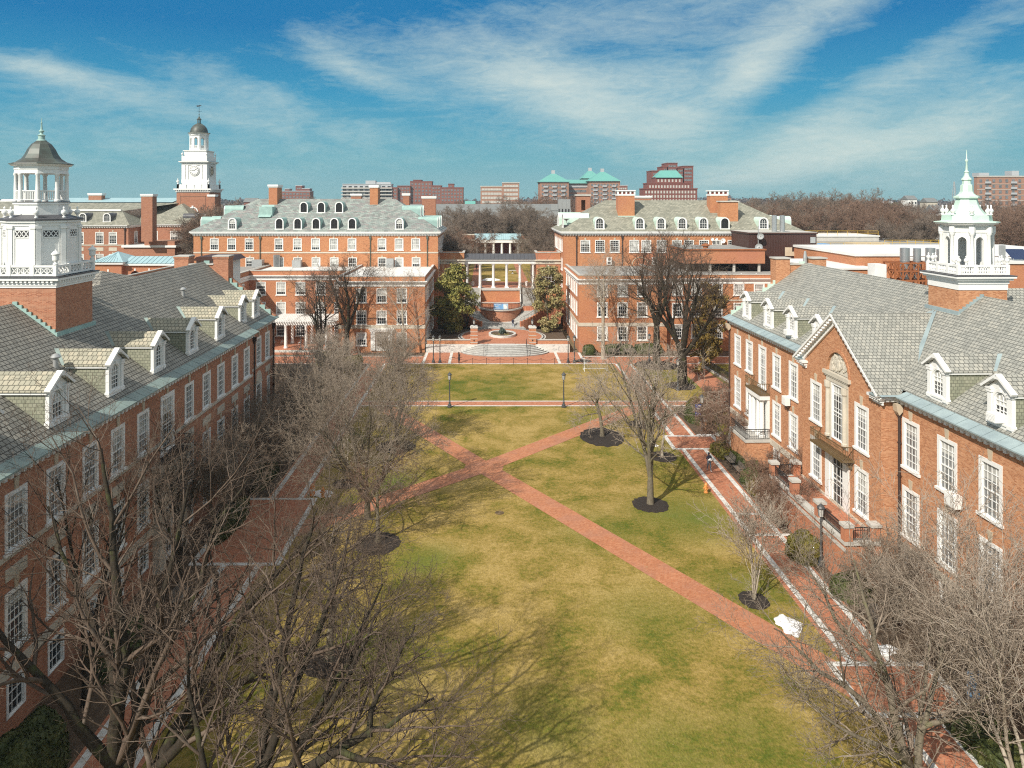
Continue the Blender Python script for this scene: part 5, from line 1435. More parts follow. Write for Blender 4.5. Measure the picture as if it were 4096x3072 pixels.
def wgrid(xs, z, w, h, x0, **o): return [(x-x0, z, w, h, dict(o)) for x in xs]
def west_hall():
    t = thing('lecture_hall', 'brick hall with variegated green slate hip roof and two rows of barrel dormers', 'building', (0, 0, 0))
    x0, x1, y0, y1 = -58.8, -9.9, 150, 170; br = M['brick_hall']
    X = lambda px: .027125*px-62.5
    o = dict(cols=4, rows=4, cas=.13, key=.38)
    up = [X(p) for p in (290, 418, 547, 766, 902, 1036, 1170, 1305, 1526, 1652, 1775)]
    W = [(x-x0, 16.0, 1.72, 2.3, dict(o, frac=f)) for x, f in zip(up, (.5, .5, .3, .5, .75, .75, 1, 1, .75, 1, 1))]
    W += [(X(p)-x0, 12.15, 1.72, 2.35, dict(o, frac=f)) for p, f in ((552, .3), (770, .75), (905, 1), (1040, 1), (1174, 1), (1308, 0), (1527, .1), (1778, .5), (290, .5), (418, .5))]
    W += [(X(1653)-x0, 11.9, 1.72, 2.6, dict(cols=3, rows=4, cas=.2, key=.38, frac=1, name='door'))]
    facade(t, (x0, y0), (1, 0), x1-x0, 0, 18.9, W, br)
    sw = [(s, z, 1.6, 2.3, dict(o)) for s in (2.2, 5.2, 8.2, 11.2, 14.2, 17.2) for z in (16.0, 12.15, 8.4)]
    facade(t, (x1, y0), (0, 1), y1-y0, 0, 18.9, sw, br); facade(t, (x0, y1), (0, -1), y1-y0, 0, 18.9, sw, br)
    b = MB(); b.box(x0, x1, y1-.02, y1, 0, 18.9); b.build('wall', br, t)
    cornice(t, (x0, y0), (1, 0), x1-x0, 19.5, .62, .6, .55, .26, ext=.5); cornice(t, (x1, y0), (0, 1), y1-y0, 19.5, .62, .6, .55, .26); cornice(t, (x0, y1), (0, -1), y1-y0, 19.5, .62, .6, .55, .26)
    b = MB(); b.box(x0-.66, x1+.66, y0-.68, y1+.6, 19.503, 19.68); b.build('gutter', M['white'], t)
    b = MB(); hip_roof(b, x0-.6, x1+.6, y0-.6, y1+.6, 19.75, 26.25, 10.4, th=.06); b.build('roof', M['slate_green'], t)
    band(t, (x0, y0), (1, 0), x1-x0, 15.35, 15.62, .06, 'stone'); band(t, (x1, y0), (0, 1), y1-y0, 15.35, 15.62, .06, 'stone')
    sl = 6.5/10.6
    def D(u, v, **k):
        # find roof point on the front slope from its picture row
        Y = (26-19.75+sl*(y0-.6))/(sl+(v-800)/3000); barrel_dormer(t, ((u-1950)*Y/3000, Y-.05, 26-(v-800)*Y/3000), 0, sl, **k)
    for p in (423, 1654): D(700+.5425*p, 916, blind=.3)
    for p in (770, 905, 1040, 1175, 1306): D(700+.5425*p, 916, louvre=True)
    for p in (950, 1078, 1210): D(700+.5425*p, 850, louvre=True)
    for y, k in ((154, 1), (160, 1), (166, 1)):
        barrel_dormer(t, (x1+.6-.9, y, 19.75+.9*sl), PI/2, sl, louvre=True); barrel_dormer(t, (x0-.6+.9, y, 19.75+.9*sl), -PI/2, sl, louvre=True)
    for y in (157, 163):
        barrel_dormer(t, (x1+.6-4.6, y, 19.75+4.6*sl), PI/2, sl, louvre=True); barrel_dormer(t, (x0-.6+4.6, y, 19.75+4.6*sl), -PI/2, sl, louvre=True)
    chimney(t, -46.1, -44.3, 158, 161.6, 22, 29.2, br); chimney(t, -24.8, -23.1, 158, 161.3, 22, 29.1, br)
    b = MB(); b.box(-46.9, -44.2, 154.0, 156.6, 22.2, 24.6); b.mesh([(-47.0, 153.4, 22.5), (-44.4, 153.4, 22.5), (-44.4, 156.4, 25.0), (-47.0, 156.4, 25.0)], [(0,1,2,3)]); b.build('copper_hatch', M['copper'], t)
    for p in (195, 628, 1440, 1860): downpipe(t, X(p), y0-.14, 11, 18.3, 'pipe_green', .09)
    # front wings
    A = [(x+25.4, z, 1.75, h, dict(o, frac=f)) for z, h, fs in ((8.5, 2.42, (.3, .5, .75)), (4.8, 2.35, (.2, .5, .4)), (1.2, 2.2, (.5, None, .6))) for x, f in zip((-21.5, -18.05, -14.6), fs) if f is not None]
    A += [(-18.05+25.4, .9, 1.9, 2.6, dict(cols=4, rows=4, cas=.15, key=0, frac=.4))]
    rwn = [(s, z, 1.5, 2.3, dict(o)) for s in (2.5, 5.5, 8.5, 11.5, 14.5, 17.5, 20) for z in (8.5, 4.8, 1.2)]
    flat_wing(t, -25.4, -10.7, 127.9, 149.99, 12.95, br, 'roof_white', (11.5, 12.15), fwins=A, rwins=rwn, belt=(4.08, 4.7), coping='roof_white', cmat='white')
    b = MB(); b.set_frame((-25.4, 127.9), (1, 0)); s = 7.35
    for q in (-1, 1): b.box(s+q*1.45-.38, s+q*1.45+.38, -.3, .0, .4, 3.6)
    b.box(s-2.0, s+2.0, -.4, 0, 3.602, 4.06); b.box(s-2.15, s+2.15, -.5, 0, 3.95, 4.12); b.box(s-1.0, s+1.0, -.1, .02, .3, .9); b.build('door_case', M['white'], t)
    Bx = (-41.7, -38.0, -34.4, -30.7, -27.3)
    B = [(x+43.8, z, 1.8, h, dict(o, frac=f)) for z, h, fs in ((8.55, 2.4, (.3, .75, .75, .2, .5)), (4.9, 2.35, (1, 1, .5, .4, .3)), (1.0, 2.4, (0, 0, 0, .5, 0))) for x, f in zip(Bx, fs)]
    flat_wing(t, -43.8, -25.4, 138, 149.99, 12.95, br, 'roof_white', (11.5, 12.15), fwins=B, coping='concrete')
    C = [(s, z, 1.5, 2.4, dict(o)) for s in (4.0, 8.2, 12.3) for z in (8.55, 4.9)]
    flat_wing(t, -62, -43.8, 122, 149.98, 12.95, br, 'roof_gravel', (11.5, 12.15), rwins=C)
    b = MB()
    for q in range(6): b.box(-43.2+.6+q*.22, -43.1+.6+q*.22, 149.2, 149.8, 12.7, 15.1)
    b.box(-46.4, -44.4, 147.5, 149.3, 12.7, 14.2); b.box(-38.6, -36.9, 148, 149.5, 12.7, 14.1); b.box(-20, -18.6, 148, 149.6, 12.7, 14.4)
    b.build('rooftop_unit', M['galv'], t)
    # pergola terrace
    P = thing('pergola', 'white slatted pergola on round columns above the brick terrace', 'pergola', (-35.5, 134, 0))
    px0, px1, py0, py1 = -8.6, 9.6, -5.0, 3.9
    for x in (-6.2, -2.7, .7, 4.2, 7.7):
        for y in (py0+.4, -.2):
            b = MB(); b.lathe([(.36, 0), (.36, .2), (.27, .3), (.26, 2.0), (.22, 3.7), (.32, 3.85), (.34, 3.98)], 0, 0, 0, 14); b.build('column', M['white'], P, (x, y, .45), smooth=True)
    b = MB()
    for y in (py0+.4, -.2): b.box(px0, px1, y-.25, y+.25, 4.44, 4.85)
    b.build('beam', M['white'], P)
    b = MB(); x = px0+.2
    while x < px1: b.box(x-.06, x+.06, py0-.3, py1, 4.86, 5.1); x += .42
    y = py0
    while y < py1: b.box(px0, px1, y-.04, y+.04, 5.103, 5.16); y += .7
    b.build('slats', M['white'], P)
    b = MB(); b.box(px0-.5, px1+.2, py0-.4, py1, .02, .45, 0); b.box(px0-.6, px1+.3, py0-.8, py0-.402, .02, .30, 1); b.box(px0-.5, px1+.2, py0-1.2, py0-.802, .02, .16, 1); b.build('floor', [M['paving'], M['concrete']], P)
    for i, (x, y) in enumerate(((-42.5, 131.5), (-41.0, 132.8), (-39.6, 131.6), (-36.3, 132.5), (-33.0, 131.9))):
        if i == 0: t0 = chair0 = patio_chair((x, y, .46))
        else: dup(chair0, (x, y, .46), i*1.3)
    return t
def patio_chair(loc):
    t = thing('patio_chair', 'white round-backed patio chair under the pergola', 'chair', loc, 0, 'white patio chairs under the pergola')
    b = MB(); b.lathe([(.26, .42), (.27, .46)], 0, 0, 0, 12); b.build('seat', M['white'], t)
    b = MB(); b.tube([(.26*math.cos(a), .26*math.sin(a), .46+.42*math.sin((a-.2)/(PI-.4)*PI)**.5) for a in np.linspace(.2, PI-.2, 9)], .02, 5)
    for a in (.8, 1.3, 1.85, 2.35): b.tube([(.25*math.cos(a), .25*math.sin(a), .46), (.26*math.cos(a), .26*math.sin(a), .84)], .014, 4)
    b.build('backrest', M['white'], t)
    for a in (.8, 2.35, 3.9, 5.5):
        b = MB(); b.tube([(.22*math.cos(a), .22*math.sin(a), .44), (.27*math.cos(a), .27*math.sin(a), 0)], .016, 5); b.build('leg', M['white'], t)
    return t
def east_hall():
    t = thing('lecture_hall', 'brick hall with plain olive slate roof, a single row of dormers and rooftop dishes', 'building', (0, 0, 0))
    x0, x1, y0, y1 = 15.2, 62.7, 150, 170; br = M['brick_hall']; X = lambda p: 7.5+.025615*p
    o = dict(cols=5, rows=6, cas=.13, key=.42, frac=0)
    W = [(X(p)-x0, 15.55, 1.95, 2.45, dict(o, frac=f)) for p, f in ((471, .3), (586, 0), (700, 0), (853, .9), (947, .9), (1066, .75), (1186, .5), (1280, 0), (1398, 0), (1500, .5), (1620, 0), (1740, .6), (1900, 0), (2020, .5))]
    facade(t, (x0, y0), (1, 0), x1-x0, 0, 19.0, W, br)
    sw = [(s, z, 1.7, 2.4, dict(cols=4, rows=5, cas=.13, key=.4)) for s in (2.2, 5.2, 8.2, 11.2, 14.2, 17.2) for z in (15.6, 11.8, 8.4)]
    facade(t, (x1, y0), (0, 1), y1-y0, 0, 19.0, sw, br); facade(t, (x0, y1), (0, -1), y1-y0, 0, 19.0, sw, br)
    b = MB(); b.box(x0, x1, y1-.02, y1, 0, 19.0); b.build('wall', br, t)
    cornice(t, (x0, y0), (1, 0), x1-x0, 19.5, .55, .6, .55, .26, ext=.5); cornice(t, (x1, y0), (0, 1), y1-y0, 19.5, .55, .6, .55, .26); cornice(t, (x0, y1), (0, -1), y1-y0, 19.5, .55, .6, .55, .26)
    b = MB(); b.box(x0-.66, x1+.66, y0-.68, y1+.6, 19.503, 19.72); b.build('gutter', M['white'], t)
    b = MB(); hip_roof(b, x0-.6, x1+.6, y0-.6, y1+.6, 19.78, 25.95, 10.4, th=.05); b.build('roof', M['slate_olive'], t)
    sl = 6.17/10.6
    for p, lv in ((583, 0), (896, 0), (1062, 0), (1227, 0), (1393, 0), (1559, 1), (1862, 0)):
        v = 915; Y = (26-19.78+sl*(y0-.6))/(sl+(v-800)/3000); u = 2100+.5123*p
        barrel_dormer(t, ((u-1950)*Y/3000, Y-.05, 26-(v-800)*Y/3000), 0, sl, w=1.9, h=2.3, louvre=bool(lv), copper='copper_pale', blind=0)
    for y in (155, 165):
        barrel_dormer(t, (x0-.6+1.0, y, 19.78+1.0*sl), -PI/2, sl, w=2.6, h=2.9, louvre=True, copper='copper_pale'); barrel_dormer(t, (x1+.6-1, y, 19.78+1.0*sl), PI/2, sl, w=1.9, h=2.3, louvre=True, copper='copper_pale')
    b = MB(); b.box(x0+.4, x0+2.0, 151.5, 154.5, 20, 20.9); b.build('roof_platform', M['louvre'], t)
    b = MB(); b.lathe([(.05, -.5), (.1, 0), (.65, .35), (.7, .42)], x0+.8, 152.2, 21.8, 12); b.build('satellite_dish', M['steel'], t)
    # chimneys with louvred white caps
    for xa, xb, ya in ((26.9, 30.3, 154.5), (46.2, 49.8, 155.5)):
        b = MB(); b.box(xa, xb, ya, ya+2.6, 21.5, 26.9); c = b.build('chimney', br, t)
        b = MB(); b.box(xa-.12, xb+.12, ya-.12, ya+2.7, 26.9, 27.2); b.box(xa-.18, xb+.18, ya-.18, ya+2.75, 27.8, 28.05)
        for i in range(5):
            q = xa+(xb-xa)*i/4; b.box(q-.16, q+.16, ya-.05, ya+.3, 27.202, 27.798, 0)
        b.build('chimney_cap', M['white'], c)
        b = MB(); b.box(xa+.1, xb-.1, ya+.1, ya+2.4, 27.202, 27.79); b.build('chimney_louvre', M['brick_apt_dark'], c)
        b = MB(); b.box(xa-.1, xb+.1, ya-.25, ya, 22.2, 22.75); b.build('chimney_flashing', M['copper_pale'], c)
    b = MB(); b.box(47.4, 51.0, 152.6, 154.6, 20.4, 25.6); c = b.build('chimney', br, t); b = MB(); b.box(47.2, 51.2, 152.4, 154.8, 25.602, 25.85); b.build('chimney_cap', M['concrete'], c)
    for p in (402, 759, 1702): downpipe(t, X(p), y0-.14, 12.5, 18.4, 'pipe_dark', .10)
    b = MB()
    for p in (900, 1050):
        ring = arch_pts(3.5, 12.9, 14); ri = arch_pts(3.2, 12.9, 14); cx = X(p)
        for i in range(14): b.prism([(cx+ring[i][0], ring[i][1]), (cx+ring[i+1][0], ring[i+1][1]), (cx+ri[i+1][0], ri[i+1][1]), (cx+ri[i][0], ri[i][1])], 'y', y0-.07, y0+.01)
    b.build('blind_arch', M['keystone'], t)
    for p, z, r in ((1455, 18.2, .33), (1487, 18.2, .28), (1538, 17.9, .52), (1630, 18.05, .46)):
        b = MB(); n = 14; cx = X(p)
        for k, (q, dy) in enumerate(((1, 0), (.6, .10), (.15, .16))):
            pass
        prof = [(r, .0), (r*.95, .03), (r*.6, .11), (r*.2, .16)]
        vs = []; fs = []
        for q, dy in prof:
            for i in range(n): a = 2*PI*i/n; vs.append((cx+q*math.cos(a), y0-.62+dy, z+q*math.sin(a)))
        for k in range(len(prof)-1):
            for i in range(n): fs.append((k*n+i, k*n+(i+1) % n, (k+1)*n+(i+1) % n, (k+1)*n+i))
        b.mesh(vs, fs); b.tube([(cx, y0-.45, z), (cx, y0, z-.1)], .04, 5); b.tube([(cx, y0-.62, z-r), (cx+.02, y0-.95, z)], .02, 4)
        b.build('satellite_dish', M['white'], t)
    # front wings
    xd = [(x-15.6, z, 1.8, h, dict(cols=4, rows=4, cas=.2, key=k, frac=f)) for z, h, k, fs in ((9.55, 2.05, 0, (.9, 1, .1)), (6.05, 2.5, .4, (.3, .2, .3)), (2.1, 2.4, .0, (.6, 0, 0))) for x, f in zip((19.6, 23.06, 26.4), fs)]
    lw = [(s, z, 1.5, 2.3, dict(cols=4, rows=4, cas=.2, key=0)) for s in (2.2, 5.0, 7.8, 10.6, 13.4, 16.2, 19.0) for z in (9.4, 6.05, 2.1)]
    flat_wing(t, 15.6, 30.6, 128, 149.99, 13.1, br, 'roof_gravel', (11.85, 12.5), fwins=xd, lwins=lw, belt=(4.45, 5.05))
    xe = [(x-30.6, z, 1.85, h, dict(cols=4, rows=4, cas=.2, key=0, frac=f)) for z, h, fs in ((9.6, 2.05, (1, .9, 0, 1, .75, .5, .5)), (5.85, 2.45, (0, 0, .5, .3, .5, 0, .5)), (2.2, 2.4, (.2, 0, .6, .4, .3, 0, 0))) for x, f in zip((32.7, 36.0, 39.6, 43.3, 46.8, 50.3, 53.8), fs)]
    flat_wing(t, 30.6, 62, 129.2, 149.98, 13.1, br, 'roof_gravel', (11.85, 12.5), fwins=xe, belt=(8.6, 8.85))
    # rooftop additions
    b = MB(); b.box(35.9, 50.7, 137, 149.9, 14.4, 16.8); p = b.build('rooftop_addition', br, t)
    b = MB(); b.box(35.7, 50.9, 136.8, 149.9, 16.802, 17.05); b.build('fascia', M['rust'], p)
    b = MB(); b.poly([(36.0, 137.1, 17.06), (50.6, 137.1, 17.06), (50.6, 149.8, 17.06), (36, 149.8, 17.06)]); b.build('flat_roof', M['roof_gravel'], p)
    b = MB()
    for x in (36.6, 40.8, 45.2, 49.8):
        for y in (137.6, 146): b.box(x-.2, x+.2, y-.2, y+.2, 12.8, 14.4)
    b.build('pillar', M['concrete'], p)
    b = MB(); b.box(36.5, 50.2, 143, 149, 12.8, 14.38); b.build('plant_room', M['louvre'], p)
    b = MB(); b.lathe([(.7, 12.8), (.7, 13.2), (.95, 13.3), (.95, 13.7), (.4, 14.0)], 34.2, 139.5, 0, 12); b.lathe([(.55, 12.8), (.55, 13.8), (.6, 13.82)], 35.0, 141, 0, 12); b.build('roof_fan', M['galv'], t)
    b = MB(); b.lathe([(.5, 17.06), (.5, 17.4), (.75, 17.5), (.75, 17.7), (.3, 17.95)], 40.4, 139, 0, 12); b.build('roof_fan', M['rust'], t)
    b = MB()
    for x in np.arange(18, 59, 2.6): b.box(x-.06, x+.06, 130.0, 130.2, 12.83, 13.3)
    b.build('roof_pipe', M['white'], t)
    for x, y in ((24.2, 149.2), (33.2, 149.0)):
        b = MB(); b.box(x-.5, x+.5, y-.25, y+.3, 13.1, 14.6); a = b.build('heat_pump', M['white'], t)
        b = MB()
        for z in (13.5, 14.2):
            vs = [(x+.28*math.cos(2*PI*i/12), y-.26, z+.28*math.sin(2*PI*i/12)) for i in range(12)]; b.poly(vs)
        b.build('fan_grille', M['louvre'], a)
    # brown clad plant room with stacks
    q = thing('plant_room', 'dark brown metal plant room with two steel flues on the olive-roofed hall', 'building', (0, 0, 0))
    b = MB(); b.box(48.6, 61.2, 139.5, 149.4, 13.0, 19.7); b.box(48.4, 61.4, 139.3, 149.5, 19.702, 19.95)
    for i in range(26): x = 48.8+i*.48; b.box(x-.03, x+.03, 139.44, 139.5, 15.3, 19.6)
    b.build('wall', M['brown_metal'], q)
    b = MB(); b.box(48.5, 61.3, 139.4, 149.4, 19.953, 20.02); b.build('flat_roof', M['concrete'], q)
    b = MB(); b.box(55.3, 56.6, 139.36, 139.43, 15.6, 17.2); b.box(56.6, 57.2, 139.36, 139.43, 15.6, 16.4) ; b.box(57.35, 57.8, 139.36, 139.43, 15.6, 17.2); b.box(58.4, 59.0, 139.36, 139.43, 15.6, 17.2); b.build('pale_panel', M['yellow'] if False else M['keystone'], q)
    b = MB(); b.box(60.0, 60.95, 139.36, 139.43, 18.0, 19.1); b.build('louvre', M['galv'], q)
    for x in (53.9, 55.4):
        b = MB(); b.lathe([(.46, 19.9), (.46, 23.1), (.42, 23.12)], x, 141, 0, 14)
        for z in (20.6, 21.8): b.lathe([(.48, z), (.48, z+.08)], x, 141, 0, 14)
        b.build('flue', M['steel'], q, smooth=True)
    for x, z, r in ((50.4, 19.3, .62), (50.1, 17.3, .7)):
        b = MB(); n = 16; prof = [(r, 0), (r*.97, .04), (r*.6, .2), (r*.15, .3)]; vs = []; fs = []
        ax = Vector((-.45, -.8, .35)).normalized(); u = ax.cross(Vector((0, 0, 1))).normalized(); w = ax.cross(u)
        for k, (qq, dy) in enumerate(prof):
            for i in range(n): a = 2*PI*i/n; c = Vector((x, 138.5, z))-ax*dy+qq*(math.cos(a)*u+math.sin(a)*w); vs.append(tuple(c))
        for k in range(3):
            for i in range(n): fs.append((k*n+i, k*n+(i+1) % n, (k+1)*n+(i+1) % n, (k+1)*n+i))
        b.mesh(vs, fs); b.tube([(x, 138.7, z), (x+.2, 139.2, z-.3)], .07, 6); b.build('satellite_dish', M['galv'], q)
    b = MB(); b.tube([(50.25, 139.2, 13), (50.25, 139.2, 21.2)], .08, 6); b.build('mast', M['galv'], q)
    return t
# ------------------------------------------------------------------ stairs, exedra, colonnade
def ell(cx, cy, a, b_, t0, t1, n): return [(cx+a*math.cos(t0+(t1-t0)*i/n), cy+b_*math.sin(t0+(t1-t0)*i/n)) for i in range(n+1)]
def steps(b, t):
    zt = max(v[2] for v in b.v)
    b.m = [0 if all(abs(b.v[i][2]-zt) < .01 for i in f) else 1 for f in b.f]
    b.build('step', [M['marble'], M['riser']], t)
def stairs():
    t = thing('terrace_stairs', 'broad curved white marble steps between low marble cheek walls below the round planter', 'stairs', (AX, 128, 0))
    for k in range(7):
        a = 7.6-.42*k; bb = 4.3-.47*k; b = MB()
        pts = ell(.35, .4, a, bb, PI, 2*PI, 40)
        b.prism(pts, 'z', .2*k if k else -.02, .2*(k+1)-.003*k); steps(b, t)
    for xa, xb in ((-13.1, -4.3), (5.6, 11.4)):
        b = MB(); b.box(xa, xb, -.25, .35, -.02, 1.36); b.build('cheek_wall', M['marble'], t)
    for xa, xb in ((-13.0, -5.55), (5.55, 11.4)):
        b = MB(); b.box(xa, xb, .36, .75, 0, 2.0); w = b.build('low_wall', M['brick_hall'], t); b = MB(); b.box(xa-.05, xb+.05, .28, .83, 2.002, 2.12); b.build('coping', M['concrete'], w)
    b = MB(); b.box(-13.1, 11.4, .3, 15.4, 0, 1.30); b.build('planting_soil', M['soil'], t)
    b = MB()
    b.prism(ell(0, 8, 8.0, 8.2, 0, 2*PI, 60)[:-1], 'z', 1.2, 1.335); b.build('ring_curb', M['concrete'], t)
    b = MB(); b.prism(ell(0, 8, 7.75, 7.95, 0, 2*PI, 60)[:-1], 'z', 1.25, 1.342); b.build('ring_gutter', M['lead_dark'], t)
    b = MB(); b.prism(ell(0, 8, 7.5, 7.7, 0, 2*PI, 60)[:-1], 'z', 1.25, 1.372); b.build('ring_curb', M['concrete'], t)
    b = MB(); b.prism(ell(0, 8, 7.2, 7.4, 0, 2*PI, 60)[:-1], 'z', 1.25, 1.40); b.box(-5.0, 5.0, .6, 3.5, 1.25, 1.397); b.build('floor', M['paving'], t)
    # upper flight in front of the exedra
    for k in range(5):
        b = MB(); y = 15.0+.38*k; w = 4.7-.33*k
        b.prism([(-w, y), (w, y), (w-1.0, y+3.2), (-w+1.0, y+3.2)], 'z', 1.3, 1.4+.18*(k+1)); steps(b, t)
    # curved side flights
    for sg in (-1, 1):
        for k in range(13):
            t0 = R(28+k*5.3); t1 = R(28+(k+1)*5.3); z = 2.3+.18*(k+1)
            f = lambda a, rx, ry: (sg*rx*math.sin(a), 23.4-ry*math.cos(a))
            q = [f(t0, 4.45, 5.7), f(t1, 4.45, 5.7), f(t1, 7.6+.05*k, 8.6), f(t0, 7.6+.05*k, 8.6)]
            b = MB(); b.prism(q, 'z', 1.3, z); steps(b, t)
        for k in range(13):
            t0 = R(28+k*5.3); t1 = R(28+(k+1)*5.3)
            q = [f(t0, 7.62+.05*k, 8.62), f(t1, 7.62+.05*k, 8.62), f(t1, 8.0+.05*k, 9.0), f(t0, 8.0+.05*k, 9.0)]
            b = MB(); b.prism(q, 'z', 1.2, 2.6+.18*(k+1)); b.build('stepped_wall', M['brick_hall'], t)
        b = MB(); b.box(*sorted((sg*4.0, sg*12.0)), 21.6, 24.6, 1.3, 4.64); b.build('landing', M['paving'], t)
        for k in range(16):
            b = MB(); b.box(*sorted((sg*4.12, sg*7.3)), 23.2+.26*k, 27.6, 1.3, 4.64+.2*(k+1)); steps(b, t)
        b = MB(); b.prism([(23.2, 4.6), (27.4, 4.6), (27.4, 9.0), (23.2, 5.6)], 'x', sg*4.1-.08, sg*4.1+.08); b.build('cheek_wall', M['marble'], t)
        b = MB()
        pts = [(sg*7.4*math.sin(R(30+i*8)), 23.4-8.3*math.cos(R(30+i*8)), 3.3+.27*i*1.02) for i in range(8)]
        b.tube(pts, .03, 5)
        for p in pts: b.tube([p, (p[0], p[1], p[2]-.95)], .022, 4)
        for i in range(28):
            f_ = i/28*7; j = int(f_); u = f_-j; p = [pts[j][q]*(1-u)+pts[j+1][q]*u for q in range(3)]; b.tube([tuple(p), (p[0], p[1], p[2]-.9)], .012, 3)
        b.build('handrail', M['iron'], t)
    # exedra wall and balcony
    b = MB(); b.prism(ell(0, 23.4, 4.35, 5.6, PI, 2*PI, 40), 'z', 1.3, 4.4); b.build('exedra_wall', M['brick_shade'], t)
    b = MB(); b.prism(ell(0, 23.4, 4.6, 5.85, PI, 2*PI, 40), 'z', 4.402, 4.66); b.build('exedra_coping', M['concrete'], t)
    b = MB(); b.prism(ell(0, 23.4, 4.15, 5.3, PI, 2*PI, 40), 'z', 4.4, 4.668); b.box(-4.1, 4.1, 23.4, 25, 4.4, 4.667); b.build('balcony_floor', M['paving'], t)
    b = MB(); pts = [(p[0], p[1], 5.62) for p in ell(0, 23.4, 4.3, 5.5, PI*1.03, PI*1.97, 30)]
    b.tube(pts, .03, 5); b.tube([(p[0], p[1], 4.8) for p in pts], .02, 4)
    for i, p in enumerate(pts):
        b.tube([(p[0], p[1], 4.66), p], .03 if i % 5 == 0 else .014, 4)
        if i < 30:
            q = pts[i+1]
            for u in (.25, .5, .75): b.tube([(p[0]*(1-u)+q[0]*u, p[1]*(1-u)+q[1]*u, 4.66), (p[0]*(1-u)+q[0]*u, p[1]*(1-u)+q[1]*u, 5.6)], .011, 3)
    b.build('balcony_railing', M['iron'], t)
    b = MB(); b.box(-4.15, 4.15, 23.6, 23.9, 4.6, 5.15); b.build('low_wall', M['brick_hall'], t)
    b = MB(); b.box(-4.2, 4.2, 23.5, 23.95, 5.152, 5.28); b.build('coping', M['concrete'], t)
    b = MB(); b.box(-4.0, 4.0, 23.95, 26.6, 4.6, 5.24); b.build('upper_floor', M['paving'], t)
    b = MB(); b.box(-4.05, 4.05, 26.4, 27.6, 1, 7.4); b.build('retaining_wall', M['brick_hall'], t)
    b = MB(); b.box(-4.2, 4.2, 26.2, 27.62, 7.402, 7.80); b.build('coping', M['concrete'], t)
    b = MB(); b.box(-13, 13, 27.63, 36, 0, 7.79); b.build('portico_floor', M['paving'], t)
    for sg in (-1, 1):
        b = MB(); b.box(*sorted((sg*7.3, sg*13)), 26.6, 27.62, 0, 7.6); b.build('retaining_wall', M['brick_hall'], t)
        for y0_, x_ in ((-3.4, 4.2),):
            pass
    # hand rails of the broad steps
    for i, x in enumerate((-3.2, 4.0)):
        h = thing('handrail', ('black iron handrail on the broad marble steps, nearer the woman in the long coat' if x < 0 else 'black iron handrail on the broad marble steps, nearer the round bush'), 'handrail', (AX+x, 128, 0), 0, 'handrails on the broad steps')
        b = MB(); b.tube([(0, -3.7, .05), (0, -3.7, .95), (0, -.8, 2.35), (0, -.1, 2.35), (0, -.1, 1.4)], .035, 6); b.tube([(0, -2.4, .4), (0, -2.4, 1.58)], .03, 5); b.tube([(0, -1.2, 1.1), (0, -1.2, 2.16)], .03, 5); b.tube([(0, -3.7, .55), (0, -.8, 1.9)], .02, 5)
        b.build('rail', M['iron'], h)
    # gate piers
    for x, lb in ((-4.9, 'banded brick gate pier with lantern, on the side of the woman in black'), (5.1, 'banded brick gate pier with lantern, on the side of the round bush')):
        g = thing('gate_pier', lb, 'pier', (AX+x, 128.6, 1.3), 0, 'brick gate piers at the top of the steps')
        b = MB(); b.box(-.6, .6, -.6, .6, 0, 2.75); s = b.build('shaft', M['brick_hall'], g)
        b = MB()
        for z in (.35, .95, 1.55, 2.15): b.box(-.63, .63, -.63, .63, z, z+.1)
        b.build('stone_course', M['concrete'], g)
        b = MB(); b.box(-.62, .62, -.62, .62, 2.752, 2.85); b.prism([(-.68, 2.852), (.68, 2.852), (.68, 3.0), (0.45, 3.15), (-.45, 3.15), (-.68, 3.0)], 'y', -.68, .68); b.build('pier_cap', M['marble'], g)
        b = MB(); b.box(-.09, .09, -.645, -.605, .62, .86); b.build('plaque', M['iron'], g)
        lantern(g, 3.15, .9)
def lantern(parent, z, s=1.0):
    b = MB(); b.lathe([(.10*s, 0), (.10*s, .12*s), (.06*s, .18*s), (.07*s, .3*s), (.15*s, .36*s)], 0, 0, z, 8)
    for k in range(8):
        a = PI/8+2*PI*k/8; x, y = math.cos(a), math.sin(a); b.tube([(x*.17*s, y*.17*s, z+.36*s), (x*.23*s, y*.23*s, z+.92*s)], .014*s, 4)
    b.lathe([(.27*s, .92*s), (.27*s, .97*s), (.14*s, 1.1*s), (.07*s, 1.16*s), (.05*s, 1.3*s), (.01, 1.36*s)], 0, 0, z, 8)
    b.build('lantern_frame', M['lamp_metal'], parent)
    b = MB(); b.lathe([(.155*s, .37*s), (.215*s, .915*s)], 0, 0, z, 8, rot=PI/8); b.build('lantern_glass', M['lamp_glass'], parent)
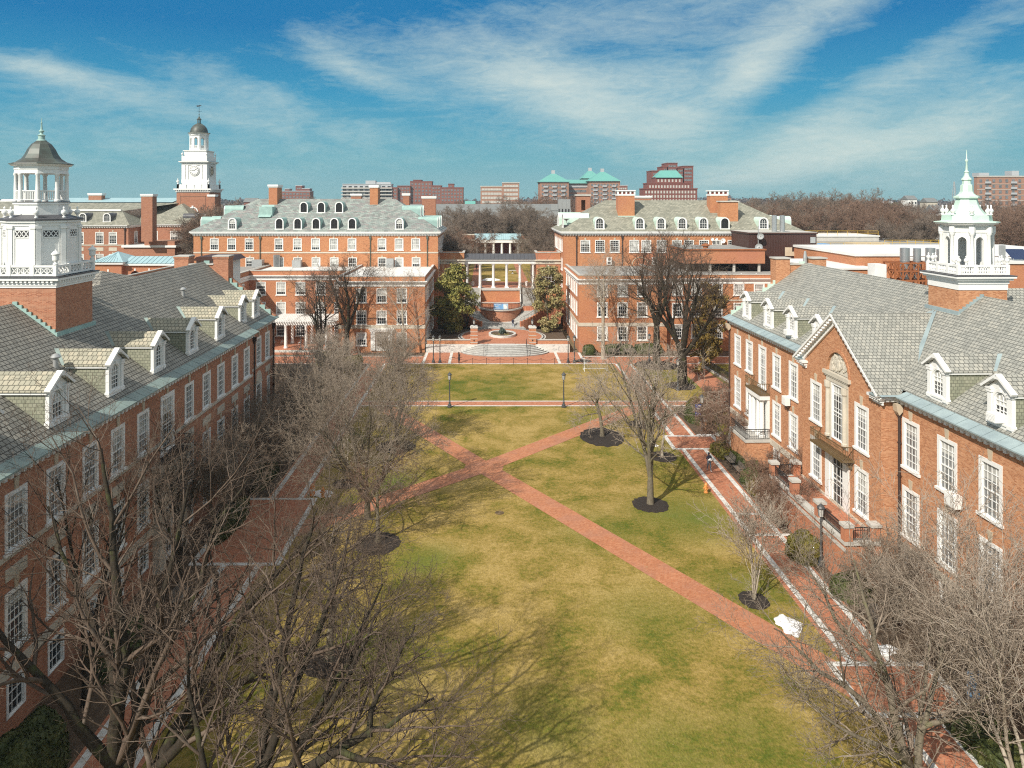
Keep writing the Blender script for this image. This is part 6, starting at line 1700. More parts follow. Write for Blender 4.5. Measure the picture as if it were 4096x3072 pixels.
def colonnade():
    t = thing('colonnade', 'white six-column colonnade with dark metal roof between two inscribed brick arch pavilions', 'colonnade', (AX, 155.6, 7.8))
    H = 5.0
    for x in (-6.9, -4.14, -1.38, 1.38, 4.14, 6.9):
        b = MB(); b.box(-.42, .42, -.42, .42, 0, .16); b.lathe([(.38, .16), (.38, .3), (.30, .38), (.29, 2.0), (.25, H-.4), (.33, H-.25), (.36, H-.15)], 0, 0, 0, 16); b.box(-.40, .40, -.40, .40, H-.15, H)
        b.build('column', M['white'], t, (x, .2, 0), smooth=True)
    for x in (-6.9, -4.14, -1.38, 1.38, 4.14, 6.9):
        b = MB(); b.box(-.36, .36, -.36, .36, 0, H); b.build('pilaster', M['white'], t, (x, 3.6, 0)) if abs(x) > 6 else None
    b = MB(); b.box(-7.4, 7.4, -.3, 4.2, H+.002, H+.62); b.box(-7.4, 7.4, -.38, 4.25, H+.622, H+.72); b.box(-7.4, 7.4, -.62, 4.5, H+.722, H+.95)
    b.build('entablature', M['white'], t)
    b = MB(); b.mesh([(-7.4, -.75, H+.953), (7.4, -.75, H+.953), (7.4, 2.0, H+1.95), (-7.4, 2.0, H+1.95), (-7.4, 4.7, H+.953), (7.4, 4.7, H+.953)], [(0,1,2,3), (3,2,5,4)])
    for i in range(20): x = -7.4+14.8*i/19; b.bar((x, -.75, H+.98), (x, 2.0, H+1.98), .05, .07)
    b.build('roof', M['lead_dark'], t)
    for sg, txt in ((-1, 'AMES HALL'), (1, 'KRIEGER HALL')):
        xa, xb = sorted((sg*7.42, sg*12.5)); cx = (xa+xb)/2
        b = MB(); b.set_frame((xa, -.6), (1, 0)); L = xb-xa
        ops = [(L/2-1.15, L/2+1.15, .3, 3.1)]
        wall(b, L, -1.2, 4.95, [(L/2-1.15, L/2+1.15, -1.2, 4.35)]); ap = arch_pts(2.3, 3.1, 14)
        for i in range(14): u, v = ap[i], ap[i+1]; b.poly([(L/2+u[0], 0, u[1]), (L/2+u[0], 0, 4.35), (L/2+v[0], 0, 4.35), (L/2+v[0], 0, v[1])])
        b.set_frame(); b.box(xa, xa+.02, -.6, 4.4, -1.2, 4.95); b.box(xb-.02, xb, -.6, 4.4, -1.2, 4.95); b.box(xa, xb, 4.38, 4.4, -1.2, 4.95)
        b.box(xa, xb, -.6, -.3, 5.9, 7.3); b.box(xa, xa+.3, -.3, 4.4, 5.9, 7.3); b.box(xb-.3, xb, -.3, 4.4, 5.9, 7.3); b.box(xa, xb, 4.1, 4.4, 5.9, 7.3)
        p = b.build('brick_pavilion', M['brick_hall'], t)
        b = MB(); b.box(xa-.06, xb+.06, -.7, 4.5, 4.952, 5.6); b.box(xa-.3, xb+.3, -.95, 4.7, 5.602, 5.9); b.build('frieze', M['stone'], p)
        b = MB(); b.box(xa-.1, xb+.1, -.7, -.2, 7.302, 7.46); b.box(xa-.1, xa+.4, -.2, 4.5, 7.302, 7.46); b.box(xb-.4, xb+.1, -.2, 4.5, 7.302, 7.46); b.build('coping', M['concrete'], p)
        b = MB(); b.box(xa+.3, xb-.3, -.3, 4.1, 6.0, 6.2); b.build('flat_roof', M['roof_gravel'], p)
        b = MB(); arch_ring(b, 2.7, 2.3, -1.2, 3.1, -.10, .25, n=14); b.box(-.16, .16, -.16, .1, 4.2, 4.75); b.box(-1.5, -1.1, -.16, .1, 2.95, 3.12); b.box(1.1, 1.5, -.16, .1, 2.95, 3.12)
        b.build('arch_surround', M['white'] if sg > 0 else M['stone'], p, (cx, -.6, 0))
        if sg > 0:
            b = MB()
            for i in range(9): a = PI*i/8; b.tube([(cx+.35*math.cos(a), -.45, 3.12+.35*math.sin(a)), (cx+1.14*math.cos(a), -.45, 3.12+1.14*math.sin(a))], .025, 4)
            b.tube([(cx+.35*math.cos(PI*i/8), -.45, 3.12+.35*math.sin(PI*i/8)) for i in range(9)], .025, 4); b.tube([(cx+.75*math.cos(PI*i/8), -.45, 3.12+.75*math.sin(PI*i/8)) for i in range(9)], .025, 4)
            b.box(cx-1.15, cx+1.15, -.5, -.4, 3.05, 3.17)
            for x in (-.6, 0, .6): b.box(cx+x-.03, cx+x+.03, -.48, -.42, -1, 3.05)
            for z in (.4, 1.3, 2.2): b.box(cx-1.15, cx+1.15, -.47, -.43, z, z+.05)
            b.build('fanlight', M['white'], p)
        put_text(txt, .42, 'lead_dark', p, (cx, -.715, 5.28), 0, 'inscription', .01)
    return t
def banner():
    t = thing('event_banner', 'blue welcome banner tied to the balcony railing above the curved steps', 'banner', (AX, 145.7, 4.75))
    b = MB(); n = 12
    for i in range(n):
        x0 = -1.42+2.84*i/n; x1 = -1.42+2.84*(i+1)/n; f = lambda x: .02*math.sin(x*5)-.0+x*x*.03
        b.mesh([(x0, f(x0), 0), (x1, f(x1), 0), (x1, f(x1), 1.12), (x0, f(x0), 1.12), (x0, f(x0)+.01, 0), (x1, f(x1)+.01, 0), (x1, f(x1)+.01, 1.12), (x0, f(x0)+.01, 1.12)], [(0,1,2,3), (5,4,7,6)], 0 if x0 < .3 else 1)
    b.build('cloth', [M['sky_blue'], M['banner_pale']], t)
    for s, z in (('WELCOME', .90), ('HOME', .56), ('BLUE JAYS', .22)):
        o = link('lettering', text_mesh(s, .30 if len(s) < 9 else .26, 'white', .006, 'LEFT'), t); o.location = (-1.32, -.03, z); o.rotation_euler = (PI/2, 0, 0)
    rr = random.Random(2); b = MB(); b.mesh(*blob(.95, .0, .4, .34, .03, .36, rr)); b.mesh(*blob(.72, .0, .62, .22, .03, .25, rr)); b.build('printed_shape', M['white'], t)
    b = MB()
    for x in (-1.42, 1.42):
        for z in (.05, 1.08): b.tube([(x, 0, z), (x*1.03, .1+abs(x)*.03, z)], .015, 4)
    b.build('tie', M['iron'], t)
def planter():
    t = thing('round_planter', 'round stone-curbed planter with a blue-green shrub and bare sapling before the steps', 'planter', (AX+.1, 136.6, 1.4))
    b = MB(); o = ell(0, 0, 2.5, 3.2, 0, 2*PI, 48)[:-1]; i_ = ell(0, 0, 2.1, 2.75, 0, 2*PI, 48)[:-1]
    for k in range(48):
        a, c, d, e = o[k], o[(k+1) % 48], i_[(k+1) % 48], i_[k]; b.prism([a, c, d, e], 'z', 0, .38)
    b.build('curb', M['marble'], t)
    b = MB(); b.prism(i_, 'z', .05, .22); b.build('soil', M['soil'], t)
    rng = np.random.default_rng(5)
    V, F = leaf_cloud(rng, [(-.1+rng.uniform(-.5, .5), rng.uniform(-.5, .5), .5+rng.random()*.7) for _ in range(10)], [.35]*10, 1500, .09)
    link('shrub', np_mesh('shrub', V, F, M['leaf_blue']), t)
    V, F = leaf_cloud(rng, [(1.6*math.cos(a)*r_, 2.1*math.sin(a)*r_, .25) for a, r_ in zip(rng.uniform(0, 6.28, 16), rng.uniform(.3, 1, 16))], [.3]*16, 900, .07, zs=.35)
    link('ground_cover', np_mesh('ground_cover', V, F, M['leaf_tan']), t)
    out = []; grow(random.Random(3), out, (.35, -.2, .2), (0, 0, 1), 1.7, .03, 1, dict(BASE, rmin=.01, k=[0, 6, 4, 2, 0], a=[.6]*5))
    V, F = tubes_np(out, [5, 4, 3, 3]); link('sapling', np_mesh('sapling', V, F, M['bark_pale']), t)
west_hall(); east_hall(); stairs(); colonnade(); banner(); planter()
# ------------------------------------------------------------------ buildings round the upper lawn
rect('lawn', -40, 46, 158.2, 238, 7.76, 'grass')
rect('brick_path', -3.6, -1.9, 166, 238, 7.775, 'paving'); rect('brick_path', 7.4, 9.1, 166, 238, 7.775, 'paving'); rect('brick_walk', -14, 20, 157.9, 167.5, 7.77, 'paving')
sheet('brick_path', [(-1.9, 167.4), (-.2, 167.4), (-1.9, 178)], 7.78, 'paving')
def clock_tower():
    a = 4.35; cx, cy = -78.6, 204.4
    t = thing('clock_tower', 'tall white clock tower with round clock faces and dark dome on a square brick base', 'clock tower', (cx, cy, 7.7))
    Z = lambda z: (z if z < 30.1 else 30.1+(z-30.1)*.65 if z < 39.85 else z-3.41)-7.7
    b = MB()
    b.box(-a, a, -a, a, 0, Z(28.1)); b.build('brick_shaft', M['brick_far'], t)
    for rz, p in ((0, (0, -a-.02)), (PI/2, (a+.02, 0))):
        b = MB(); b.box(-3.4, 3.4, -.06, .01, 10.2, 10.35); b.box(-3.4, -3.25, -.06, .01, 5, 19.4); b.box(3.25, 3.4, -.06, .01, 5, 19.4); b.box(-3.4, 3.4, -.06, .01, 19.25, 19.4); b.build('brick_panel', M['brick_apt_tan'], t, (p[0], p[1], 0), rz)
        arch_sash('window', 2.4, 4.3, 4, 6, t, 0, loc=(p[0], p[1], 11.9), rz=rz)
        b = MB(); arch_ring(b, 3.0, 2.4, 0, 3.1, -.14, .02); b.box(-1.7, 1.7, -.25, .02, -.35, 0); b.box(-.22, .22, -.22, .02, 4.2, 4.9); b.build('arch_surround', M['white'], t, (p[0], p[1], 11.9), rz)
    b = MB(); b.box(-a-.2, a+.2, -a-.2, a+.2, Z(28.1), Z(28.45)); b.box(-a-.6, a+.6, -a-.6, a+.6, Z(28.7), Z(29.05))
    for i in range(18):
        s = -a+(i+.5)*2*a/18
        for f in ((s-.13, s+.13, -a-.45, -a-.1), (s-.13, s+.13, a+.1, a+.45), (-a-.45, -a-.1, s-.13, s+.13), (a+.1, a+.45, s-.13, s+.13)): b.box(*f, Z(28.452), Z(28.698))
    b.build('cornice', M['white'], t)
    q = a-.25
    b = MB(); b.box(-q, q, -q, q, Z(29.05), Z(30.1)); b.build('parapet', M['white'], t); b = MB()
    for s in (-q, q):
        for i in range(5): u = -q+2*q*i/4; b.box(s-.22, s+.22, u-.22, u+.22, Z(29.06), Z(30.3)); b.box(u-.22, u+.22, s-.22, s+.22, Z(29.06), Z(30.3))
    b.build('parapet_pier', M['white'], t)
    urns(t, [(-q, -q), (q, -q), (q, q), (-q, q)], Z(30.3), URN, 1.7)
    c = 3.25
    b = MB(); b.box(-c, c, -c, c, Z(30.1), Z(39.4)); b.box(-c-.2, c+.2, -c-.2, c+.2, Z(30.11), Z(32.2)); b.box(-c-.15, c+.15, -c-.15, c+.15, Z(38.2), Z(38.7)); b.box(-c-.75, c+.75, -c-.75, c+.75, Z(39.402), Z(39.75)); b.box(-c-.4, c+.4, -c-.4, c+.4, Z(38.9), Z(39.4))
    for sx in (-1, 1):
        for sy in (-1, 1):
            b.box(sx*(c-.35)-.5, sx*(c-.35)+.5, sy*(c-.35)-.5, sy*(c-.35)+.5, Z(32.2), Z(38.2)); 
            b.box(sx*(c-1.35)-.25, sx*(c-1.35)+.25, sy*c-.13, sy*c+.13, Z(32.2), Z(38.2)); b.box(sx*c-.13, sx*c+.13, sy*(c-1.35)-.25, sy*(c-1.35)+.25, Z(32.2), Z(38.2))
    b.build('clock_stage', M['white'], t)
    b = MB(); b.box(-c-.7, c+.7, -c-.7, c+.7, Z(39.753), Z(39.85)); b.build('ledge_flashing', M['lead_dark'], t)
    for rz, p in ((0, (0, -c-.14)), (PI/2, (c+.14, 0))):
        def disc(r, y): return [(.86*r*math.cos(2*PI*i/28), y, r*.9*math.sin(2*PI*i/28)) for i in range(28)]
        b = MB(); o1 = disc(1.65, -.02); o2 = disc(1.42, -.10); b.poly(o1)
        for i in range(28): j = (i+1) % 28; b.poly([o1[i], o1[j], o2[j], o2[i]])
        f = b.build('clock_face', M['white'], t, (p[0], p[1], Z(36.0)), rz)
        b = MB(); b.poly(disc(1.40, -.105)); b.build('dial', M['white'] if rz == 0 else M['keystone'], f)
        b = MB()
        for k in range(12):
            an = 2*PI*k/12; u = (math.sin(an), math.cos(an)); b.bar((u[0]*.82, -.13, u[1]*.85), (u[0]*1.1, -.13, u[1]*1.14), .11, .03)
        b.tube([(1.18*math.sin(2*PI*k/28), -.12, 1.23*math.cos(2*PI*k/28)) for k in range(29)], .035, 4)
        b.build('numeral', M['iron'], f)
        b = MB(); 
        for an, ln, wd in ((R(-85), .72, .12), (R(58), 1.0, .085)): b.bar((0, -.16, 0), (ln*math.sin(an), -.16, ln*math.cos(an)), wd, .03)
        b.build('clock_hand', M['iron'], f)
    d = 2.95
    b = MB(); b.box(-d-.45, d+.45, -d-.45, d+.45, Z(39.8), Z(41.2)); b.box(-d, d, -d, d, Z(41.2), Z(42.6)); b.box(-d-.2, d+.2, -d-.2, d+.2, Z(42.602), Z(42.8)); b.build('attic', M['white'], t)
    urns(t, [(-d-.3, -d-.3), (d+.3, -d-.3), (d+.3, d+.3), (-d-.3, d+.3)], Z(41.2), URN, 1.3)
    r = 2.25; o = octa(r/math.cos(PI/8)); b = MB()
    for k in range(8):
        p, qq = o[k], o[(k+1) % 8]; L = math.hypot(qq[0]-p[0], qq[1]-p[1]); b.set_frame(p, ((qq[0]-p[0])/L, (qq[1]-p[1])/L)); ow = .9; m = L/2; zb, zt, zs = Z(42.8), Z(47.2), Z(45.9)
        b.box(0, m-ow/2, 0, .3, zb, zt); b.box(m+ow/2, L, 0, .3, zb, zt); ap = arch_pts(ow, zs, 8)
        for i in range(8): u, v = ap[i], ap[i+1]; b.prism([(m+u[0], u[1]), (m+u[0], zt), (m+v[0], zt), (m+v[0], v[1])], 'y', 0, .3)
        b.box(m-ow/2, m+ow/2, .02, .28, zb, Z(43.5)); b.box(-.1, L+.1, -.15, 0, Z(46.9), zt)
        for i in range(4): s = m-ow/2+.1+i*.23; b.box(s-.04, s+.04, .1, .2, Z(43.5), Z(44.1))
        b.box(m-ow/2, m+ow/2, .08, .22, Z(44.1), Z(44.2))
    b.set_frame(); b.lathe([(2.55, zt), (2.6, zt+.2), (2.95, zt+.32)], 0, 0, 0, 8, rot=PI/8); b.build('belfry', M['white'], t)
    b = MB(); b.lathe([(.2, 0), (.55, .1), (.45, .7), (.3, 1.0), (.05, 1.1)], 0, 0, Z(45.0), 12); b.build('bell', M['bronze'], t, smooth=True)
    b = MB(); z = zt+.325; b.lathe([(2.98, z), (2.9, z+.12), (2.35, z+.2), (2.3, z+.6), (2.05, z+1.4), (1.5, z+2.15), (.8, z+2.6), (.55, z+2.7)], 0, 0, 0, 16); b.build('dome', M['copper_dome'], t, smooth=True)
    b = MB(); z += 2.68
    for k in range(6): an = k*PI/3; b.tube([(.42*math.cos(an), .42*math.sin(an), z), (.42*math.cos(an), .42*math.sin(an), z+1.1)], .08, 5)
    b.lathe([(.6, z), (.6, z+.12)], 0, 0, 0, 8); b.lathe([(.68, z+1.1), (.66, z+1.2), (.35, z+1.5), (.1, z+2.0), (.06, z+2.4), (.16, z+2.55), (.03, z+2.7)], 0, 0, 0, 8)
    b.build('lantern', M['copper_dome'], t)
    b = MB(); b.tube([(0, 0, z+2.4), (0, 0, z+5.0)], .05, 5); b.bar((-.7, 0, z+3.4), (.7, 0, z+3.4), .05, .05); b.bar((0, -.7, z+3.4), (0, .7, z+3.4), .05, .05)
    b.prism([(-.6, z+4.6), (.1, z+4.7), (.7, z+4.95), (.2, z+5.1), (-.2, z+4.95), (-.7, z+5.0)], 'y', -.03, .03); b.build('weather_vane', M['iron'], t)
def library():
    t = thing('long_brick_hall', 'long brick hall with grey slate roof and white barrel dormers below the clock tower', 'building', (-100, 185, 7.7))
    t.location = (0, 0, 0); br = M['brick_far']; o = dict(cols=4, rows=5, cas=.16, key=.45)
    def blk(x0, x1, y0, ev, wx, rows, rw_=()):
        L = x1-x0
        facade(t, (x0, y0), (1, 0), L, 7, ev-.6, [(x-x0, z, 2.0, 2.9, dict(o, frac=f)) for x, f in wx for z in rows], br)
        facade(t, (x1, y0), (0, 1), 16, 7, ev-.6, [(s, z, 1.8, 2.9, dict(o)) for s in rw_ for z in rows], br)
        cornice(t, (x0, y0), (1, 0), L, ev, .6, .6, .6, .28); cornice(t, (x1, y0), (0, 1), 16, ev, .6, .6, .6, .28)
        band(t, (x0, y0), (1, 0), L, rows[0]-.45, rows[0]-.2, .07); band(t, (x1, y0), (0, 1), 16, rows[0]-.45, rows[0]-.2, .07)
        for x, f in wx: b = MB(); b.box(x-1, x+1, y0-.06, y0+.01, rows[0]-1.75, rows[0]-.9); b.build('stone_panel', M['stone'], t)
    blk(-150, -88.6, 185, 19.75, [(x, .3) for x in (-146, -142, -137, -132, -127, -122, -118, -113.5, -109, -104.5, -100.6, -95.7, -92.4)], (15.2, 9.8), (4, 11))
    blk(-88.6, -74.5, 191.5, 19.75, [(-85.2, 0), (-80, .5), (-78.2, .3), (-76.4, .3)], (15.2, 9.8), (3, 7, 11))
    b = MB(); b.poly([(-151, 184.4, 19.8), (-88, 184.4, 19.8), (-93, 191, 23.2), (-151, 191, 23.2)]); b.poly([(-88, 184.4, 19.8), (-88, 197, 19.8), (-93, 191, 23.2)]) ; b.poly([(-151, 191, 23.4), (-93, 191, 23.2), (-80, 202, 25.6), (-151, 202, 25.6)])
    b.poly([(-88.6, 190.9, 19.8), (-73.9, 190.9, 19.8), (-81, 198.5, 25.0)]); b.poly([(-73.9, 190.9, 19.8), (-73.9, 212, 19.8), (-81, 206, 25.6), (-81, 198.5, 25.0)]); b.poly([(-88.6, 190.9, 19.8), (-81, 198.5, 25), (-81, 206, 25.6), (-93, 202, 25.2)])
    b.build('roof', M['slate_olive'], t)
    b = MB(); b.box(-151, -93.2, 190.6, 191.1, 23.2, 23.65); b.build('white_parapet', M['white'], t)
    b = MB(); b.mesh([(-122, 200, 25.4), (-84, 200, 25.4), (-84, 206, 26.6), (-122, 206, 26.6)], [(0,1,2,3)]); b.build('ridge_roof', M['copper_roof'], t)
    for x in (-143, -128, -116, -108.5, -100.4, -94.4): barrel_dormer(t, (x, 186.0, 20.6), 0, .52, w=1.9, h=2.2, copper='lead_dark')
    for y in (194, 199): barrel_dormer(t, (-74.7, y, 20.4), PI/2, .6, w=1.7, h=2.1, copper='lead_dark')
    chimney(t, -83.4, -80.7, 180.6, 183.0, 16, 27.4, br, flash='copper'); chimney(t, -108, -104.5, 203, 205, 24, 27.8, br); chimney(t, -73.8, -72, 198, 200, 22, 27.4, br)
    for x in (-89.4, -74.9): downpipe(t, x, 184.85 if x < -80 else 191.35, 8, 18.6, 'pipe_dark', .12)
    # porch with flat roof
    b = MB(); b.box(-89, -76.5, 183.5, 191.4, 7, 14.4, 0); b.box(-89.4, -76.1, 183.1, 191.4, 14.402, 14.9, 1); b.box(-84, -76.6, 183.6, 191.4, 14.902, 15.9, 0); b.build('porch', [br, M['white']], t)
def arcade_pavilion():
    t = thing('arcade', 'low brick arcade with pale copper roofs behind the dormered slate roof', 'arcade', (-70, 150, 7))
    t.location = (0, 0, 0)
    b = MB(); b.set_frame((-62-16.2, 150), (1, 0)); L = 16.2
    cs = [5.0, 10.1, 13.1+.1, 15.9]
    ops = []
    edge = 5.3
    def arcs(b, L, centers, w, zs, z0, z1):
        wall(b, L, z0, z1, [(c-w/2, c+w/2, z0, zs+w/2+.3) for c in centers])
        for c in centers:
            ap = arch_pts(w, zs, 12)
            for i in range(12): u, v = ap[i], ap[i+1]; b.poly([(c+u[0], 0, u[1]), (c+u[0], 0, zs+w/2+.3), (c+v[0], 0, zs+w/2+.3), (c+v[0], 0, v[1])])
            for sx in (-1, 1): b.poly([(c+sx*w/2, 0, z0), (c+sx*w/2, .5, z0), (c+sx*w/2, .5, zs), (c+sx*w/2, 0, zs)])
    b.set_frame((-77.5, 148), (1, 0)); arcs(b, 5.3, [2.65], 2.4, 10.6, 6.5, 13.3); b.box(0, .02, 0, 8, 6.5, 13.3); b.box(5.28, 5.3, 0, 8, 6.5, 13.3)
    b.set_frame((-72.2, 149), (1, 0)); arcs(b, 13.2, [2.2, 5.0, 7.8, 10.6], 2.0, 10.9, 6.5, 13.0); b.box(13.18, 13.2, 0, 7, 6.5, 13)
    b.build('wall', M['brick_hall'], t)
    b = MB(); b.box(-77.3, -59.2, 153, 153.3, 6.5, 13); b.build('inner_wall', M['brick_apt_dark'], t)
    b = MB()
    for c in (-74.85,): b.box(c-.15, c+.15, 147.9, 148.05, 11.85, 12.3)
    for c in (2.2, 5.0, 7.8, 10.6): b.box(-72.2+c-.13, -72.2+c+.13, 148.9, 149.05, 11.95, 12.4)
    b.box(-77.6, -72.1, 147.85, 148.02, 10.5, 10.65) ; b.box(-77.9, -71.8, 147.6, 156.4, 13.302, 13.75); b.box(-72.2, -58.8, 148.6, 156, 13.002, 13.4); b.build('cornice', M['white'], t)
    b = MB(); b.poly([(-78.1, 147.4, 13.76), (-71.6, 147.4, 13.76), (-74.85, 152, 15.6)]); b.poly([(-71.6, 147.4, 13.76), (-71.6, 156.6, 13.76), (-74.85, 152, 15.6)]); b.poly([(-78.1, 156.6, 13.76), (-78.1, 147.4, 13.76), (-74.85, 152, 15.6)]); b.poly([(-71.6, 156.6, 13.76), (-78.1, 156.6, 13.76), (-74.85, 152, 15.6)])
    b.poly([(-72.3, 148.5, 13.42), (-58.7, 148.5, 13.42), (-59.5, 152.3, 14.6), (-72.3, 152.3, 14.6)]); b.poly([(-58.7, 148.5, 13.42), (-58.7, 156, 13.42), (-59.5, 152.3, 14.6)])
    for i in range(14):
        x = -71.4+i*.95; b.bar((x, 148.5, 13.46), (x, 152.3, 14.64), .05, .06)
    for i in range(1, 10):
        u = i/10; b.bar((-78.1+6.5*u, 147.4, 13.8), (-78.1+6.5*u+(3.25-6.5*u)*min(1, 1.0)*(1-abs(2*u-1)), 147.4+4.6*(1-abs(2*u-1)), 13.8+1.84*(1-abs(2*u-1))), .05, .06)
    b.build('roof', M['copper_roof'], t)
def rear_buildings():
    # rear colonnade at the end of the upper lawn
    t = thing('rear_colonnade', 'distant white colonnade with pale blue metal roof beyond the upper lawn', 'colonnade', (3.3, 240, 7.75))
    for i in range(6):
        b = MB(); b.lathe([(.5, 0), (.42, .3), (.36, 4.3), (.5, 4.6)], 0, 0, 0, 10); b.build('column', M['white'], t, (-6.6+i*2.64, 0, 0), smooth=True)
    b = MB(); b.box(-7.3, 7.3, -.6, 4, 4.602, 5.6); b.build('entablature', M['white'], t)
    b = MB(); b.mesh([(-7.5, -.8, 5.602), (7.5, -.8, 5.602), (7.5, 2.5, 7.4), (-7.5, 2.5, 7.4), (-7.5, 4.5, 5.6), (7.5, 4.5, 5.6)], [(0,1,2,3), (3,2,5,4)])
    for i in range(22): x = -7.5+15*i/21; b.bar((x, -.8, 5.65), (x, 2.5, 7.45), .05, .08)
    b.build('roof', M['copper_roof'], t)
    for sg in (-1, 1):
        xa, xb = sorted((sg*7.5, sg*11.5)); b = MB(); b.set_frame((xa, -.5), (1, 0)); wall(b, 4, 0, 5.6, [(.8, 3.2, 0, 4.3)]); ap = arch_pts(2.4, 3, 10)
        for i in range(10): u, v = ap[i], ap[i+1]; b.poly([(2+u[0], 0, u[1]), (2+u[0], 0, 4.3), (2+v[0], 0, 4.3), (2+v[0], 0, v[1])])
        b.set_frame(); b.box(xa, xb, -.5, -.2, 5.6, 7.0); b.box(xa, xa+.1, -.5, 4, 0, 7); b.box(xb-.1, xb, -.5, 4, 0, 7); p = b.build('brick_pavilion', M['brick_far'], t)
        b = MB(); b.box(xa-.2, xb+.2, -.8, 4, 5.3, 5.7); b.box(xa-.1, xb+.1, -.6, 4, 7.002, 7.2); b.build('coping', M['stone'], p)
    b = MB(); b.box(-11.4, 11.4, 3.7, 4, 0, 4.6); b.build('rear_wall', M['brick_apt_dark'], t)
    # halls flanking the upper lawn
    for k, (x0, x1, y0, y1, ev, rd, mat, lb) in enumerate(((-58, -14, 176, 196, 18.2, 25.6, 'slate_olive', 'brick hall with grey slate roof rising just behind the green slate roof'),
                                              (20, 62, 178, 198, 18.2, 25.4, 'slate_olive', 'brick hall with grey roof and arched chimney just behind the olive slate roof'))):
        t = thing('rear_hall', lb, 'building', (0, 0, 0), 0, 'halls flanking the upper lawn'); br = M['brick_far']; o = dict(cols=4, rows=5, cas=.15, key=.4)
        wx = [x0+3+i*(x1-x0-6)/9 for i in range(10)]
        facade(t, (x0, y0), (1, 0), x1-x0, 7, ev-.5, [(x-x0, z, 1.8, 2.5, dict(o)) for x in wx for z in (14.6, 10.6)], br)
        sw = [(s, z, 1.6, 2.5, dict(o)) for s in (3, 7, 11, 15) for z in (14.6, 10.6)]
        facade(t, (x1, y0), (0, 1), y1-y0, 7, ev-.5, sw, br); facade(t, (x0, y1), (0, -1), y1-y0, 7, ev-.5, sw, br)
        b = MB(); b.box(x0-.7, x1+.7, y0-.7, y1+.7, ev-.5, ev); b.build('cornice', M['white'], t)
        b = MB(); hip_roof(b, x0-.7, x1+.7, y0-.7, y1+.7, ev+.01, rd, 9.5, th=.01); b.build('roof', M[mat], t)
        if k == 0:
            for y in (180, 187): barrel_dormer(t, (x1-.9, y, ev+1.2), PI/2, .7, w=2.6, h=2.6, louvre=True)
            barrel_dormer(t, (-17.5, 176.3, ev+1.0), 0, .7, w=2.2, h=2.4, louvre=True)
            chimney(t, -20.8, -19.2, 184, 186, 22, 27.6, br); chimney(t, -16.4, -13.0, 188, 190, 19.5, 26.9, br)
            chimney(t, -33.5, -31, 184, 186, 22, 27.5, br)
        else:
            for y in (181, 188): barrel_dormer(t, (x0+.9, y, ev+1.2), -PI/2, .7, w=2.6, h=2.8, louvre=True, copper='copper_pale')
            b = MB(); b.set_frame((21.8, 184), (1, 0)); w_ = 3.4
            wall(b, w_, 23, 27.0, [(1.2, 2.2, 23.5, 26.0)]); b.set_frame(); b.box(21.8, 21.82, 184, 186, 23, 27); b.box(25.18, 25.2, 184, 186, 23, 27); b.box(21.8, 25.2, 185.98, 186, 23, 27); c = b.build('chimney', br, t)
            b = MB(); b.box(21.6, 25.4, 183.8, 186.2, 27.002, 27.4); b.build('chimney_cap', M['concrete'], c)
            chimney(t, 36.5, 40.5, 186, 188, 23, 27.0, br)
    # long roof closing the view
    t = thing('rear_hall', 'long grey-roofed brick hall closing the view behind the brown bare trees', 'building', (0, 0, 0), 0, 'halls flanking the upper lawn')
    b = MB(); b.box(-42, 32, 290, 310, 7, 17); b.build('wall', M['brick_far'], t)
    b = MB(); b.mesh([(-43, 289, 16.8), (33, 289, 16.8), (33, 300, 24.4), (-43, 300, 24.4), (33, 311, 17), (-43, 311, 17)], [(0,1,2,3), (3,2,4,5)]); b.box(-24, 24, 288.5, 289.2, 15.2, 16.8); b.build('roof', M['slate_far'], t)
    for x in (-36, -28, -20, -12, -4, 4, 12, 20, 28): put_window(t, (x, 289.98, 10.5), 0, 2.2, 3.4, cols=3, rows=4, cas=.2, key=.5)
    b = MB(); b.box(24, 27, 284, 287, 22, 24.5); b.box(24.3, 26.7, 284.2, 286.8, 17, 22); b.build('roof_unit', M['galv'], t)
    # steel roof unit behind olive hall
    t = thing('roof_ventilator', 'grey steel ventilator box on the ridge by the bare trees behind the colonnade', 'ventilator', (20.4, 200, 22.2))
    b = MB(); b.box(-1.6, 1.6, -1, 1, 1.4, 4.0)
    for i in range(3): b.box(-1.6+i*1.07, -.55+i*1.07, -1.03, -1.0, 1.6, 3.8)
    b.build('box', M['galv'], t); b = MB()
    for x in (-1.3, -.4, .5, 1.3):
        for y in (-.8, .8): b.box(x-.08, x+.08, y-.08, y+.08, -2, 1.4)
    b.build('leg', M['louvre'], t)
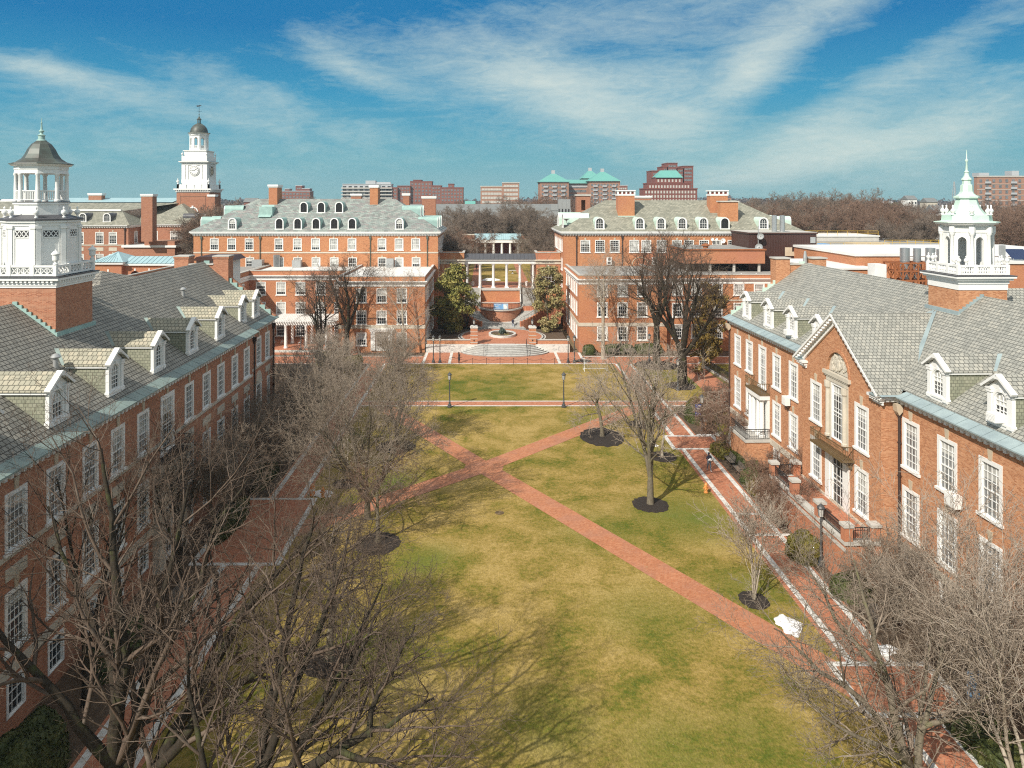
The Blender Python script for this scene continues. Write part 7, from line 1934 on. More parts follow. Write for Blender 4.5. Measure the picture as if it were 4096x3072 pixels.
def science():
    br = M['brick_hall']
    t = thing('science_building', 'flat-roofed brick building with yellow roof guardrails behind the steel flues', 'building', (0, 0, 0))
    b = MB(); b.box(64, 108, 158, 200, 0, 15.3, 0); b.box(63.8, 108.2, 157.8, 200, 15.302, 15.75, 1); b.poly([(64, 158.2, 15.76), (108, 158.2, 15.76), (108, 200, 15.76), (64, 200, 15.76)], 2); b.build('wall', [br, M['concrete'], M['roof_gravel']], t)
    b = MB(); b.box(66, 96, 184, 199, 15.8, 17.0, 0); b.box(65.8, 96.2, 183.8, 199, 17.002, 17.3, 1); b.build('upper_storey', [M['concrete'], M['roof_white']], t)
    def rail(x0, x1, y, z, n):
        b = MB()
        for h in (.55, 1.1): b.tube([(x0, y, z+h), (x1, y, z+h)], .045, 5)
        for i in range(n+1): x = x0+(x1-x0)*i/n; b.tube([(x, y, z), (x, y, z+1.1)], .045, 5)
        b.build('guardrail', M['yellow'], t)
    rail(66, 96, 184.3, 17.3, 12); rail(67, 84, 159, 15.8, 6); rail(90, 104, 170, 15.8, 8)
    b = MB(); b.box(80, 88, 164, 168, 15.8, 16.6); b.build('pallet_stack', M['keystone'], t); b = MB(); b.box(83, 84.6, 161, 162, 15.8, 16.5); b.build('skip', M['yellow'], t)
    b = MB(); b.box(70, 74, 162, 165, 15.8, 16.5); b.build('tarp', M['sky_blue'], t)
    for x, z in ((66.2, 9.6), (69.0, 9.6), (72, 9.6)): put_window(t, (x, 158, z), 0, 1.3, 3.4, cols=2, rows=4, cas=.15, key=0)
    for x in (66.2, 70): b = MB(); b.box(x-.7, x+.7, 157.9, 158.02, 13.6, 14.4); b.build('stone_panel', M['stone'], t)
    b = MB(); b.lathe([(3.0, 14.0), (3.0, 14.2), (2.6, 14.3), (2.6, 15.2), (3.0, 15.3)], 76, 150, 0, 24); b.build('roof_ring', M['galv'], t)
    t = thing('science_building', 'plain brick laboratory block with white parapet behind the arcaded cupola', 'building', (0, 0, 0))
    b = MB(); b.box(57, 96, 116, 140, 0, 17.3, 0); b.box(64, 130, 108, 116.02, 0, 16.8, 0); b.box(57-.2, 96, 115.8, 140, 17.302, 17.7, 1); b.box(64.2, 130.2, 107.8, 115.7, 16.802, 17.2, 1); b.build('wall', [M['brick_hall'], M['roof_white']], t)
    b = MB(); b.box(50, 58, 112, 130, 0, 15.6, 0); b.box(49.8, 58.2, 111.8, 130, 15.602, 15.85, 1); b.build('annex', [br, M['roof_white']], t)
    b = MB(); b.box(47.2, 51.5, 94, 101, 0, 15.6); b.box(44, 47, 96, 102, 0, 15.2); b.build('white_annex', M['roof_white'], t)
    b = MB(); b.box(51.7, 53.2, 100, 102, 15, 17.4); b.build('cooling_unit', M['roof_white'], t)
    t = thing('flue_rack', 'cluster of steel flue stacks on a rust-orange girder frame behind the slate roof', 'flues', (0, 0, 0))
    b = MB()
    for i in range(6):
        x = 56.0+i*1.05
        for y in (103, 106): b.box(x-.09, x+.09, y-.09, y+.09, 12, 17.4)
        if i < 5:
            for y in (103, 106): b.bar((x, y, 15.0), (x+1.05, y, 17.3), .1, .1); b.bar((x, y, 17.3), (x+1.05, y, 15.0), .1, .1)
    for z in (14.9, 16.2, 17.3):
        for y in (103, 106): b.box(55.9, 61.4, y-.1, y+.1, z-.1, z+.1)
        for i in range(6): b.box(56.0+i*1.05-.08, 56.0+i*1.05+.08, 103, 106, z-.09, z+.09)
    b.build('frame', M['rust'], t)
    for x, y, r, zt in ((58.2, 104.6, .62, 19.3), (59.9, 104.6, .5, 19.25), (60.8, 103.6, .34, 18.2), (61.7, 104.5, .62, 19.3), (63.3, 105, .42, 19.1), (62.7, 103.6, .3, 18.3), (64.6, 105, .42, 18.6)):
        b = MB(); b.lathe([(r, 15), (r, zt), (r*.9, zt+.02)], x, y, 0, 14)
        for z in (16.2, 17.5): b.lathe([(r*1.05, z), (r*1.05, z+.1)], x, y, 0, 14)
        b.build('flue', M['steel'], t, smooth=True)
    t = thing('roof_solar_panel', 'small tilted solar panel and vent on the white laboratory parapet', 'solar panel', (76.5, 109, 17.2))
    b = MB(); b.mesh([(-.2, 0, .2), (2.4, -.4, .2), (2.2, 1.2, 1.6), (-.4, 1.6, 1.6)], [(0,1,2,3)]); b.build('panel', M['solar'], t)
    b = MB(); b.box(-.1, 0, 0, 1.5, 0, .3); b.box(2.2, 2.3, 0, 1.2, 0, .3); b.box(-1.8, -1.2, 0, .6, 0, 2.2); b.build('stand', M['galv'], t)
# ------------------------------------------------------------------ distant apartment blocks
FW = {}
def far_window(w, h, mat):
    k = (w, h, mat)
    if k not in FW:
        b = MB(); b.box(-w/2, w/2, -.12, .02, 0, h); FW[k] = b.data('window', M[mat])
    return FW[k]
def far_block(root, x0, x1, y0, y1, z0, z1, mat, cols, rows, ww=1.6, wh=1.7, name='wall', wmat='pane_grey', zlo=18.5, mg=2.0, roof='grey_panel', side=0, balc=0):
    b = MB(); b.box(x0, x1, y0, y1, z0, z1); wl = b.build(name, M[mat], root)
    b = MB(); b.box(x0-.3, x1+.3, y0-.3, y1+.3, z1+.002, z1+.7); b.build('roof_edge', M[roof], root)
    for i in range(cols):
        x = x0+mg+(x1-x0-2*mg)*(i/(cols-1) if cols > 1 else .5)
        for j in range(rows):
            z = z1-3.0-j*3.1
            if z < zlo: break
            if balc and i % balc == 1:
                o = link('balcony', far_window(3.4, 1.1, 'grey_panel'), root, (x, y0-.7, z-.6))
            link('window', far_window(ww, wh, wmat), root, (x, y0, z))
    return wl
def tent_roof(root, x0, x1, y0, y1, z, zr, r=3, mat='teal_tile'):
    cx, cy = (x0+x1)/2, (y0+y1)/2; b = MB(); o = 1.2
    A = [(x0-o, y0-o, z), (x1+o, y0-o, z), (x1+o, y1+o, z), (x0-o, y1+o, z)]; T = [(cx-r, cy-r, zr), (cx+r, cy-r, zr), (cx+r, cy+r, zr), (cx-r, cy+r, zr)]
    for i in range(4): b.poly([A[i], A[(i+1) % 4], T[(i+1) % 4], T[i]])
    b.poly(T); b.build('roof', M[mat], root)
    b = MB(); b.box(cx-r*.8, cx+r*.8, cy-r*.8, cy+r*.8, zr, zr+2.6); b.build('roof_lantern', M['grey_panel'], root)
def far_city():
    Y = 700; s = Y/3000; U = lambda u: (u-1950)*s; V = lambda v: 26-(v-800)*s
    t = thing('apartment_slab', 'pale grey apartment slab with stacked balconies above the green slate roof', 'apartment block', (0, 0, 0))
    far_block(t, U(1370), U(1565), 700, 715, 8, V(738), 'grey_panel', 9, 6, 3.0, 1.5, wmat='glass', zlo=24)
    b = MB()
    for j in range(5): z = V(738)-1.6-j*3.1; b.box(U(1366), U(1569), 698.2, 699.9, z-2.3, z-1.2)
    b.build('balcony', M['concrete'], t); b = MB(); b.box(U(1460), U(1500), 703, 712, V(737), V(722)); b.box(U(1500), U(1560), 704, 706, V(737), V(728)); b.build('roof_plant', M['grey_panel'], t)
    t = thing('brick_apartments', 'small stepped red apartment block between the clock tower and brick chimney', 'apartment block', (0, 0, 0))
    far_block(t, U(1126), U(1240), 700, 714, 8, V(766), 'brick_apt_red', 8, 3, 2.2, 1.5, zlo=26); far_block(t, U(1180), U(1206), 702, 712, 20, V(744), 'brick_apt_dark', 2, 2, 1.6, 1.5, name='tower', zlo=30); far_block(t, U(1137), U(1155), 702, 712, 20, V(757), 'brick_apt_dark', 1, 1, name='tower', zlo=40); far_block(t, U(1206), U(1236), 702, 712, 20, V(756), 'brick_apt_dark', 3, 1, name='tower', zlo=40)
    t = thing('brick_apartments', 'wide stepped dark pink brick apartment complex behind the second chimney', 'apartment block', (0, 0, 0))
    for u0, u1, v, c, r, y in ((1520, 1590, 752, 5, 4, 700), (1588, 1640, 745, 4, 4, 703), (1638, 1726, 727, 6, 6, 706), (1650, 1682, 721, 2, 1, 708), (1724, 1764, 744, 3, 5, 704), (1762, 1853, 752, 7, 4, 700), (1792, 1814, 737, 1, 1, 705)):
        far_block(t, U(u0), U(u1), y, y+14, 8, V(v), 'brick_apt_red', c, r, 1.8, 1.7, zlo=24, name='wing', roof='brick_apt_dark')
    Y = 560; s = Y/3000
    t = thing('brick_apartments', 'banded brick and white apartment block above the far grey roof', 'apartment block', (0, 0, 0))
    far_block(t, U(1922), U(2012), 562, 575, 8, V(747), 'brick_apt_tan', 7, 4, 2.0, 1.8, zlo=20, roof='concrete', wmat='concrete'); far_block(t, U(2010), U(2077), 560, 575, 8, V(733), 'brick_apt_tan', 5, 5, 2.0, 1.8, zlo=20, roof='concrete', name='wing', wmat='concrete')
    b = MB(); b.box(U(2012), U(2074), 559.7, 560, V(748), V(745)); b.box(U(1922), U(2012), 561.7, 562, V(762), V(759)); b.build('stone_band', M['concrete'], t)
    t = thing('green_roof_apartments', 'brick apartment complex with three teal pyramid roofs on the skyline', 'apartment block', (0, 0, 0))
    for u0, u1, v, vr, y in ((2160, 2275, 731, 693, 560), (2358, 2478, 728, 686, 560), (2352, 2420, 713, 677, 585)):
        far_block(t, U(u0), U(u1), y, y+22, 8, V(v), 'brick_apt_tan', 9, 8, 1.5, 1.7, zlo=14, roof='concrete', name='wing', balc=3)
        tent_roof(t, U(u0), U(u1), y, y+22, V(v)+.7, V(vr), 1.6)
    far_block(t, U(2275), U(2360), 572, 584, 8, V(736), 'brick_apt_tan', 9, 8, 1.6, 1.8, zlo=14, roof='concrete', name='link')
    b = MB(); b.mesh([(U(2270), 570, V(736)+.7), (U(2362), 570, V(736)+.7), (U(2362), 578, V(716)), (U(2270), 578, V(716)), (U(2270), 586, V(736)), (U(2362), 586, V(736))], [(0,1,2,3), (3,2,5,4)]); b.build('roof', M['teal_tile'], t)
    b = MB(); b.box(U(2276), U(2358), 571.6, 572, V(748), V(738)); b.build('glazed_band', M['grey_panel'], t)
    t = thing('stepped_apartments', 'terraced dark red apartment block with pointed rooftop beside the teal roofs', 'apartment block', (0, 0, 0))
    far_block(t, U(2480), U(2590), 640, 655, 8, V(735), 'brick_apt_red', 12, 7, 2.2, 1.3, zlo=14, wmat='concrete'); far_block(t, U(2500), U(2560), 644, 655, 20, V(716), 'brick_apt_dark', 4, 2, zlo=30, name='tower'); 
    b = MB(); b.prism([(U(2502), V(716)), (U(2545), V(716)), (U(2530), V(690)), (U(2518), V(690))], 'y', 645, 654); b.build('roof', M['slate_far'], t)
    t = thing('mansard_tower', 'tall dark red brick tower block with teal mansard centre above the olive roof', 'apartment block', (0, 0, 0))
    Y = 540; s = Y/3000
    for u0, u1, v, c, r, y in ((2571, 2786, 757, 17, 5, 538), (2590, 2766, 735, 14, 3, 541), (2626, 2734, 711, 7, 3, 543)):
        far_block(t, U(u0), U(u1), y, y+14, 8, V(v), 'brick_apt_dark', c, r, 1.15, 1.9, zlo=20, roof='brick_apt_dark', wmat='concrete', name='wing')
    b = MB(); b.mesh([(U(2624), 542, V(710)), (U(2736), 542, V(710)), (U(2716), 547, V(680)), (U(2654), 547, V(680)), (U(2624), 556, V(710)), (U(2736), 556, V(710)), (U(2716), 552, V(680)), (U(2654), 552, V(680))], [(0,1,2,3), (1,5,6,2), (5,4,7,6), (4,0,3,7), (3,2,6,7)]); b.build('mansard_roof', M['teal_tile'], t)
    Y = 640; s = Y/3000
    for u0, u1, v, c, r in ((2606, 2650, 685, 4, 6), (2650, 2672, 668, 2, 2), (2668, 2710, 654, 4, 5), (2706, 2736, 673, 3, 5), (2732, 2773, 666, 4, 8)):
        far_block(t, U(u0), U(u1), 640, 660, 8, V(v), 'brick_apt_dark', c, r, 1.5, 1.5, zlo=22, roof='brick_apt_dark', name='tower')
    Y = 420; s = Y/3000
    t = thing('apartment_slab', 'tan brick high-rise with balcony stacks beside the radio mast', 'apartment block', (0, 0, 0))
    far_block(t, U(3909), U(4300), 420, 423, 4, V(708), 'brick_apt_tan', 15, 9, 1.5, 1.7, zlo=12, roof='concrete', balc=4)
    b = MB(); b.box(U(3934), U(3975), 424, 430, V(703), V(690)); b.box(U(4068), U(4096), 424, 430, V(703), V(682)); b.build('roof_plant', M['grey_panel'], t)
    b = MB()
    for j in range(8): z = V(708)-4.1-j*3.1; b.box(U(3908), U(4300), 419.85, 420, z, z+.28)
    b.build('floor_band', M['concrete'], t)
    t = thing('radio_mast', 'thin lattice radio mast on the wooded skyline', 'mast', (U(3817)*900/420, 900, 14))
    b = MB()
    for k in range(3): a = 2*PI*k/3; b.tube([(4*math.cos(a), 4*math.sin(a), 0), (.5*math.cos(a), .5*math.sin(a), 34)], .35, 4)
    for j in range(10):
        z = j*3.4; r = 4-3.5*z/34
        for k in range(3): a = 2*PI*k/3; c = 2*PI*(k+1)/3; b.tube([(r*math.cos(a), r*math.sin(a), z), (r*.9*math.cos(c), r*.9*math.sin(c), z+3.2)], .16, 3)
    b.build('lattice', M['galv'], t)
    # houses on the wooded slope
    rr = random.Random(11); k = 0
    for u, v, w, y in ((180, 812, 30, 520), (20, 806, 34, 480), (3650, 790, 22, 560), (3560, 815, 26, 430), (3730, 800, 24, 520), (3300, 795, 26, 620), (3480, 835, 26, 380), (2900, 785, 30, 800), (3760, 835, 20, 330), (1000, 800, 30, 560), (1880, 815, 22, 420), (2130, 812, 20, 430)):
        q = y/3000; x = (u-1950)*q; z = 26-(v-800)*q
        desc = ('flat brown', 'long white-roofed', 'white gabled', 'low grey-roofed', 'cream gabled', 'wide brick', 'grey slate', 'dark ridge', 'small pale', 'red brick', 'green-roofed', 'dark roofed')[k]
        where = ('behind the white octagonal cupola', 'at the skyline edge by the white cupola', 'below the radio mast', 'among the brown trees beyond the guardrails', 'beside the tall tan high-rise', 'on the wooded slope above the guardrails', 'behind the conifer', 'by the big chimney', 'behind the arcaded cupola', 'in the trees beside the clock tower', 'beside the banded apartments', 'before the teal pyramid roofs')[k]
        t = thing('house', f'{desc} house {where}', 'house', (x, y, z-6), 0, 'houses among the trees')
        b = MB(); b.box(-w*q/1.2, w*q/1.2, 0, 9, -8, 4.5); b.build('wall', M[('brick_apt_dark', 'concrete', 'white', 'concrete', 'stone', 'brick_apt_red', 'brick_far', 'brick_apt_tan', 'white', 'brick_apt_red', 'concrete', 'brick_far')[k]], t)
        W = w*q/1.2+.4; b = MB(); b.mesh([(-W, -.5, 4.5), (W, -.5, 4.5), (W, 4.5, 7.5), (-W, 4.5, 7.5), (W, 9.5, 4.5), (-W, 9.5, 4.5)], [(0,1,2,3), (3,2,4,5), (1,4,2), (0,3,5)]); b.build('roof', M[('brick_apt_dark', 'roof_white', 'slate_far', 'grey_panel', 'slate_far', 'slate_far', 'slate_far', 'lead_dark', 'slate_far', 'slate_far', 'teal_tile', 'lead_dark')[k]], t)
        for i in range(3): link('window', far_window(1.2, 1.6, 'glass'), t, (-W*.6+i*W*.6, 0, 1.2))
        k += 1
clock_tower(); library(); arcade_pavilion(); rear_buildings(); science(); far_city()
# ------------------------------------------------------------------ lamps, benches, small furniture
def make_lamp(label, loc):
    t = thing('lamp_post', label, 'lamp post', loc, 0, 'lamp posts round the quadrangle')
    b = MB(); b.lathe([(.30, 0), (.30, .12), (.24, .16), (.22, .34), (.13, .42), (.12, .62), (.15, .66), (.09, .74), (.08, 1.5), (.065, 3.1), (.10, 3.14), (.10, 3.2), (.06, 3.26), (.06, 3.4), (.16, 3.46)], 0, 0, 0, 12)
    b.build('post', M['lamp_metal'], t, smooth=True)
    b = MB()
    for k in range(8): a = PI/8+k*PI/4; b.tube([(.17*math.cos(a), .17*math.sin(a), 3.46), (.225*math.cos(a), .225*math.sin(a), 4.02)], .018, 4)
    b.lathe([(.27, 4.02), (.28, 4.08), (.20, 4.2), (.12, 4.26), (.10, 4.32), (.03, 4.36), (.02, 4.46)], 0, 0, 0, 10); b.build('lantern_cap', M['lamp_metal'], t)
    b = MB(); b.lathe([(.16, 3.465), (.215, 4.015)], 0, 0, 0, 10); b.build('lantern_glass', M['lamp_glass'], t)
    return t
L0 = make_lamp('grey lamp post on the cross path nearer the goal frame', (9.56, 94.1, .02))
for loc, lb in (((-4.75, 94.1, .02), 'grey lamp post on the cross path nearer the big lawn tree'),
                ((-8.65, 119.9, .02), 'outer lamp post of the pair beside the marble cheek wall, behind the pale sycamore'), ((-7.6, 119.9, .02), 'inner lamp post of the pair beside the marble cheek wall, nearer the woman in black'),
                ((12.9, 119.9, .02), 'lamp post of the pair by the steps, nearer the chain fence posts'), ((13.9, 119.9, .02), 'lamp post of the pair by the steps, nearer the round dark bush'),
                ((26.0, 102.4, .02), 'lamp post in front of the thick forked dark trunk'), ((26.2, 121.5, .02), 'lamp post between the benches and the forked dark trees'),
                ((23.75, 53.4, .02), 'lamp post beside the terrace railing and golden bush'), ((-32.0, 128.6, .02), 'lamp post standing before the white pergola'),
                ((-19.6, 75, .02), 'lamp post by the entrance of the shaded brick hall')):
    dup(L0, loc, 0, lb)
def lamp_banner(loc, label, blabel, mat, plain_=False):
    t = dup(L0, loc, 0, label); t.name = 'lamp_post'
    g = thing('lamp_banner', blabel, 'banner', (loc[0]-.13, loc[1], loc[2]+1.9))
    b = MB(); b.box(-.62, 0, -.012, .012, 0, 1.35); b.build('cloth', M[mat], g)
    b = MB(); b.tube([(-.68, 0, 1.37), (.1, 0, 1.37)], .02, 5); b.tube([(-.68, 0, -.02), (.1, 0, -.02)], .02, 5); b.build('arm', M['iron'], g)
    b = MB()
    sh = [(-.50, .98), (-.12, .98), (-.12, .68), (-.31, .44), (-.50, .68)]
    if not plain_:
        b.prism(sh, 'y', -.025, -.013); b.build('shield', M['white'], g)
        b = MB(); b.prism([(-.46, .84), (-.16, .84), (-.16, .80), (-.46, .80)], 'y', -.032, -.026); b.prism([(-.33, .80), (-.29, .80), (-.29, .52), (-.33, .52)], 'y', -.032, -.026); b.prism([(-.46, .95), (-.36, .95), (-.36, .88), (-.46, .88)], 'y', -.032, -.026); b.prism([(-.26, .95), (-.16, .95), (-.16, .88), (-.26, .88)], 'y', -.032, -.026); b.build('shield_charge', M['navy'], g)
        b = MB()
        for x, z, r in ((-.16, 1.2, .10), (-.16, .14, .10), (-.50, .36, .05)): b.mesh(*blob(x, -.015, z, r*1.4, .012, r, random.Random(1)))
        b.build('printed_dot', M['white'], g)
    else:
        for z in (.2, .36, .55, .9, 1.1): b.prism([(-.55, z), (-.1, z), (-.1, z+.05), (-.55, z+.05)], 'y', -.02, -.013)
        b.build('printed_stripe', M['banner_pale'], g)
lamp_banner((23.85, 83.4, .02), 'lamp post carrying the navy shield banner by the mulched bed', 'navy lamp post banner with white shield and dots', 'navy')
lamp_banner((23.9, 36.2, .02), 'lamp post carrying the light blue banner behind bare branches', 'light blue lamp post banner seen through bare branches', 'sky_blue', True)
def make_bench(label, loc, rz):
    t = thing('park_bench', label, 'bench', loc, rz, 'slatted wooden benches')
    b = MB()
    for i in range(5): b.box(-.95, .95, -.42+i*.1, -.34+i*.1, .43, .47)
    b.build('seat', M['wood_grey'], t)
    b = MB()
    for i in range(4): b.bar((-.95, .10+i*.035, .55+i*.115), (.95, .10+i*.035, .55+i*.115), .03, .085)
    b.build('backrest', M['wood_grey'], t)
    for x in (-.9, 0, .9):
        b = MB(); b.bar((x, -.40, 0), (x, -.38, .44), .05, .05); b.bar((x, .12, 0), (x, .06, .44), .05, .05); b.bar((x, .06, .42), (x, .22, .95), .05, .05); b.bar((x, -.42, .40), (x, .1, .40), .05, .05)
        if x: b.tube([(x, -.38, .44), (x, -.40, .64), (x, -.2, .68), (x, .14, .66)], .025, 5)
        b.build('leg', M['iron'], t)
    return t
B0 = make_bench('wooden bench by the yew hedge, nearer the walker carrying white things', (24.0, 73.9, .02), -PI/2)
dup(B0, (24.0, 71.3, .02), -PI/2, 'wooden bench by the yew hedge, nearer the low golden bushes')
dup(B0, (23.95, 46.5, .02), -PI/2, 'weathered bench half hidden by branches near the snow heap')
dup(B0, (24.0, 126.3, .02), 0, 'bench before the dark hedge, close to the single lamp post')
dup(B0, (21.3, 126.3, .02), 0, 'bench before the dark hedge, close to the pale sycamore')
dup(B0, (-20.0, 48.5, .02), PI/2, 'bench in the shade of the brick hall beside the west path')
def hydrant(label, loc, k=1):
    t = thing('fire_hydrant', label, 'hydrant', loc, .3, 'orange fire hydrants')
    b = MB(); b.lathe([(.20, 0), (.20, .06), (.14, .07), (.14, .12), (.135, .13), (.125, .52), (.17, .53), (.17, .60), (.13, .61), (.15, .66), (.13, .76), (.07, .83), (.05, .84), (.05, .90), (.0, .91)], 0, 0, 0, 14); b.build('barrel', M['hydrant'], t, smooth=True)
    for a in (0, PI/2, PI):
        b = MB(); d = Vector((math.cos(a-PI), math.sin(a-PI), 0)); r = .085 if a == PI/2 else .06
        b.tube([tuple(d*.10+Vector((0, 0, .42))), tuple(d*.20+Vector((0, 0, .42))), ], r, 10); b.tube([tuple(d*.2+Vector((0, 0, .42))), tuple(d*.24+Vector((0, 0, .42)))], r*1.2, 10); b.tube([tuple(d*.24+Vector((0, 0, .42))), tuple(d*.28+Vector((0, 0, .42)))], .025, 6); b.build('nozzle', M['hydrant'], t)
hydrant('orange fire hydrant standing alone on the open lawn', (19.4, 66.6, .02)); hydrant('orange fire hydrant beside snow on the west path plaza', (-14.4, 65.6, .02))
def manhole():
    b = MB(); b.lathe([(.38, .0), (.38, .02), (.36, .025)], 0, 0, 0, 28)
    for r in (.1, .18, .26, .33): b.tube([(r*math.cos(2*PI*i/24), r*math.sin(2*PI*i/24), .032) for i in range(25)], .014, 4)
    tag(b.build('manhole_cover', M['bronze'], None, (1.0, 62.3, .01)), 'round iron manhole cover set in the lawn', 'manhole cover')
manhole()
def goal():
    t = thing('goal_frame', 'white football goal frame with grey net beyond the lawn trees', 'goal', (16.4, 114.5, .02), 0)
    b = MB(); b.tube([(-1.7, -1, 0), (-1.7, -1, 1.9), (1.7, -1, 1.9), (1.7, -1, 0)], .04, 8); b.tube([(-1.7, -1, 1.9), (-1.7, 0, 1.9), (-1.7, .9, .05), (-1.7, -1, .05)], .028, 6); b.tube([(1.7, -1, 1.9), (1.7, 0, 1.9), (1.7, .9, .05), (1.7, -1, .05)], .028, 6); b.tube([(-1.7, .9, .05), (1.7, .9, .05)], .028, 6)
    b.build('frame', M['white'], t)
    b = MB()
    for i in range(15): x = -1.65+i*.235; b.tube([(x, -1, 1.88), (x, 0, 1.88), (x, .9, .06)], .008, 3)
    for i in range(9): u = i/9; b.tube([(-1.7, .9*u, 1.88-1.82*u), (1.7, .9*u, 1.88-1.82*u)], .008, 3)
    b.build('net', M['grey_panel'], t)
goal()
def chain_fence(pts, label, h=1.0):
    t = thing('chain_fence', label, 'fence', (pts[0][0], pts[0][1], .02), 0, 'low post and chain fences')
    o = pts[0]
    for p in pts:
        b = MB(); b.lathe([(.05, 0), (.035, .06), (.035, h-.08), (.06, h-.05), (.05, h), (0, h+.02)], 0, 0, 0, 7); b.build('post', M['iron'], t, (p[0]-o[0], p[1]-o[1], 0))
    b = MB()
    for p, q in zip(pts, pts[1:]):
        b.tube([(p[0]-o[0]+(q[0]-p[0])*u, p[1]-o[1]+(q[1]-p[1])*u, h-.12-.24*math.sin(PI*u)) for u in [i/8 for i in range(9)]], .02, 4)
    b.build('chain', M['iron'], t)
chain_fence([(-4.5+2.16*i, 118.6) for i in range(10)], 'black post and chain fence along the lawn below the marble steps')
chain_fence([(24+1.6*i, 118.5) for i in range(4)]+[(30, 116), (30.2, 112), (30.4, 108), (30.6, 104), (30.8, 100), (31, 96)], 'black post and chain fence around the grass by the sunlit brick hall')
def cone():
    t = thing('traffic_barrel', 'orange barrel beside the white cover on the west path plaza', 'barrel', (-15.4, 66.0, .03))
    b = MB(); b.lathe([(.32, 0), (.30, .1), (.24, .12), (.18, .9), (.1, .98)], 0, 0, 0, 12); b.build('body', M['orange'], t, smooth=True)
    b = MB(); b.lathe([(.228, .42), (.215, .55)], 0, 0, 0, 12); b.build('stripe', M['white'], t)
cone()
def iron_fence():
    t = thing('iron_fence', 'black iron basement railing along the sunlit brick hall near the tawny tree', 'fence', (33.6, 119, .02))
    b = MB(); b.set_frame((0, 0), (.06, -1)); iron_panel(b, 0, 26, 0, .3, 1.4, .16, .03); b.build('railing', M['iron'], t)
    b = MB(); b.set_frame((0, 0), (.06, -1)); b.box(0, 26, -.2, .2, 0, .3); b.build('curb', M['concrete'], t)
iron_fence()
def picnic():
    t = thing('picnic_table', 'small white table standing on the upper lawn', 'table', (6.2, 186, 7.78))
    b = MB(); b.box(-.9, .9, -.5, .5, .72, .80); b.build('top', M['concrete'], t)
    b = MB(); b.lathe([(.35, 0), (.12, .1), (.12, .72)], 0, 0, 0, 8); b.build('leg', M['concrete'], t)
picnic()
def bin_():
    for x, lb in ((-3.1, 'white litter bin between the first columns'), (8.3, 'white litter bin between the last columns')):
        t = thing('litter_bin', lb, 'bin', (x, 158.6, 7.8), 0, 'litter bins under the colonnade')
        b = MB(); b.lathe([(.3, 0), (.34, .8), (.36, .9), (.2, 1.0)], 0, 0, 0, 12); b.build('body', M['white'], t, smooth=True)
bin_()

# ------------------------------------------------------------------ people
person('woman in a long black coat holding something up by the marble steps', (-4.55, 119.7, .02), 1.9, 1.72, 'black_cloth', 'black_cloth', 'black_cloth', 'skin', stride=.08, arms='face', coat=True, longhair=True)
person('walker in dark hooded jacket and jeans carrying white things on the paved path', (21.25, 71.9, .02), .05, 1.76, 'navy_cloth', 'denim', 'shoe_white', 'skin', stride=.2, arms='carry', hood=True)
b = MB(); b.mesh(*blob(0, 0, 0, .24, .14, .10, random.Random(6))); b.mesh(*blob(.05, .0, .09, .15, .10, .07, random.Random(7)))
tag(b.build('takeaway_box', M['white'], None, (21.25, 71.62, 1.17), smooth=True), 'white parcel held by the walker in the dark hooded jacket', 'parcel')
person('student in maroon top and pale jeans climbing the curved steps', (AX+2.3, 143.6, 1.58), PI+.3, 1.72, 'maroon', 'denim_pale', 'shoe_white', 'skin_dark', stride=.26, arms='face')
b = MB(); b.prism([(-.17, 0), (.17, 0), (.19, .38), (.10, .50), (-.10, .50), (-.19, .38)], 'y', -.10, .10); b.box(-.13, .13, -.15, -.10, .04, .24)
tag(b.build('backpack', M['navy_cloth'], None, (AX+2.23, 143.38, 2.56), PI*0+.3), 'dark backpack worn by the student on the curved steps', 'backpack')
person('distant walker in navy jacket and khaki trousers on the upper lawn path', (-2.8, 191.8, 7.79), .1, 1.72, 'navy_cloth', 'khaki', 'black_cloth', 'skin', stride=.2)
person('tiny dark figure standing inside the rear colonnade', (3.9, 242, 7.76), 0, 1.75, 'black_cloth', 'black_cloth', 'black_cloth', 'skin', stride=.1)
person('pedestrian in black walking in shade on the west path under bare branches', (-18.0, 49.6, .02), PI-.3, 1.74, 'black_cloth', 'black_cloth', 'black_cloth', 'skin', stride=.3)

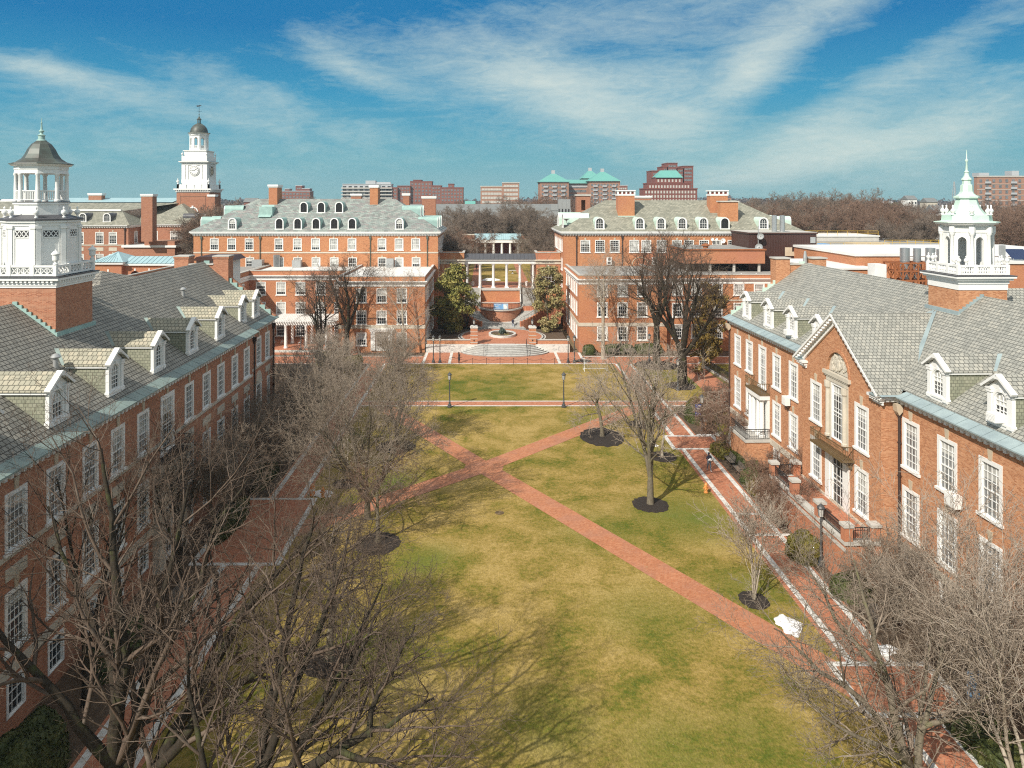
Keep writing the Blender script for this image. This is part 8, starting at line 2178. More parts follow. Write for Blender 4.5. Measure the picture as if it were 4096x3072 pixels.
# ------------------------------------------------------------------ shrubs and hedges
for (x, y, rx, ry, h, mat, sd, lb, bx) in (
    (23.05, 54.6, 1.25, 1.45, 1.75, 'leaf_yew', 1, 'big rounded golden green bush beside the paved path', 0),
    (24.0, 49.3, 1.3, 1.4, 1.35, 'leaf_hedge', 2, 'low dark green bush just past the golden bush', 0),
    (24.2, 76.4, 1.2, 1.3, 1.2, 'leaf_yew', 3, 'clipped yew hedge beside the paved landing', 1), (25.0, 73, .8, 2.6, 1.25, 'leaf_hedge', 4, 'dark hedge directly behind the two path benches', 1),
    (24.2, 68.9, .9, 1.2, 1.2, 'leaf_hedge', 5, 'dark bush at the end of the path benches', 0), (23.9, 66.4, .8, .9, 1.2, 'leaf_yew', 6, 'small golden bush between benches and terrace', 0), (25.0, 65.0, .9, 1.2, 1.5, 'leaf_hedge', 7, 'dark bush at the terrace corner by the stoop', 0),
    (24.9, 88.6, 1.5, 2.6, 1.9, 'leaf_hedge', 8, 'broad dark bush behind the navy banner lamp', 0), (26.0, 92.2, 1.5, 1.6, 1.6, 'leaf_yew', 9, 'yellowish bush between the cross path and the brick hall', 0),
    (23.7, 35.0, 1.2, 2.4, 1.1, 'leaf_hedge', 10, 'dark hedge below the light blue banner', 1), (24.6, 32, 1.4, 1.8, 1.3, 'leaf_hedge', 18, 'dark hedge along the near end of the paved path', 1),
    (17.2, 126.6, 1.15, .9, 1.6, 'leaf_hedge', 11, 'round dark bush beside the pair of lamp posts', 0),
    (22.3, 128.0 - .6, 2.6, .7, 1.5, 'leaf_hedge', 12, 'long dark hedge behind the far benches', 1), (27.2, 127.3, 2.5, .7, 1.6, 'leaf_hedge', 13, 'long dark hedge behind the single lamp post', 1),
    (-21.6, 113, 2.6, 5.2, 1.8, 'leaf_yew', 14, 'big clipped yew block in the sun before the pergola', 1), (-22.0, 99, 2.2, 7.0, 2.0, 'leaf_hedge', 15, 'long clipped yew hedge beyond the shaded hall', 1), (-25.0, 119.5, 2.6, 2.0, 1.7, 'leaf_yew', 19, 'short clipped yew block beside the forked dark trees', 1),
    (-20.6, 33, 1.3, 3.0, 2.6, 'leaf_hedge', 16, 'mossy dark bush at the foot of the near bare trunks', 0), (-21.0, 42.5, 1.1, 2.6, 1.6, 'leaf_hedge', 17, 'dark bush against the shaded brick hall', 0), (-20.6, 60.0, .9, 4.0, 1.3, 'leaf_hedge', 20, 'low dark hedge beside the west path plaza', 0), (-20.8, 69.5, 1.0, 3.2, 1.3, 'leaf_hedge', 21, 'low dark hedge by the recessed end bay', 0)):
    shrub('clipped_hedge' if bx else 'bush', lb, (x, y, 0), rx, ry, h, mat, sd, n=int(1400+700*rx*ry), size=.10, cat='hedge' if bx else 'bush', box=bool(bx))

# ------------------------------------------------------------------ bare trees, each with its own limbs
# multi-stemmed trees close to the camera
def near_tree_a():
    rng = random.Random(21); out = []; bx, by = -15.2, 30.6
    P = dict(BASE, k=[0, 9, 6, 5, 3, 0], rr=[.5, .62, .6, .6, .6], l=[.6, .42, .50, .50, .48, .4], a=[.8, .8, .75, .7, .7], s=[.2, .22, .12, .1, .1], rmin=.0062, up=[.02, .05, .05, .045, .035, .03], n=[7, 8, 7, 5, 4, 2])
    Lm = [([(0,0,-.1), (-.15,.1,3), (.2,.3,7), (-.7,1.2,11), (-1.6,2.0,15.2)], .30, .035),
          ([(.15,.1,-.1), (.3,.4,3), (.8,1.4,6), (1.2,2.2,9.5), (1.9,2.8,13.3)], .28, .03),
          ([(.3,0,0), (.9,.6,1.6), (2.5,1.8,4.4), (4.4,2.6,7.6), (5.8,2.8,9.4), (7.6,3.0,11.6)], .27, .03),
          ([(.3,0,0), (1.5,.6,2.4), (3.6,1.4,4.6), (6.0,1.5,6.2), (8.4,1.6,7.4)], .22, .025),
          ([(0,0,2.6), (-1.4,-.2,4.8), (-3.0,-.2,6.6), (-5.2,.3,8.6), (-6.6,.6,11)], .2, .025),
          ([(-.1,.2,5), (-1.2,1.5,7.4), (-3.2,2.4,9.4), (-4.6,3.2,12.2)], .15, .022),
          ([(.6,1.2,5.5), (2.0,2.4,8.0), (2.8,3.6,11), (4.0,4.4,13)], .14, .02)]
    for c, r0, r1 in Lm: limb(rng, out, c, r0*1.35, r1*1.6, P, 1, .07)
    tree_object('bare_tree', 'huge dark multi-stemmed bare tree rising nearest the shaded brick hall', (bx, by, 0), out, split=2, bark='bark_dark', twig='twig_dark', group='bare trees on the quadrangle')
def near_tree_b():
    rng = random.Random(33); out = []
    P = dict(BASE, k=[0, 9, 7, 6, 3, 0], rr=[.5, .6, .6, .6, .6], l=[.6, .44, .52, .50, .48, .4], a=[.8, .8, .75, .7, .7], s=[.2, .2, .12, .1, .1], rmin=.0062, n=[7, 8, 7, 5, 4, 2])
    Lm = [([(0,0,-.1), (.6,.1,1.6), (1.6,.2,3.4), (2.9,.3,4.9), (4.5,.4,5.9), (5.8,.6,6.5), (7.6,.8,7.4)], .26, .03),
          ([(1.6,.2,3.4), (2.4,.6,5.2), (3.6,1.2,6.8), (4.6,1.6,8.4), (5.4,2.2,10)], .15, .022),
          ([(5.2,.5,6.2), (5.4,.9,7.4), (6.2,1.3,8.6), (6.8,1.8,9.6)], .10, .02),
          ([(1.0,.1,2.4), (1.0,1.0,4.8), (1.4,2.2,7.2), (2.0,3.0,9.4)], .16, .022),
          ([(.5,0,1.4), (-.6,.5,3.6), (-1.4,1.2,6.2), (-2.2,2.0,9)], .17, .022),
          ([(1.0,.6,4.2), (2.2,2.2,7.2), (3.3,3.6,10.2), (3.8,4.4,12)], .15, .02), ([(2.4,.8,5.4), (4.2,2.2,8.0), (5.4,2.9,10.6)], .12, .02), ([(.8,.8,4.0), (1.2,3.2,7.6), (1.8,4.8,11), (2.2,5.4,12.6)], .15, .02), ([(4.2,.4,5.7), (5.6,-.4,5.9), (7.2,-.6,5.7), (8.4,-.4,6.2)], .09, .018)]
    for c, r0, r1 in Lm: limb(rng, out, c, r0*1.3, r1*1.5, P, 1, .06)
    tree_object('bare_tree', 'dark bare tree whose long limb reaches low over the shadowed lawn', (-9.6, 27.2, 0), out, split=2, bark='bark_dark', twig='twig_dark', group='bare trees on the quadrangle')
def near_tree_c():
    rng = random.Random(44); out = []
    P = dict(BASE, k=[0, 9, 7, 6, 3, 0], rr=[.5, .6, .6, .6, .6], l=[.6, .46, .52, .50, .48, .4], a=[.8, .85, .8, .75, .7], s=[.2, .18, .12, .1, .1], rmin=.0078, up=[.02, .03, .03, .035, .03, .03], n=[7, 8, 7, 5, 4, 2])
    Lm = [([(0,0,-.1), (-.2,.1,2.2), (-.6,.6,4.8), (-1.2,1.2,7.6), (-1.6,1.8,10)], .26, .03),
          ([(.1,.1,0), (.3,.2,1.6), (.6,.4,3.2), (1.4,.8,5.2), (2.4,1.2,7.6)], .22, .028),
          ([(-.3,.3,3), (-2.0,.6,4.6), (-4.0,.8,6.2), (-5.6,.6,7.6)], .15, .022),
          ([(0,.1,2), (-1.8,-1.0,3.6), (-3.6,-1.2,4.6), (-5.2,-1.0,5.8)], .14, .02),
          ([(.6,.4,3.4), (2.2,-.3,4.8), (3.6,-.6,6.2)], .12, .02), ([(-.6,.6,5), (-2.2,2.2,7.2), (-3.2,3.2,9.4)], .13, .02), ([(.4,.3,2.4), (1.6,1.8,4.4), (2.6,3.0,7)], .12, .02)]
    for c, r0, r1 in Lm: limb(rng, out, c, r0, r1, P, 1, .06)
    tree_object('bare_tree', 'wide grey-twigged bare tree overhanging the near end of the paved east path', (17.9, 31.6, 0), out, split=2, bark='bark_mid', twig='twig_mid', group='bare trees on the quadrangle')
near_tree_a(); near_tree_b(); near_tree_c()
G = 'bare trees on the quadrangle'
FINE = dict(k=[12, 9, 7, 4, 0], n=[7, 7, 6, 4, 3, 2], rmin=.0105)
# fine-twigged trees
tree('bare_tree', 'round bushy grey tree standing in the nearest mulch ring of the shaded lawn', (-8.9, 42.2, 0), 8.2, .24, 51, dict(FINE, rmin=.008, k=[11, 10, 8, 5, 0], a=[1.05, .9, .85, .8, .8], w=[.04, .12, .14, .14, .14, .14], up=[.02, .06, .04, .03, .03, .02], l=[.72, .52, .5, .5, .5]), bark='bark_mid', twig='twig_dark', group=G)
tree('bare_tree', 'bushy reddish twigged tree in the mulch ring next to the big forked lawn tree', (-8.3, 56.8, 0), 6.6, .18, 52, dict(FINE, rmin=.009, k=[10, 9, 7, 5, 0], a=[1.0, .9, .85, .8, .8], l=[.72, .52, .5, .5, .5]), bark='bark_mid', twig='twig_red', group=G)
tree('bare_tree', 'large vase-shaped bare tree where the diagonal path meets the west lawn', (-9.8, 61.2, 0), 10.6, .26, 53, dict(FINE, k=[10, 8, 6, 4, 0], a=[.7, .66, .65, .65, .7], s=[.25, .15, .12, .1, .1], l=[.62, .52, .5, .48, .45]), forks=6, fork_h=.14, fork_a=.58, trunk_frac=.88, bark='bark_mid', twig='twig_mid', group=G)
tree('bare_tree', 'smaller dark-trunked tree in the oval mulch bed behind the vase-shaped tree', (-9.7, 79.8, 0), 8.2, .22, 54, dict(FINE, a=[.8, .75, .7, .7, .7]), forks=3, fork_h=.25, trunk_frac=.85, bark='bark_dark', twig='twig_mid', group=G)
tree('bare_tree', 'young pale bare tree in the small mulch ring near the west path', (-13.1, 68.7, 0), 5.2, .09, 55, dict(FINE, k=[9, 7, 5, 4, 0]), bark='bark_pale', twig='twig_pale', group=G)
tree('bare_tree', 'spreading grey bare tree on the lawn in the round mulch bed by the hydrant', (13.9, 64.0, 0), 12.2, .27, 57, dict(FINE, k=[11, 7, 5, 4, 0], a=[.75, .65, .65, .65, .7], l=[.60, .52, .5, .48, .45], s=[.12, .15, .12, .1, .1]), forks=3, fork_h=.2, fork_a=.2, trunk_frac=.86, bark='bark_mid', twig='twig_pale', group=G)
tree('bare_tree', 'low spreading tree with dark trunk in the wide oval mulch bed', (12.6, 82.3, 0), 7.0, .24, 58, dict(FINE, k=[10, 9, 7, 5, 0], a=[1.0, .85, .8, .75, .7], l=[.75, .52, .5, .48, .45], up=[.02, .02, .02, .02, .02, .02]), bark='bark_mid', twig='twig_pale', group=G)
tree('bare_tree', 'small tree with pale peeling trunk beside the east path and diagonal path end', (17.7, 86.9, 0), 7.2, .17, 59, dict(FINE, k=[9, 8, 6, 5, 0]), forks=2, fork_h=.3, bark='bark_pale', twig='twig_pale', group=G)
tree('bare_tree', 'slim young tree with straight pale trunk in a dark mulch ring by the paved landing', (17.7, 75.9, 0), 6.4, .12, 60, dict(FINE, k=[9, 7, 5, 4, 0], s=[.5, .2, .15, .1, .1]), bark='bark_pale', twig='twig_pale', group=G)
tree('bare_tree', 'small multi-stemmed pale tree in the mulch ring beside the diagonal path', (17.3, 48.7, 0), 5.6, .10, 61, dict(FINE, k=[7, 6, 5, 3, 0], a=[.5, .6, .6, .6, .6], up=[.05, .04, .03, .03, .02, .02]), forks=5, fork_h=.015, fork_a=.16, trunk_frac=.92, bark='bark_pale', twig='twig_pale', group=G)
# shrubs-trees at the foot of the sunlit hall
CM = dict(FINE, k=[9, 8, 6, 3, 0], a=[.55, .6, .65, .7, .7], l=[.62, .55, .5, .5, .45], up=[.04, .05, .05, .04, .03, .02], w=[.07, .11, .12, .12, .12, .12])
tree('bare_tree', 'pale many-stemmed bare tree shooting up beside the light blue banner', (22.9, 31.6, 0), 9.4, .16, 62, dict(CM, k=[9, 8, 5, 3, 0]), forks=8, fork_h=.02, fork_a=.34, trunk_frac=.92, bark='bark_pale', twig='twig_pale', group=G)
tree('bare_tree', 'dense grey twiggy tree against the windows of the sunlit hall below the terrace', (24.6, 45.4, 0), 4.8, .13, 63, dict(CM, k=[9, 8, 6, 4, 0], a=[.7, .75, .75, .7, .7]), forks=6, fork_h=.05, fork_a=.5, bark='bark_mid', twig='twig_mid', group=G)
tree('bare_tree', 'bare twiggy tree against the basement windows nearest the camera on the sunlit side', (25.0, 38.6, 0), 5.6, .13, 64, dict(CM, k=[9, 7, 6, 4, 0]), forks=6, fork_h=.04, fork_a=.42, bark='bark_mid', twig='twig_mid', group=G)
tree('bare_tree', 'small reddish twigged tree growing before the brick terrace wall', (23.6, 59.3, 0), 4.4, .09, 65, dict(CM, k=[9, 8, 6, 4, 0], a=[.8, .8, .75, .7, .7]), forks=4, fork_h=.08, fork_a=.6, bark='bark_mid', twig='twig_red', group=G)
tree('bare_tree', 'small leaning tree between the path bench and the stone stoop', (24.7, 63.6, 0), 5.0, .09, 66, dict(CM, k=[9, 8, 6, 4, 0], a=[.8, .8, .75, .7, .7]), forks=4, fork_h=.08, fork_a=.5, bark='bark_mid', twig='twig_red', group=G)
tree('bare_tree', 'knotty low tree with wide crown in front of the white columned portico', (24.9, 77.6, 0), 5.6, .20, 67, dict(CM, k=[9, 8, 7, 5, 0], a=[.9, .85, .8, .75, .7], up=[.02, .02, .02, .02, .02, .02]), forks=4, fork_h=.2, fork_a=.75, bark='bark_mid', twig='twig_red', group=G)
tree('bare_tree', 'low wide dogwood with reddish haze of twigs behind the navy banner', (27.0, 87.0, 0), 5.2, .15, 68, dict(CM, k=[10, 9, 7, 5, 0], a=[.9, .85, .8, .75, .7], up=[.02]*6), forks=5, fork_h=.12, fork_a=.8, bark='bark_pale', twig='twig_red', group=G)
# along the shaded hall
for (x, y, h, sd, lb, tw, fk, fa) in ((-20.7, 38.6, 12.5, 71, 'tall upright bare tree against the shaded wall, nearest the frame of the stone portal', 'twig_dark', 3, .22), (-20.6, 50.2, 10.4, 72, 'upright bare tree before the tan stone portal', 'twig_dark', 4, .28), (-20.4, 57.6, 7.0, 73, 'bushy bare tree at the paved plaza beside the shaded hall', 'twig_mid', 5, .5), (-20.3, 66.0, 6.4, 74, 'wide low bare tree before the recessed end bay', 'twig_mid', 5, .6), (-20.2, 73.5, 6.8, 75, 'wide low bare tree by the west lamp post', 'twig_mid', 5, .6), (-20.4, 82.5, 7.4, 76, 'wide pale twigged tree just beyond the shaded hall corner', 'twig_pale', 6, .62), (-19.6, 90.5, 7.6, 77, 'wide pale twigged tree between the long yew hedge and west path', 'twig_pale', 6, .62), (-21.5, 106, 6.0, 79, 'pale low tree in front of the big clipped yew block', 'twig_pale', 5, .6), (-13.6, 112, 6.4, 80, 'pale low tree near the lawn corner under the door case', 'twig_pale', 6, .55)):
    tree('bare_tree', lb, (x, y, 0), h, .17, sd, dict(CM, k=[9, 8, 6, 3, 0]) if fa > .4 else dict(FINE, rmin=.008, k=[8, 6, 5, 3, 0], a=[.6, .65, .7, .7, .7]), forks=fk, fork_h=.10 if fa > .4 else .2, fork_a=fa, trunk_frac=.85, bark='bark_mid' if fa > .4 else 'bark_dark', twig=tw, group=G)
# trees before the end halls
tree('bare_tree', 'dark forked bare tree before the flat wing, taller of the two beside the door case', (-23.6, 126, 0), 14.2, .42, 81, dict(FINE, k=[8, 7, 6, 5, 0], a=[.7, .7, .7, .7, .7], w=[.09, .15, .18, .2, .2, .2], rmin=.011), forks=3, fork_h=.3, fork_a=.4, trunk_frac=.85, bark='bark_dark', twig='twig_dark', group=G)
tree('bare_tree', 'crooked dark bare tree before the white pergola', (-27.6, 124.2, 0), 12.0, .40, 82, dict(FINE, k=[8, 7, 6, 5, 0], a=[.75, .7, .7, .7, .7], w=[.1, .15, .18, .2, .2, .2], rmin=.011), forks=4, fork_h=.12, fork_a=.5, trunk_frac=.85, bark='bark_dark', twig='twig_dark', group=G)
tree('bare_tree', 'white-trunked sycamore before the flat wing with the door case', (-13.7, 124.4, 0), 15.0, .25, 83, dict(FINE, k=[10, 8, 6, 5, 0], a=[.8, .75, .7, .7, .7], rmin=.011), bark='bark_pale', twig='twig_pale', group=G)
tree('bare_tree', 'white-trunked sycamore before the flat wing, beside the round dark bush', (18.9, 122.6, 0), 16.0, .30, 84, dict(FINE, k=[10, 8, 6, 5, 0], a=[.8, .75, .7, .7, .7], rmin=.011), forks=2, fork_h=.35, fork_a=.25, bark='bark_pale', twig='twig_pale', group=G)
tree('bare_tree', 'tall dark bare tree forking high before the flat wing, farther of the two', (26.6, 118, 0), 16.5, .52, 85, dict(FINE, k=[8, 7, 6, 5, 0], a=[.6, .65, .7, .7, .7], w=[.06, .12, .16, .2, .2, .2], rmin=.012), forks=3, fork_h=.38, fork_a=.32, trunk_frac=.9, bark='bark_dark', twig='twig_dark', group=G)
tree('bare_tree', 'massive dark forked bare tree, thickest trunk near the sunlit hall corner', (27.3, 105.0, 0), 16.0, .62, 86, dict(FINE, k=[9, 7, 6, 5, 0], a=[.65, .65, .7, .7, .7], w=[.08, .13, .16, .2, .2, .2], rmin=.012), forks=5, fork_h=.30, fork_a=.5, trunk_frac=.9, bark='bark_dark', twig='twig_dark', group=G)
tree('bare_tree', 'twisted bare tree leaning over the curved steps beside the banner', (9.4, 147.0, 2.4), 9.0, .22, 87, dict(FINE, k=[7, 6, 5, 4, 0], a=[.9, .8, .7, .7, .7], w=[.2, .22, .22, .2, .2, .2], rmin=.012), forks=3, fork_h=.3, fork_a=.5, bark='bark_mid', twig='twig_mid', group=G)
tree('bare_tree', 'low twisted bare tree on the planted bank between the olive evergreen and curved steps', (-4.0, 144.6, 1.3), 7.0, .2, 88, dict(FINE, k=[7, 6, 5, 4, 0], a=[.9, .8, .7, .7, .7], w=[.2, .22, .22, .2, .2, .2], rmin=.012), forks=4, fork_h=.15, fork_a=.7, bark='bark_dark', twig='twig_dark', group=G)
# leafy trees
leafy_tree('evergreen_tree', 'dense olive green evergreen beside the white steps, fuller of the pair', (-6.2, 139.6, 1.0), 13.6, 4.1, 'leaf_olive', 91, n=12000, size=.24, clumps=80, shape='egg', group='evergreens flanking the steps')
leafy_tree('evergreen_tree', 'thinner tan olive evergreen beside the white steps, before the arched window', (11.6, 141.2, 1.0), 12.6, 2.9, 'leaf_tan', 92, n=8500, size=.22, clumps=64, shape='col', group='evergreens flanking the steps')
leafy_tree('tawny_tree', 'tall golden brown leafy tree between flat wing and sunlit brick hall', (36.0, 121, 0), 13.0, 2.8, 'leaf_gold', 93, n=6500, size=.24, clumps=46, shape='col')
leafy_tree('tawny_tree', 'short golden brown bushy tree by the iron basement railing', (32.4, 113, 0), 7.0, 2.0, 'leaf_gold', 94, n=3000, size=.2, clumps=26, shape='col')
leafy_tree('conifer', 'small dark conifer beside the copper roofed arcade', (-62.5, 170, 7.7), 6.5, 2.2, 'leaf_ever', 95, n=2500, size=.3, clumps=26)

# ------------------------------------------------------------------ background trees: a few crowns, copied
FARP = dict(k=[14, 9, 7, 5, 0], n=[6, 5, 4, 3, 2], a=[.75, .7, .7, .7, .7], l=[.55, .5, .5, .5, .5], rmin=.028, rr=[.45, .5, .55, .6, .6], s=[.15, .12, .1, .1, .1])
GB = 'bare trees beyond the halls'
protos = []
for i in range(4):
    t = tree('background_tree', 'x', (0, 0, 0), 14, .30, 300+i, FARP, forks=3, fork_h=.14, fork_a=.45, trunk_frac=.85, bark='bark_mid', twig=('twig_far', 'twig_mid', 'twig_red', 'twig_far')[i], group=GB)
    protos.append(t)
used = set(); rb = random.Random(9)
def bg(x, y, h, lb, i=None):
    i = rb.randrange(4) if i is None else i; z = gz(x, y)
    s = h/14; sc = (s*rb.uniform(1.0, 1.25), s*rb.uniform(1.0, 1.25), s)
    if i not in used:
        used.add(i); o = protos[i]; o.location = (x, y, z); o.rotation_euler = (0, 0, rb.uniform(0, 6.28)); o.scale = sc; o['label'] = lb
    else: dup(protos[i], (x, y, z), rb.uniform(0, 6.28), lb, sc)
def at(u, Y): return (u-1950)*Y/3000
MIDS = [(u, Y, h) for u, Y, h in ((1790, 166, 9.5), (1830, 172, 8.5), (1870, 190, 9), (1800, 205, 11), (1905, 262, 14), (1960, 258, 13), (2010, 262, 15), (2060, 256, 14), (1860, 250, 13), (2110, 250, 15), (2150, 215, 12), (2170, 178, 10), (2135, 190, 9), (2200, 172, 9), (1930, 285, 13), (2085, 285, 16), (1880, 330, 13), (2160, 330, 17))]
for u, Y, h in MIDS: bg(at(u, Y), Y, h, 'brown bare tree in the grove behind the colonnade, one of many alike')
for u, Y, h in ((905, 178, 13), (840, 180, 15), (875, 190, 14), (990, 176, 12), (940, 196, 14)): bg(at(u, Y), Y, h, 'pale bare tree between the clock tower and the green slate roof, one of several alike')
rt = random.Random(17)
for k in range(34):
    u = rt.uniform(2990, 3480); Y = rt.uniform(215, 420); bg(at(u, Y), Y, rt.uniform(13, 19)*(.85+.15*(Y > 250)), 'brown bare tree in the wood above the yellow guardrails, one of many alike')
for k in range(46):
    u = rt.uniform(3420, 4350); Y = rt.uniform(190, 480); bg(at(u, Y), Y, rt.uniform(11, 16), 'grey brown bare tree in the wood behind the arcaded cupola, one of many alike')
for k in range(26):
    u = rt.uniform(-150, 900); Y = rt.uniform(300, 560); bg(at(u, Y), Y, rt.uniform(11, 15), 'bare tree beyond the long brick hall, one of many alike')
for k in range(26):
    u = rt.uniform(1250, 2400); Y = rt.uniform(360, 620); bg(at(u, Y), Y, rt.uniform(13, 18), 'bare tree in front of the distant apartment blocks, one of many alike')
for (u, v, h, r_, mt, sd, lb) in ((3490, 905, 11, 4.6, 'leaf_ever', 1, 'broad dark green conifer in the wood above the guardrails'), (3330, 925, 9, 3.6, 'leaf_tan', 2, 'yellow green leafy tree beside the guardrails'), (3430, 935, 8, 3.4, 'leaf_tan', 3, 'tan leafy tree between conifer and guardrails'), (3580, 880, 10, 4.5, 'leaf_ever', 4, 'hazy green conifer farther up the wooded slope')):
    Y = 245 if sd != 4 else 420; leafy_tree('leafy_tree', lb, (at(u, Y), Y, 7.7), h*Y/245, r_*Y/245, mt, 400+sd, n=3500, size=.5, clumps=34, shape='egg')
# far woods: one mass
def forest(name, label, xr, yr, n, hmax, mat, seed, size):
    rng = np.random.default_rng(seed); N = n
    x = rng.uniform(*xr, N); y = rng.uniform(*yr, N)
    m = 46
    cell = np.floor(x/9)*131+np.floor(y/60)*17
    hh = hmax*(.72+.28*np.sin(cell*12.9898)*np.cos(cell*4.1414))*(1+.16*np.sin(x*.021+seed)+.12*np.sin(x*.0073))
    zz = np.array([gz(a, b_) for a, b_ in zip(x, y)])
    # crown outline: rounded inside each cell
    fx = (x/9-np.floor(x/9)-.5)*2
    z = zz+hh*np.sqrt(np.clip(1-.75*fx*fx, 0, 1))*rng.random(N)**.45
    P = np.stack([x, y, z], 1); d1 = rng.normal(size=(N, 3)); d1 /= np.linalg.norm(d1, axis=1, keepdims=True); d2 = np.cross(d1, rng.normal(size=(N, 3))); d2 /= np.linalg.norm(d2, axis=1, keepdims=True)
    s = size*rng.uniform(.5, 1.5, (N, 1))
    V = np.stack([P-d1*s, P+d2*s*.6, P+d1*s, P-d2*s*.6], 1).reshape(-1, 3)
    o = link(name, np_mesh(name, V, np.arange(4*N).reshape(N, 4), M[mat])); tag(o, label, 'woods', kind='stuff')
forest('far_woods', 'dark bluish woods along the horizon', (-1100, 1200), (1000, 1500), 60000, 15, 'forest_far', 5, 2.2)
forest('far_woods', 'brown woods in front of the horizon ridge', (-650, 700), (620, 980), 38000, 14, 'twig_far', 6, 1.5)
# ------------------------------------------------------------------ camera, sun, sky
cam = bpy.data.cameras.new('camera'); co = bpy.data.objects.new('camera', cam); COL.objects.link(co)
co.location = (0, 0, 26); co.rotation_euler = (PI/2, 0, 0)
cam.sensor_width = 36; cam.lens = 36*3000/4096; cam.clip_end = 9000; cam.clip_start = .5
cam.shift_x = (2048-1950)/4096; cam.shift_y = -(1536-800)/4096
SC.camera = co
EL = R(39.5); AZ = math.atan2(-.62, -.785)                 # direction to the sun, clockwise from +Y
ln = bpy.data.lights.new('sun', 'SUN'); lo = bpy.data.objects.new('sun', ln); COL.objects.link(lo)
ln.energy = 4.5; ln.angle = R(.53); ln.color = (1.0, .93, .82)
sd = Vector((math.sin(AZ)*math.cos(EL), math.cos(AZ)*math.cos(EL), math.sin(EL)))
lo.rotation_euler = sd.to_track_quat('Z', 'Y').to_euler()
w = bpy.data.worlds.new('World'); SC.world = w; w.use_nodes = True
nt = w.node_tree; bgn = nt.nodes['Background']
sky = nt.nodes.new('ShaderNodeTexSky'); sky.sky_type = 'NISHITA'; sky.sun_disc = False; sky.sun_elevation = EL; sky.sun_rotation = AZ % (2*PI)
sky.air_density = 1.2; sky.dust_density = .6; sky.ozone_density = 2.0
tc = nt.nodes.new('ShaderNodeTexCoord'); D = tc.outputs['Generated']
sp = nt.nodes.new('ShaderNodeSeparateXYZ'); nt.links.new(D, sp.inputs[0])
ay = mth(nt, 'MAXIMUM', sp.outputs[1], .02)
az_ = nd(nt, 'Math', 0, {'operation': 'ARCTAN2'}, i0=sp.outputs[0], i1=sp.outputs[1])   # azimuth
el_ = nd(nt, 'Math', 0, {'operation': 'ARCSINE'}, i0=sp.outputs[2])                     # elevation
def A(u, v):   # sky position of a cloud: azimuth, elevation
    x = (u-1950)/3000; z = (800-v)/3000; return math.atan2(x, 1), math.atan2(z, math.hypot(x, 1))
def blobmask(u, v, ru, rv, rot, gain):
    a0, e0 = A(u, v); c, s = math.cos(R(rot)), math.sin(R(rot))
    da = mth(nt, 'SUBTRACT', az_, a0); de = mth(nt, 'SUBTRACT', el_, e0)
    p = mth(nt, 'DIVIDE', mth(nt, 'ADD', mth(nt, 'MULTIPLY', da, c), mth(nt, 'MULTIPLY', de, s)), ru/3000)
    q = mth(nt, 'DIVIDE', mth(nt, 'SUBTRACT', mth(nt, 'MULTIPLY', de, c), mth(nt, 'MULTIPLY', da, s)), rv/3000)
    r2 = mth(nt, 'ADD', mth(nt, 'MULTIPLY', p, p), mth(nt, 'MULTIPLY', q, q))
    return mth(nt, 'MULTIPLY', nd(nt, 'Math', 0, {'operation': 'EXPONENT'}, i0=mth(nt, 'MULTIPLY', r2, -1.0)), gain)
mask = None
for bl in ((1950, 320, 700, 150, -8, .68), (2450, 480, 560, 130, -22, .72), (2500, 70, 900, 110, 4, .62), (2750, 200, 500, 150, 10, .4), (3120, 170, 330, 110, 28, .85), (3750, 200, 420, 70, 26, .75), (3300, 520, 330, 95, 22, .85), (3850, 480, 450, 150, 22, .85), (3300, 640, 420, 60, 12, .7), (600, 560, 900, 130, 0, .42), (900, 330, 420, 60, -12, .45), (150, 270, 300, 45, -8, .8), (700, 420, 700, 60, -6, .4), (1250, 160, 160, 40, -30, .4), (2980, 330, 180, 90, 40, .6), (1450, 300, 260, 45, -18, .5), (2700, 420, 150, 220, 35, .35), (2100, 600, 900, 120, 0, .25)):
    m_ = blobmask(*bl); mask = m_ if mask is None else mth(nt, 'ADD', mask, m_)
# wisps: stretched noise in (azimuth, elevation), sheared so that they fan upward to the east
cv = nd(nt, 'CombineXYZ', 0, None, i0=az_, i1=el_, i2=0.0)
n1 = noise(nt, nd(nt, 'Mapping', 0, None, Vector=cv, Rotation=(0, 0, R(-16)), Scale=(3.4, 13, 1)), 1.6, 9, .62, .9)
n2 = noise(nt, nd(nt, 'Mapping', 0, None, Vector=cv, Rotation=(0, 0, R(-24)), Scale=(9, 34, 1)), 2.2, 9, .66, 1.3)
n3 = noise(nt, nd(nt, 'Mapping', 0, None, Vector=cv, Rotation=(0, 0, R(10)), Scale=(2.2, 6, 1)), 1.3, 5, .55, .4)
n4 = noise(nt, nd(nt, 'Mapping', 0, None, Vector=cv, Rotation=(0, 0, R(-38)), Scale=(16, 44, 1)), 2.6, 10, .7, 2.0)
wis = mth(nt, 'MULTIPLY_ADD', n4, .20, mth(nt, 'ADD', mth(nt, 'MULTIPLY', n1, .55), mth(nt, 'MULTIPLY', n2, .28)))
dens = mth(nt, 'ADD', mth(nt, 'MULTIPLY', mask, .62), mth(nt, 'MULTIPLY', mth(nt, 'SUBTRACT', wis, .52), 1.55))
dens = mth(nt, 'ADD', dens, mth(nt, 'MULTIPLY', mth(nt, 'SUBTRACT', n3, .5), .55))
over = nd(nt, 'MapRange', 0, {'interpolation_type': 'SMOOTHSTEP'}, i0=el_, i1=R(17), i2=R(34), i3=0.0, i4=.75)  # cloud cover added overhead, out of view, to whiten the ambient light
back = nd(nt, 'MapRange', 0, {'interpolation_type': 'SMOOTHSTEP'}, i0=sp.outputs[1], i1=.35, i2=-.2, i3=0.0, i4=.6)  # the same added cloud behind the camera, never in view
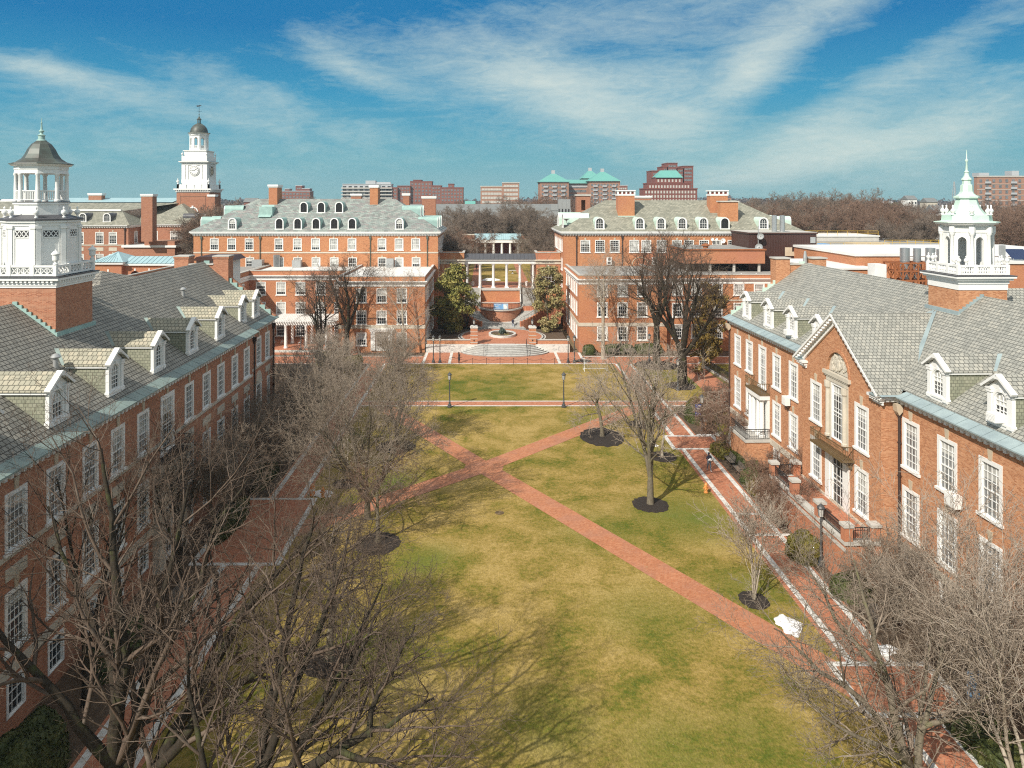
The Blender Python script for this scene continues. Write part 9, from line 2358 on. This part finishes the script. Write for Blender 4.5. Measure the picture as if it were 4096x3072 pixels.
dens = mth(nt, 'ADD', dens, mth(nt, 'MAXIMUM', over, back))
cl = ramp(nt, dens, [(.10, (0, 0, 0)), (.34, (.36, .36, .36)), (.66, (.74, .74, .74)), (1.0, (1, 1, 1))])
e01 = mth(nt, 'DIVIDE', el_, R(90), clamp=True)
grad = ramp(nt, e01, [(0, (1.40, 2.95, 3.2)), (.035, (.80, 2.6, 3.2)), (.085, (.18, 1.9, 3.2)), (.14, (.0, 1.13, 2.7)), (.2, (.03, 1.1, 2.6)), (1, (.35, 1.2, 2.5))])
skyc = mixc(nt, .965, sky.outputs[0], grad)
fill_cloudc = (5.6, 5.5, 5.0)  # warm white of the added unseen clouds, keeps the fill neutral
fin = nt.nodes.new('ShaderNodeMix'); fin.data_type = 'RGBA'
nt.links.new(mth(nt, 'MULTIPLY', cl, .86), fin.inputs[0]); nt.links.new(skyc, fin.inputs[6]); lowc = mixc(nt, cl, (2.3, 3.7, 3.8), (4.5, 5.0, 4.6)); nt.links.new(mixc(nt, nd(nt, 'MapRange', 0, None, i0=el_, i1=R(15), i2=R(30), i3=0.0, i4=1.0), lowc, fill_cloudc), fin.inputs[7])
nt.links.new(fin.outputs[2], bgn.inputs[0]); bgn.inputs[1].default_value = .122
SC.view_settings.view_transform = 'Standard'; SC.view_settings.look = 'None'; SC.view_settings.gamma = 1; SC.view_settings.exposure = .38
SC.cycles.max_bounces = 5; SC.cycles.diffuse_bounces = 3; SC.cycles.glossy_bounces = 2; SC.cycles.transparent_max_bounces = 4

hb = MB(); hb.box(-1600, 1700, -70, 1620, -1.5, 75)
hm = bpy.data.materials.new('haze'); hm.use_nodes = True; hn = hm.node_tree; hn.nodes.clear()
ho = hn.nodes.new('ShaderNodeOutputMaterial'); hv = hn.nodes.new('ShaderNodeVolumePrincipled'); hn.links.new(hv.outputs[0], ho.inputs['Volume'])
hv.inputs['Color'].default_value = (.66, .82, .95, 1); hv.inputs['Density'].default_value = .00017; hv.inputs['Anisotropy'].default_value = .1
tag(hb.build('haze', hm), 'thin bluish winter haze in the distance', 'haze', kind='stuff')
SC.cycles.volume_bounces = 0
SC.cycles.use_denoising = False; SC.cycles.filter_width = 1.15
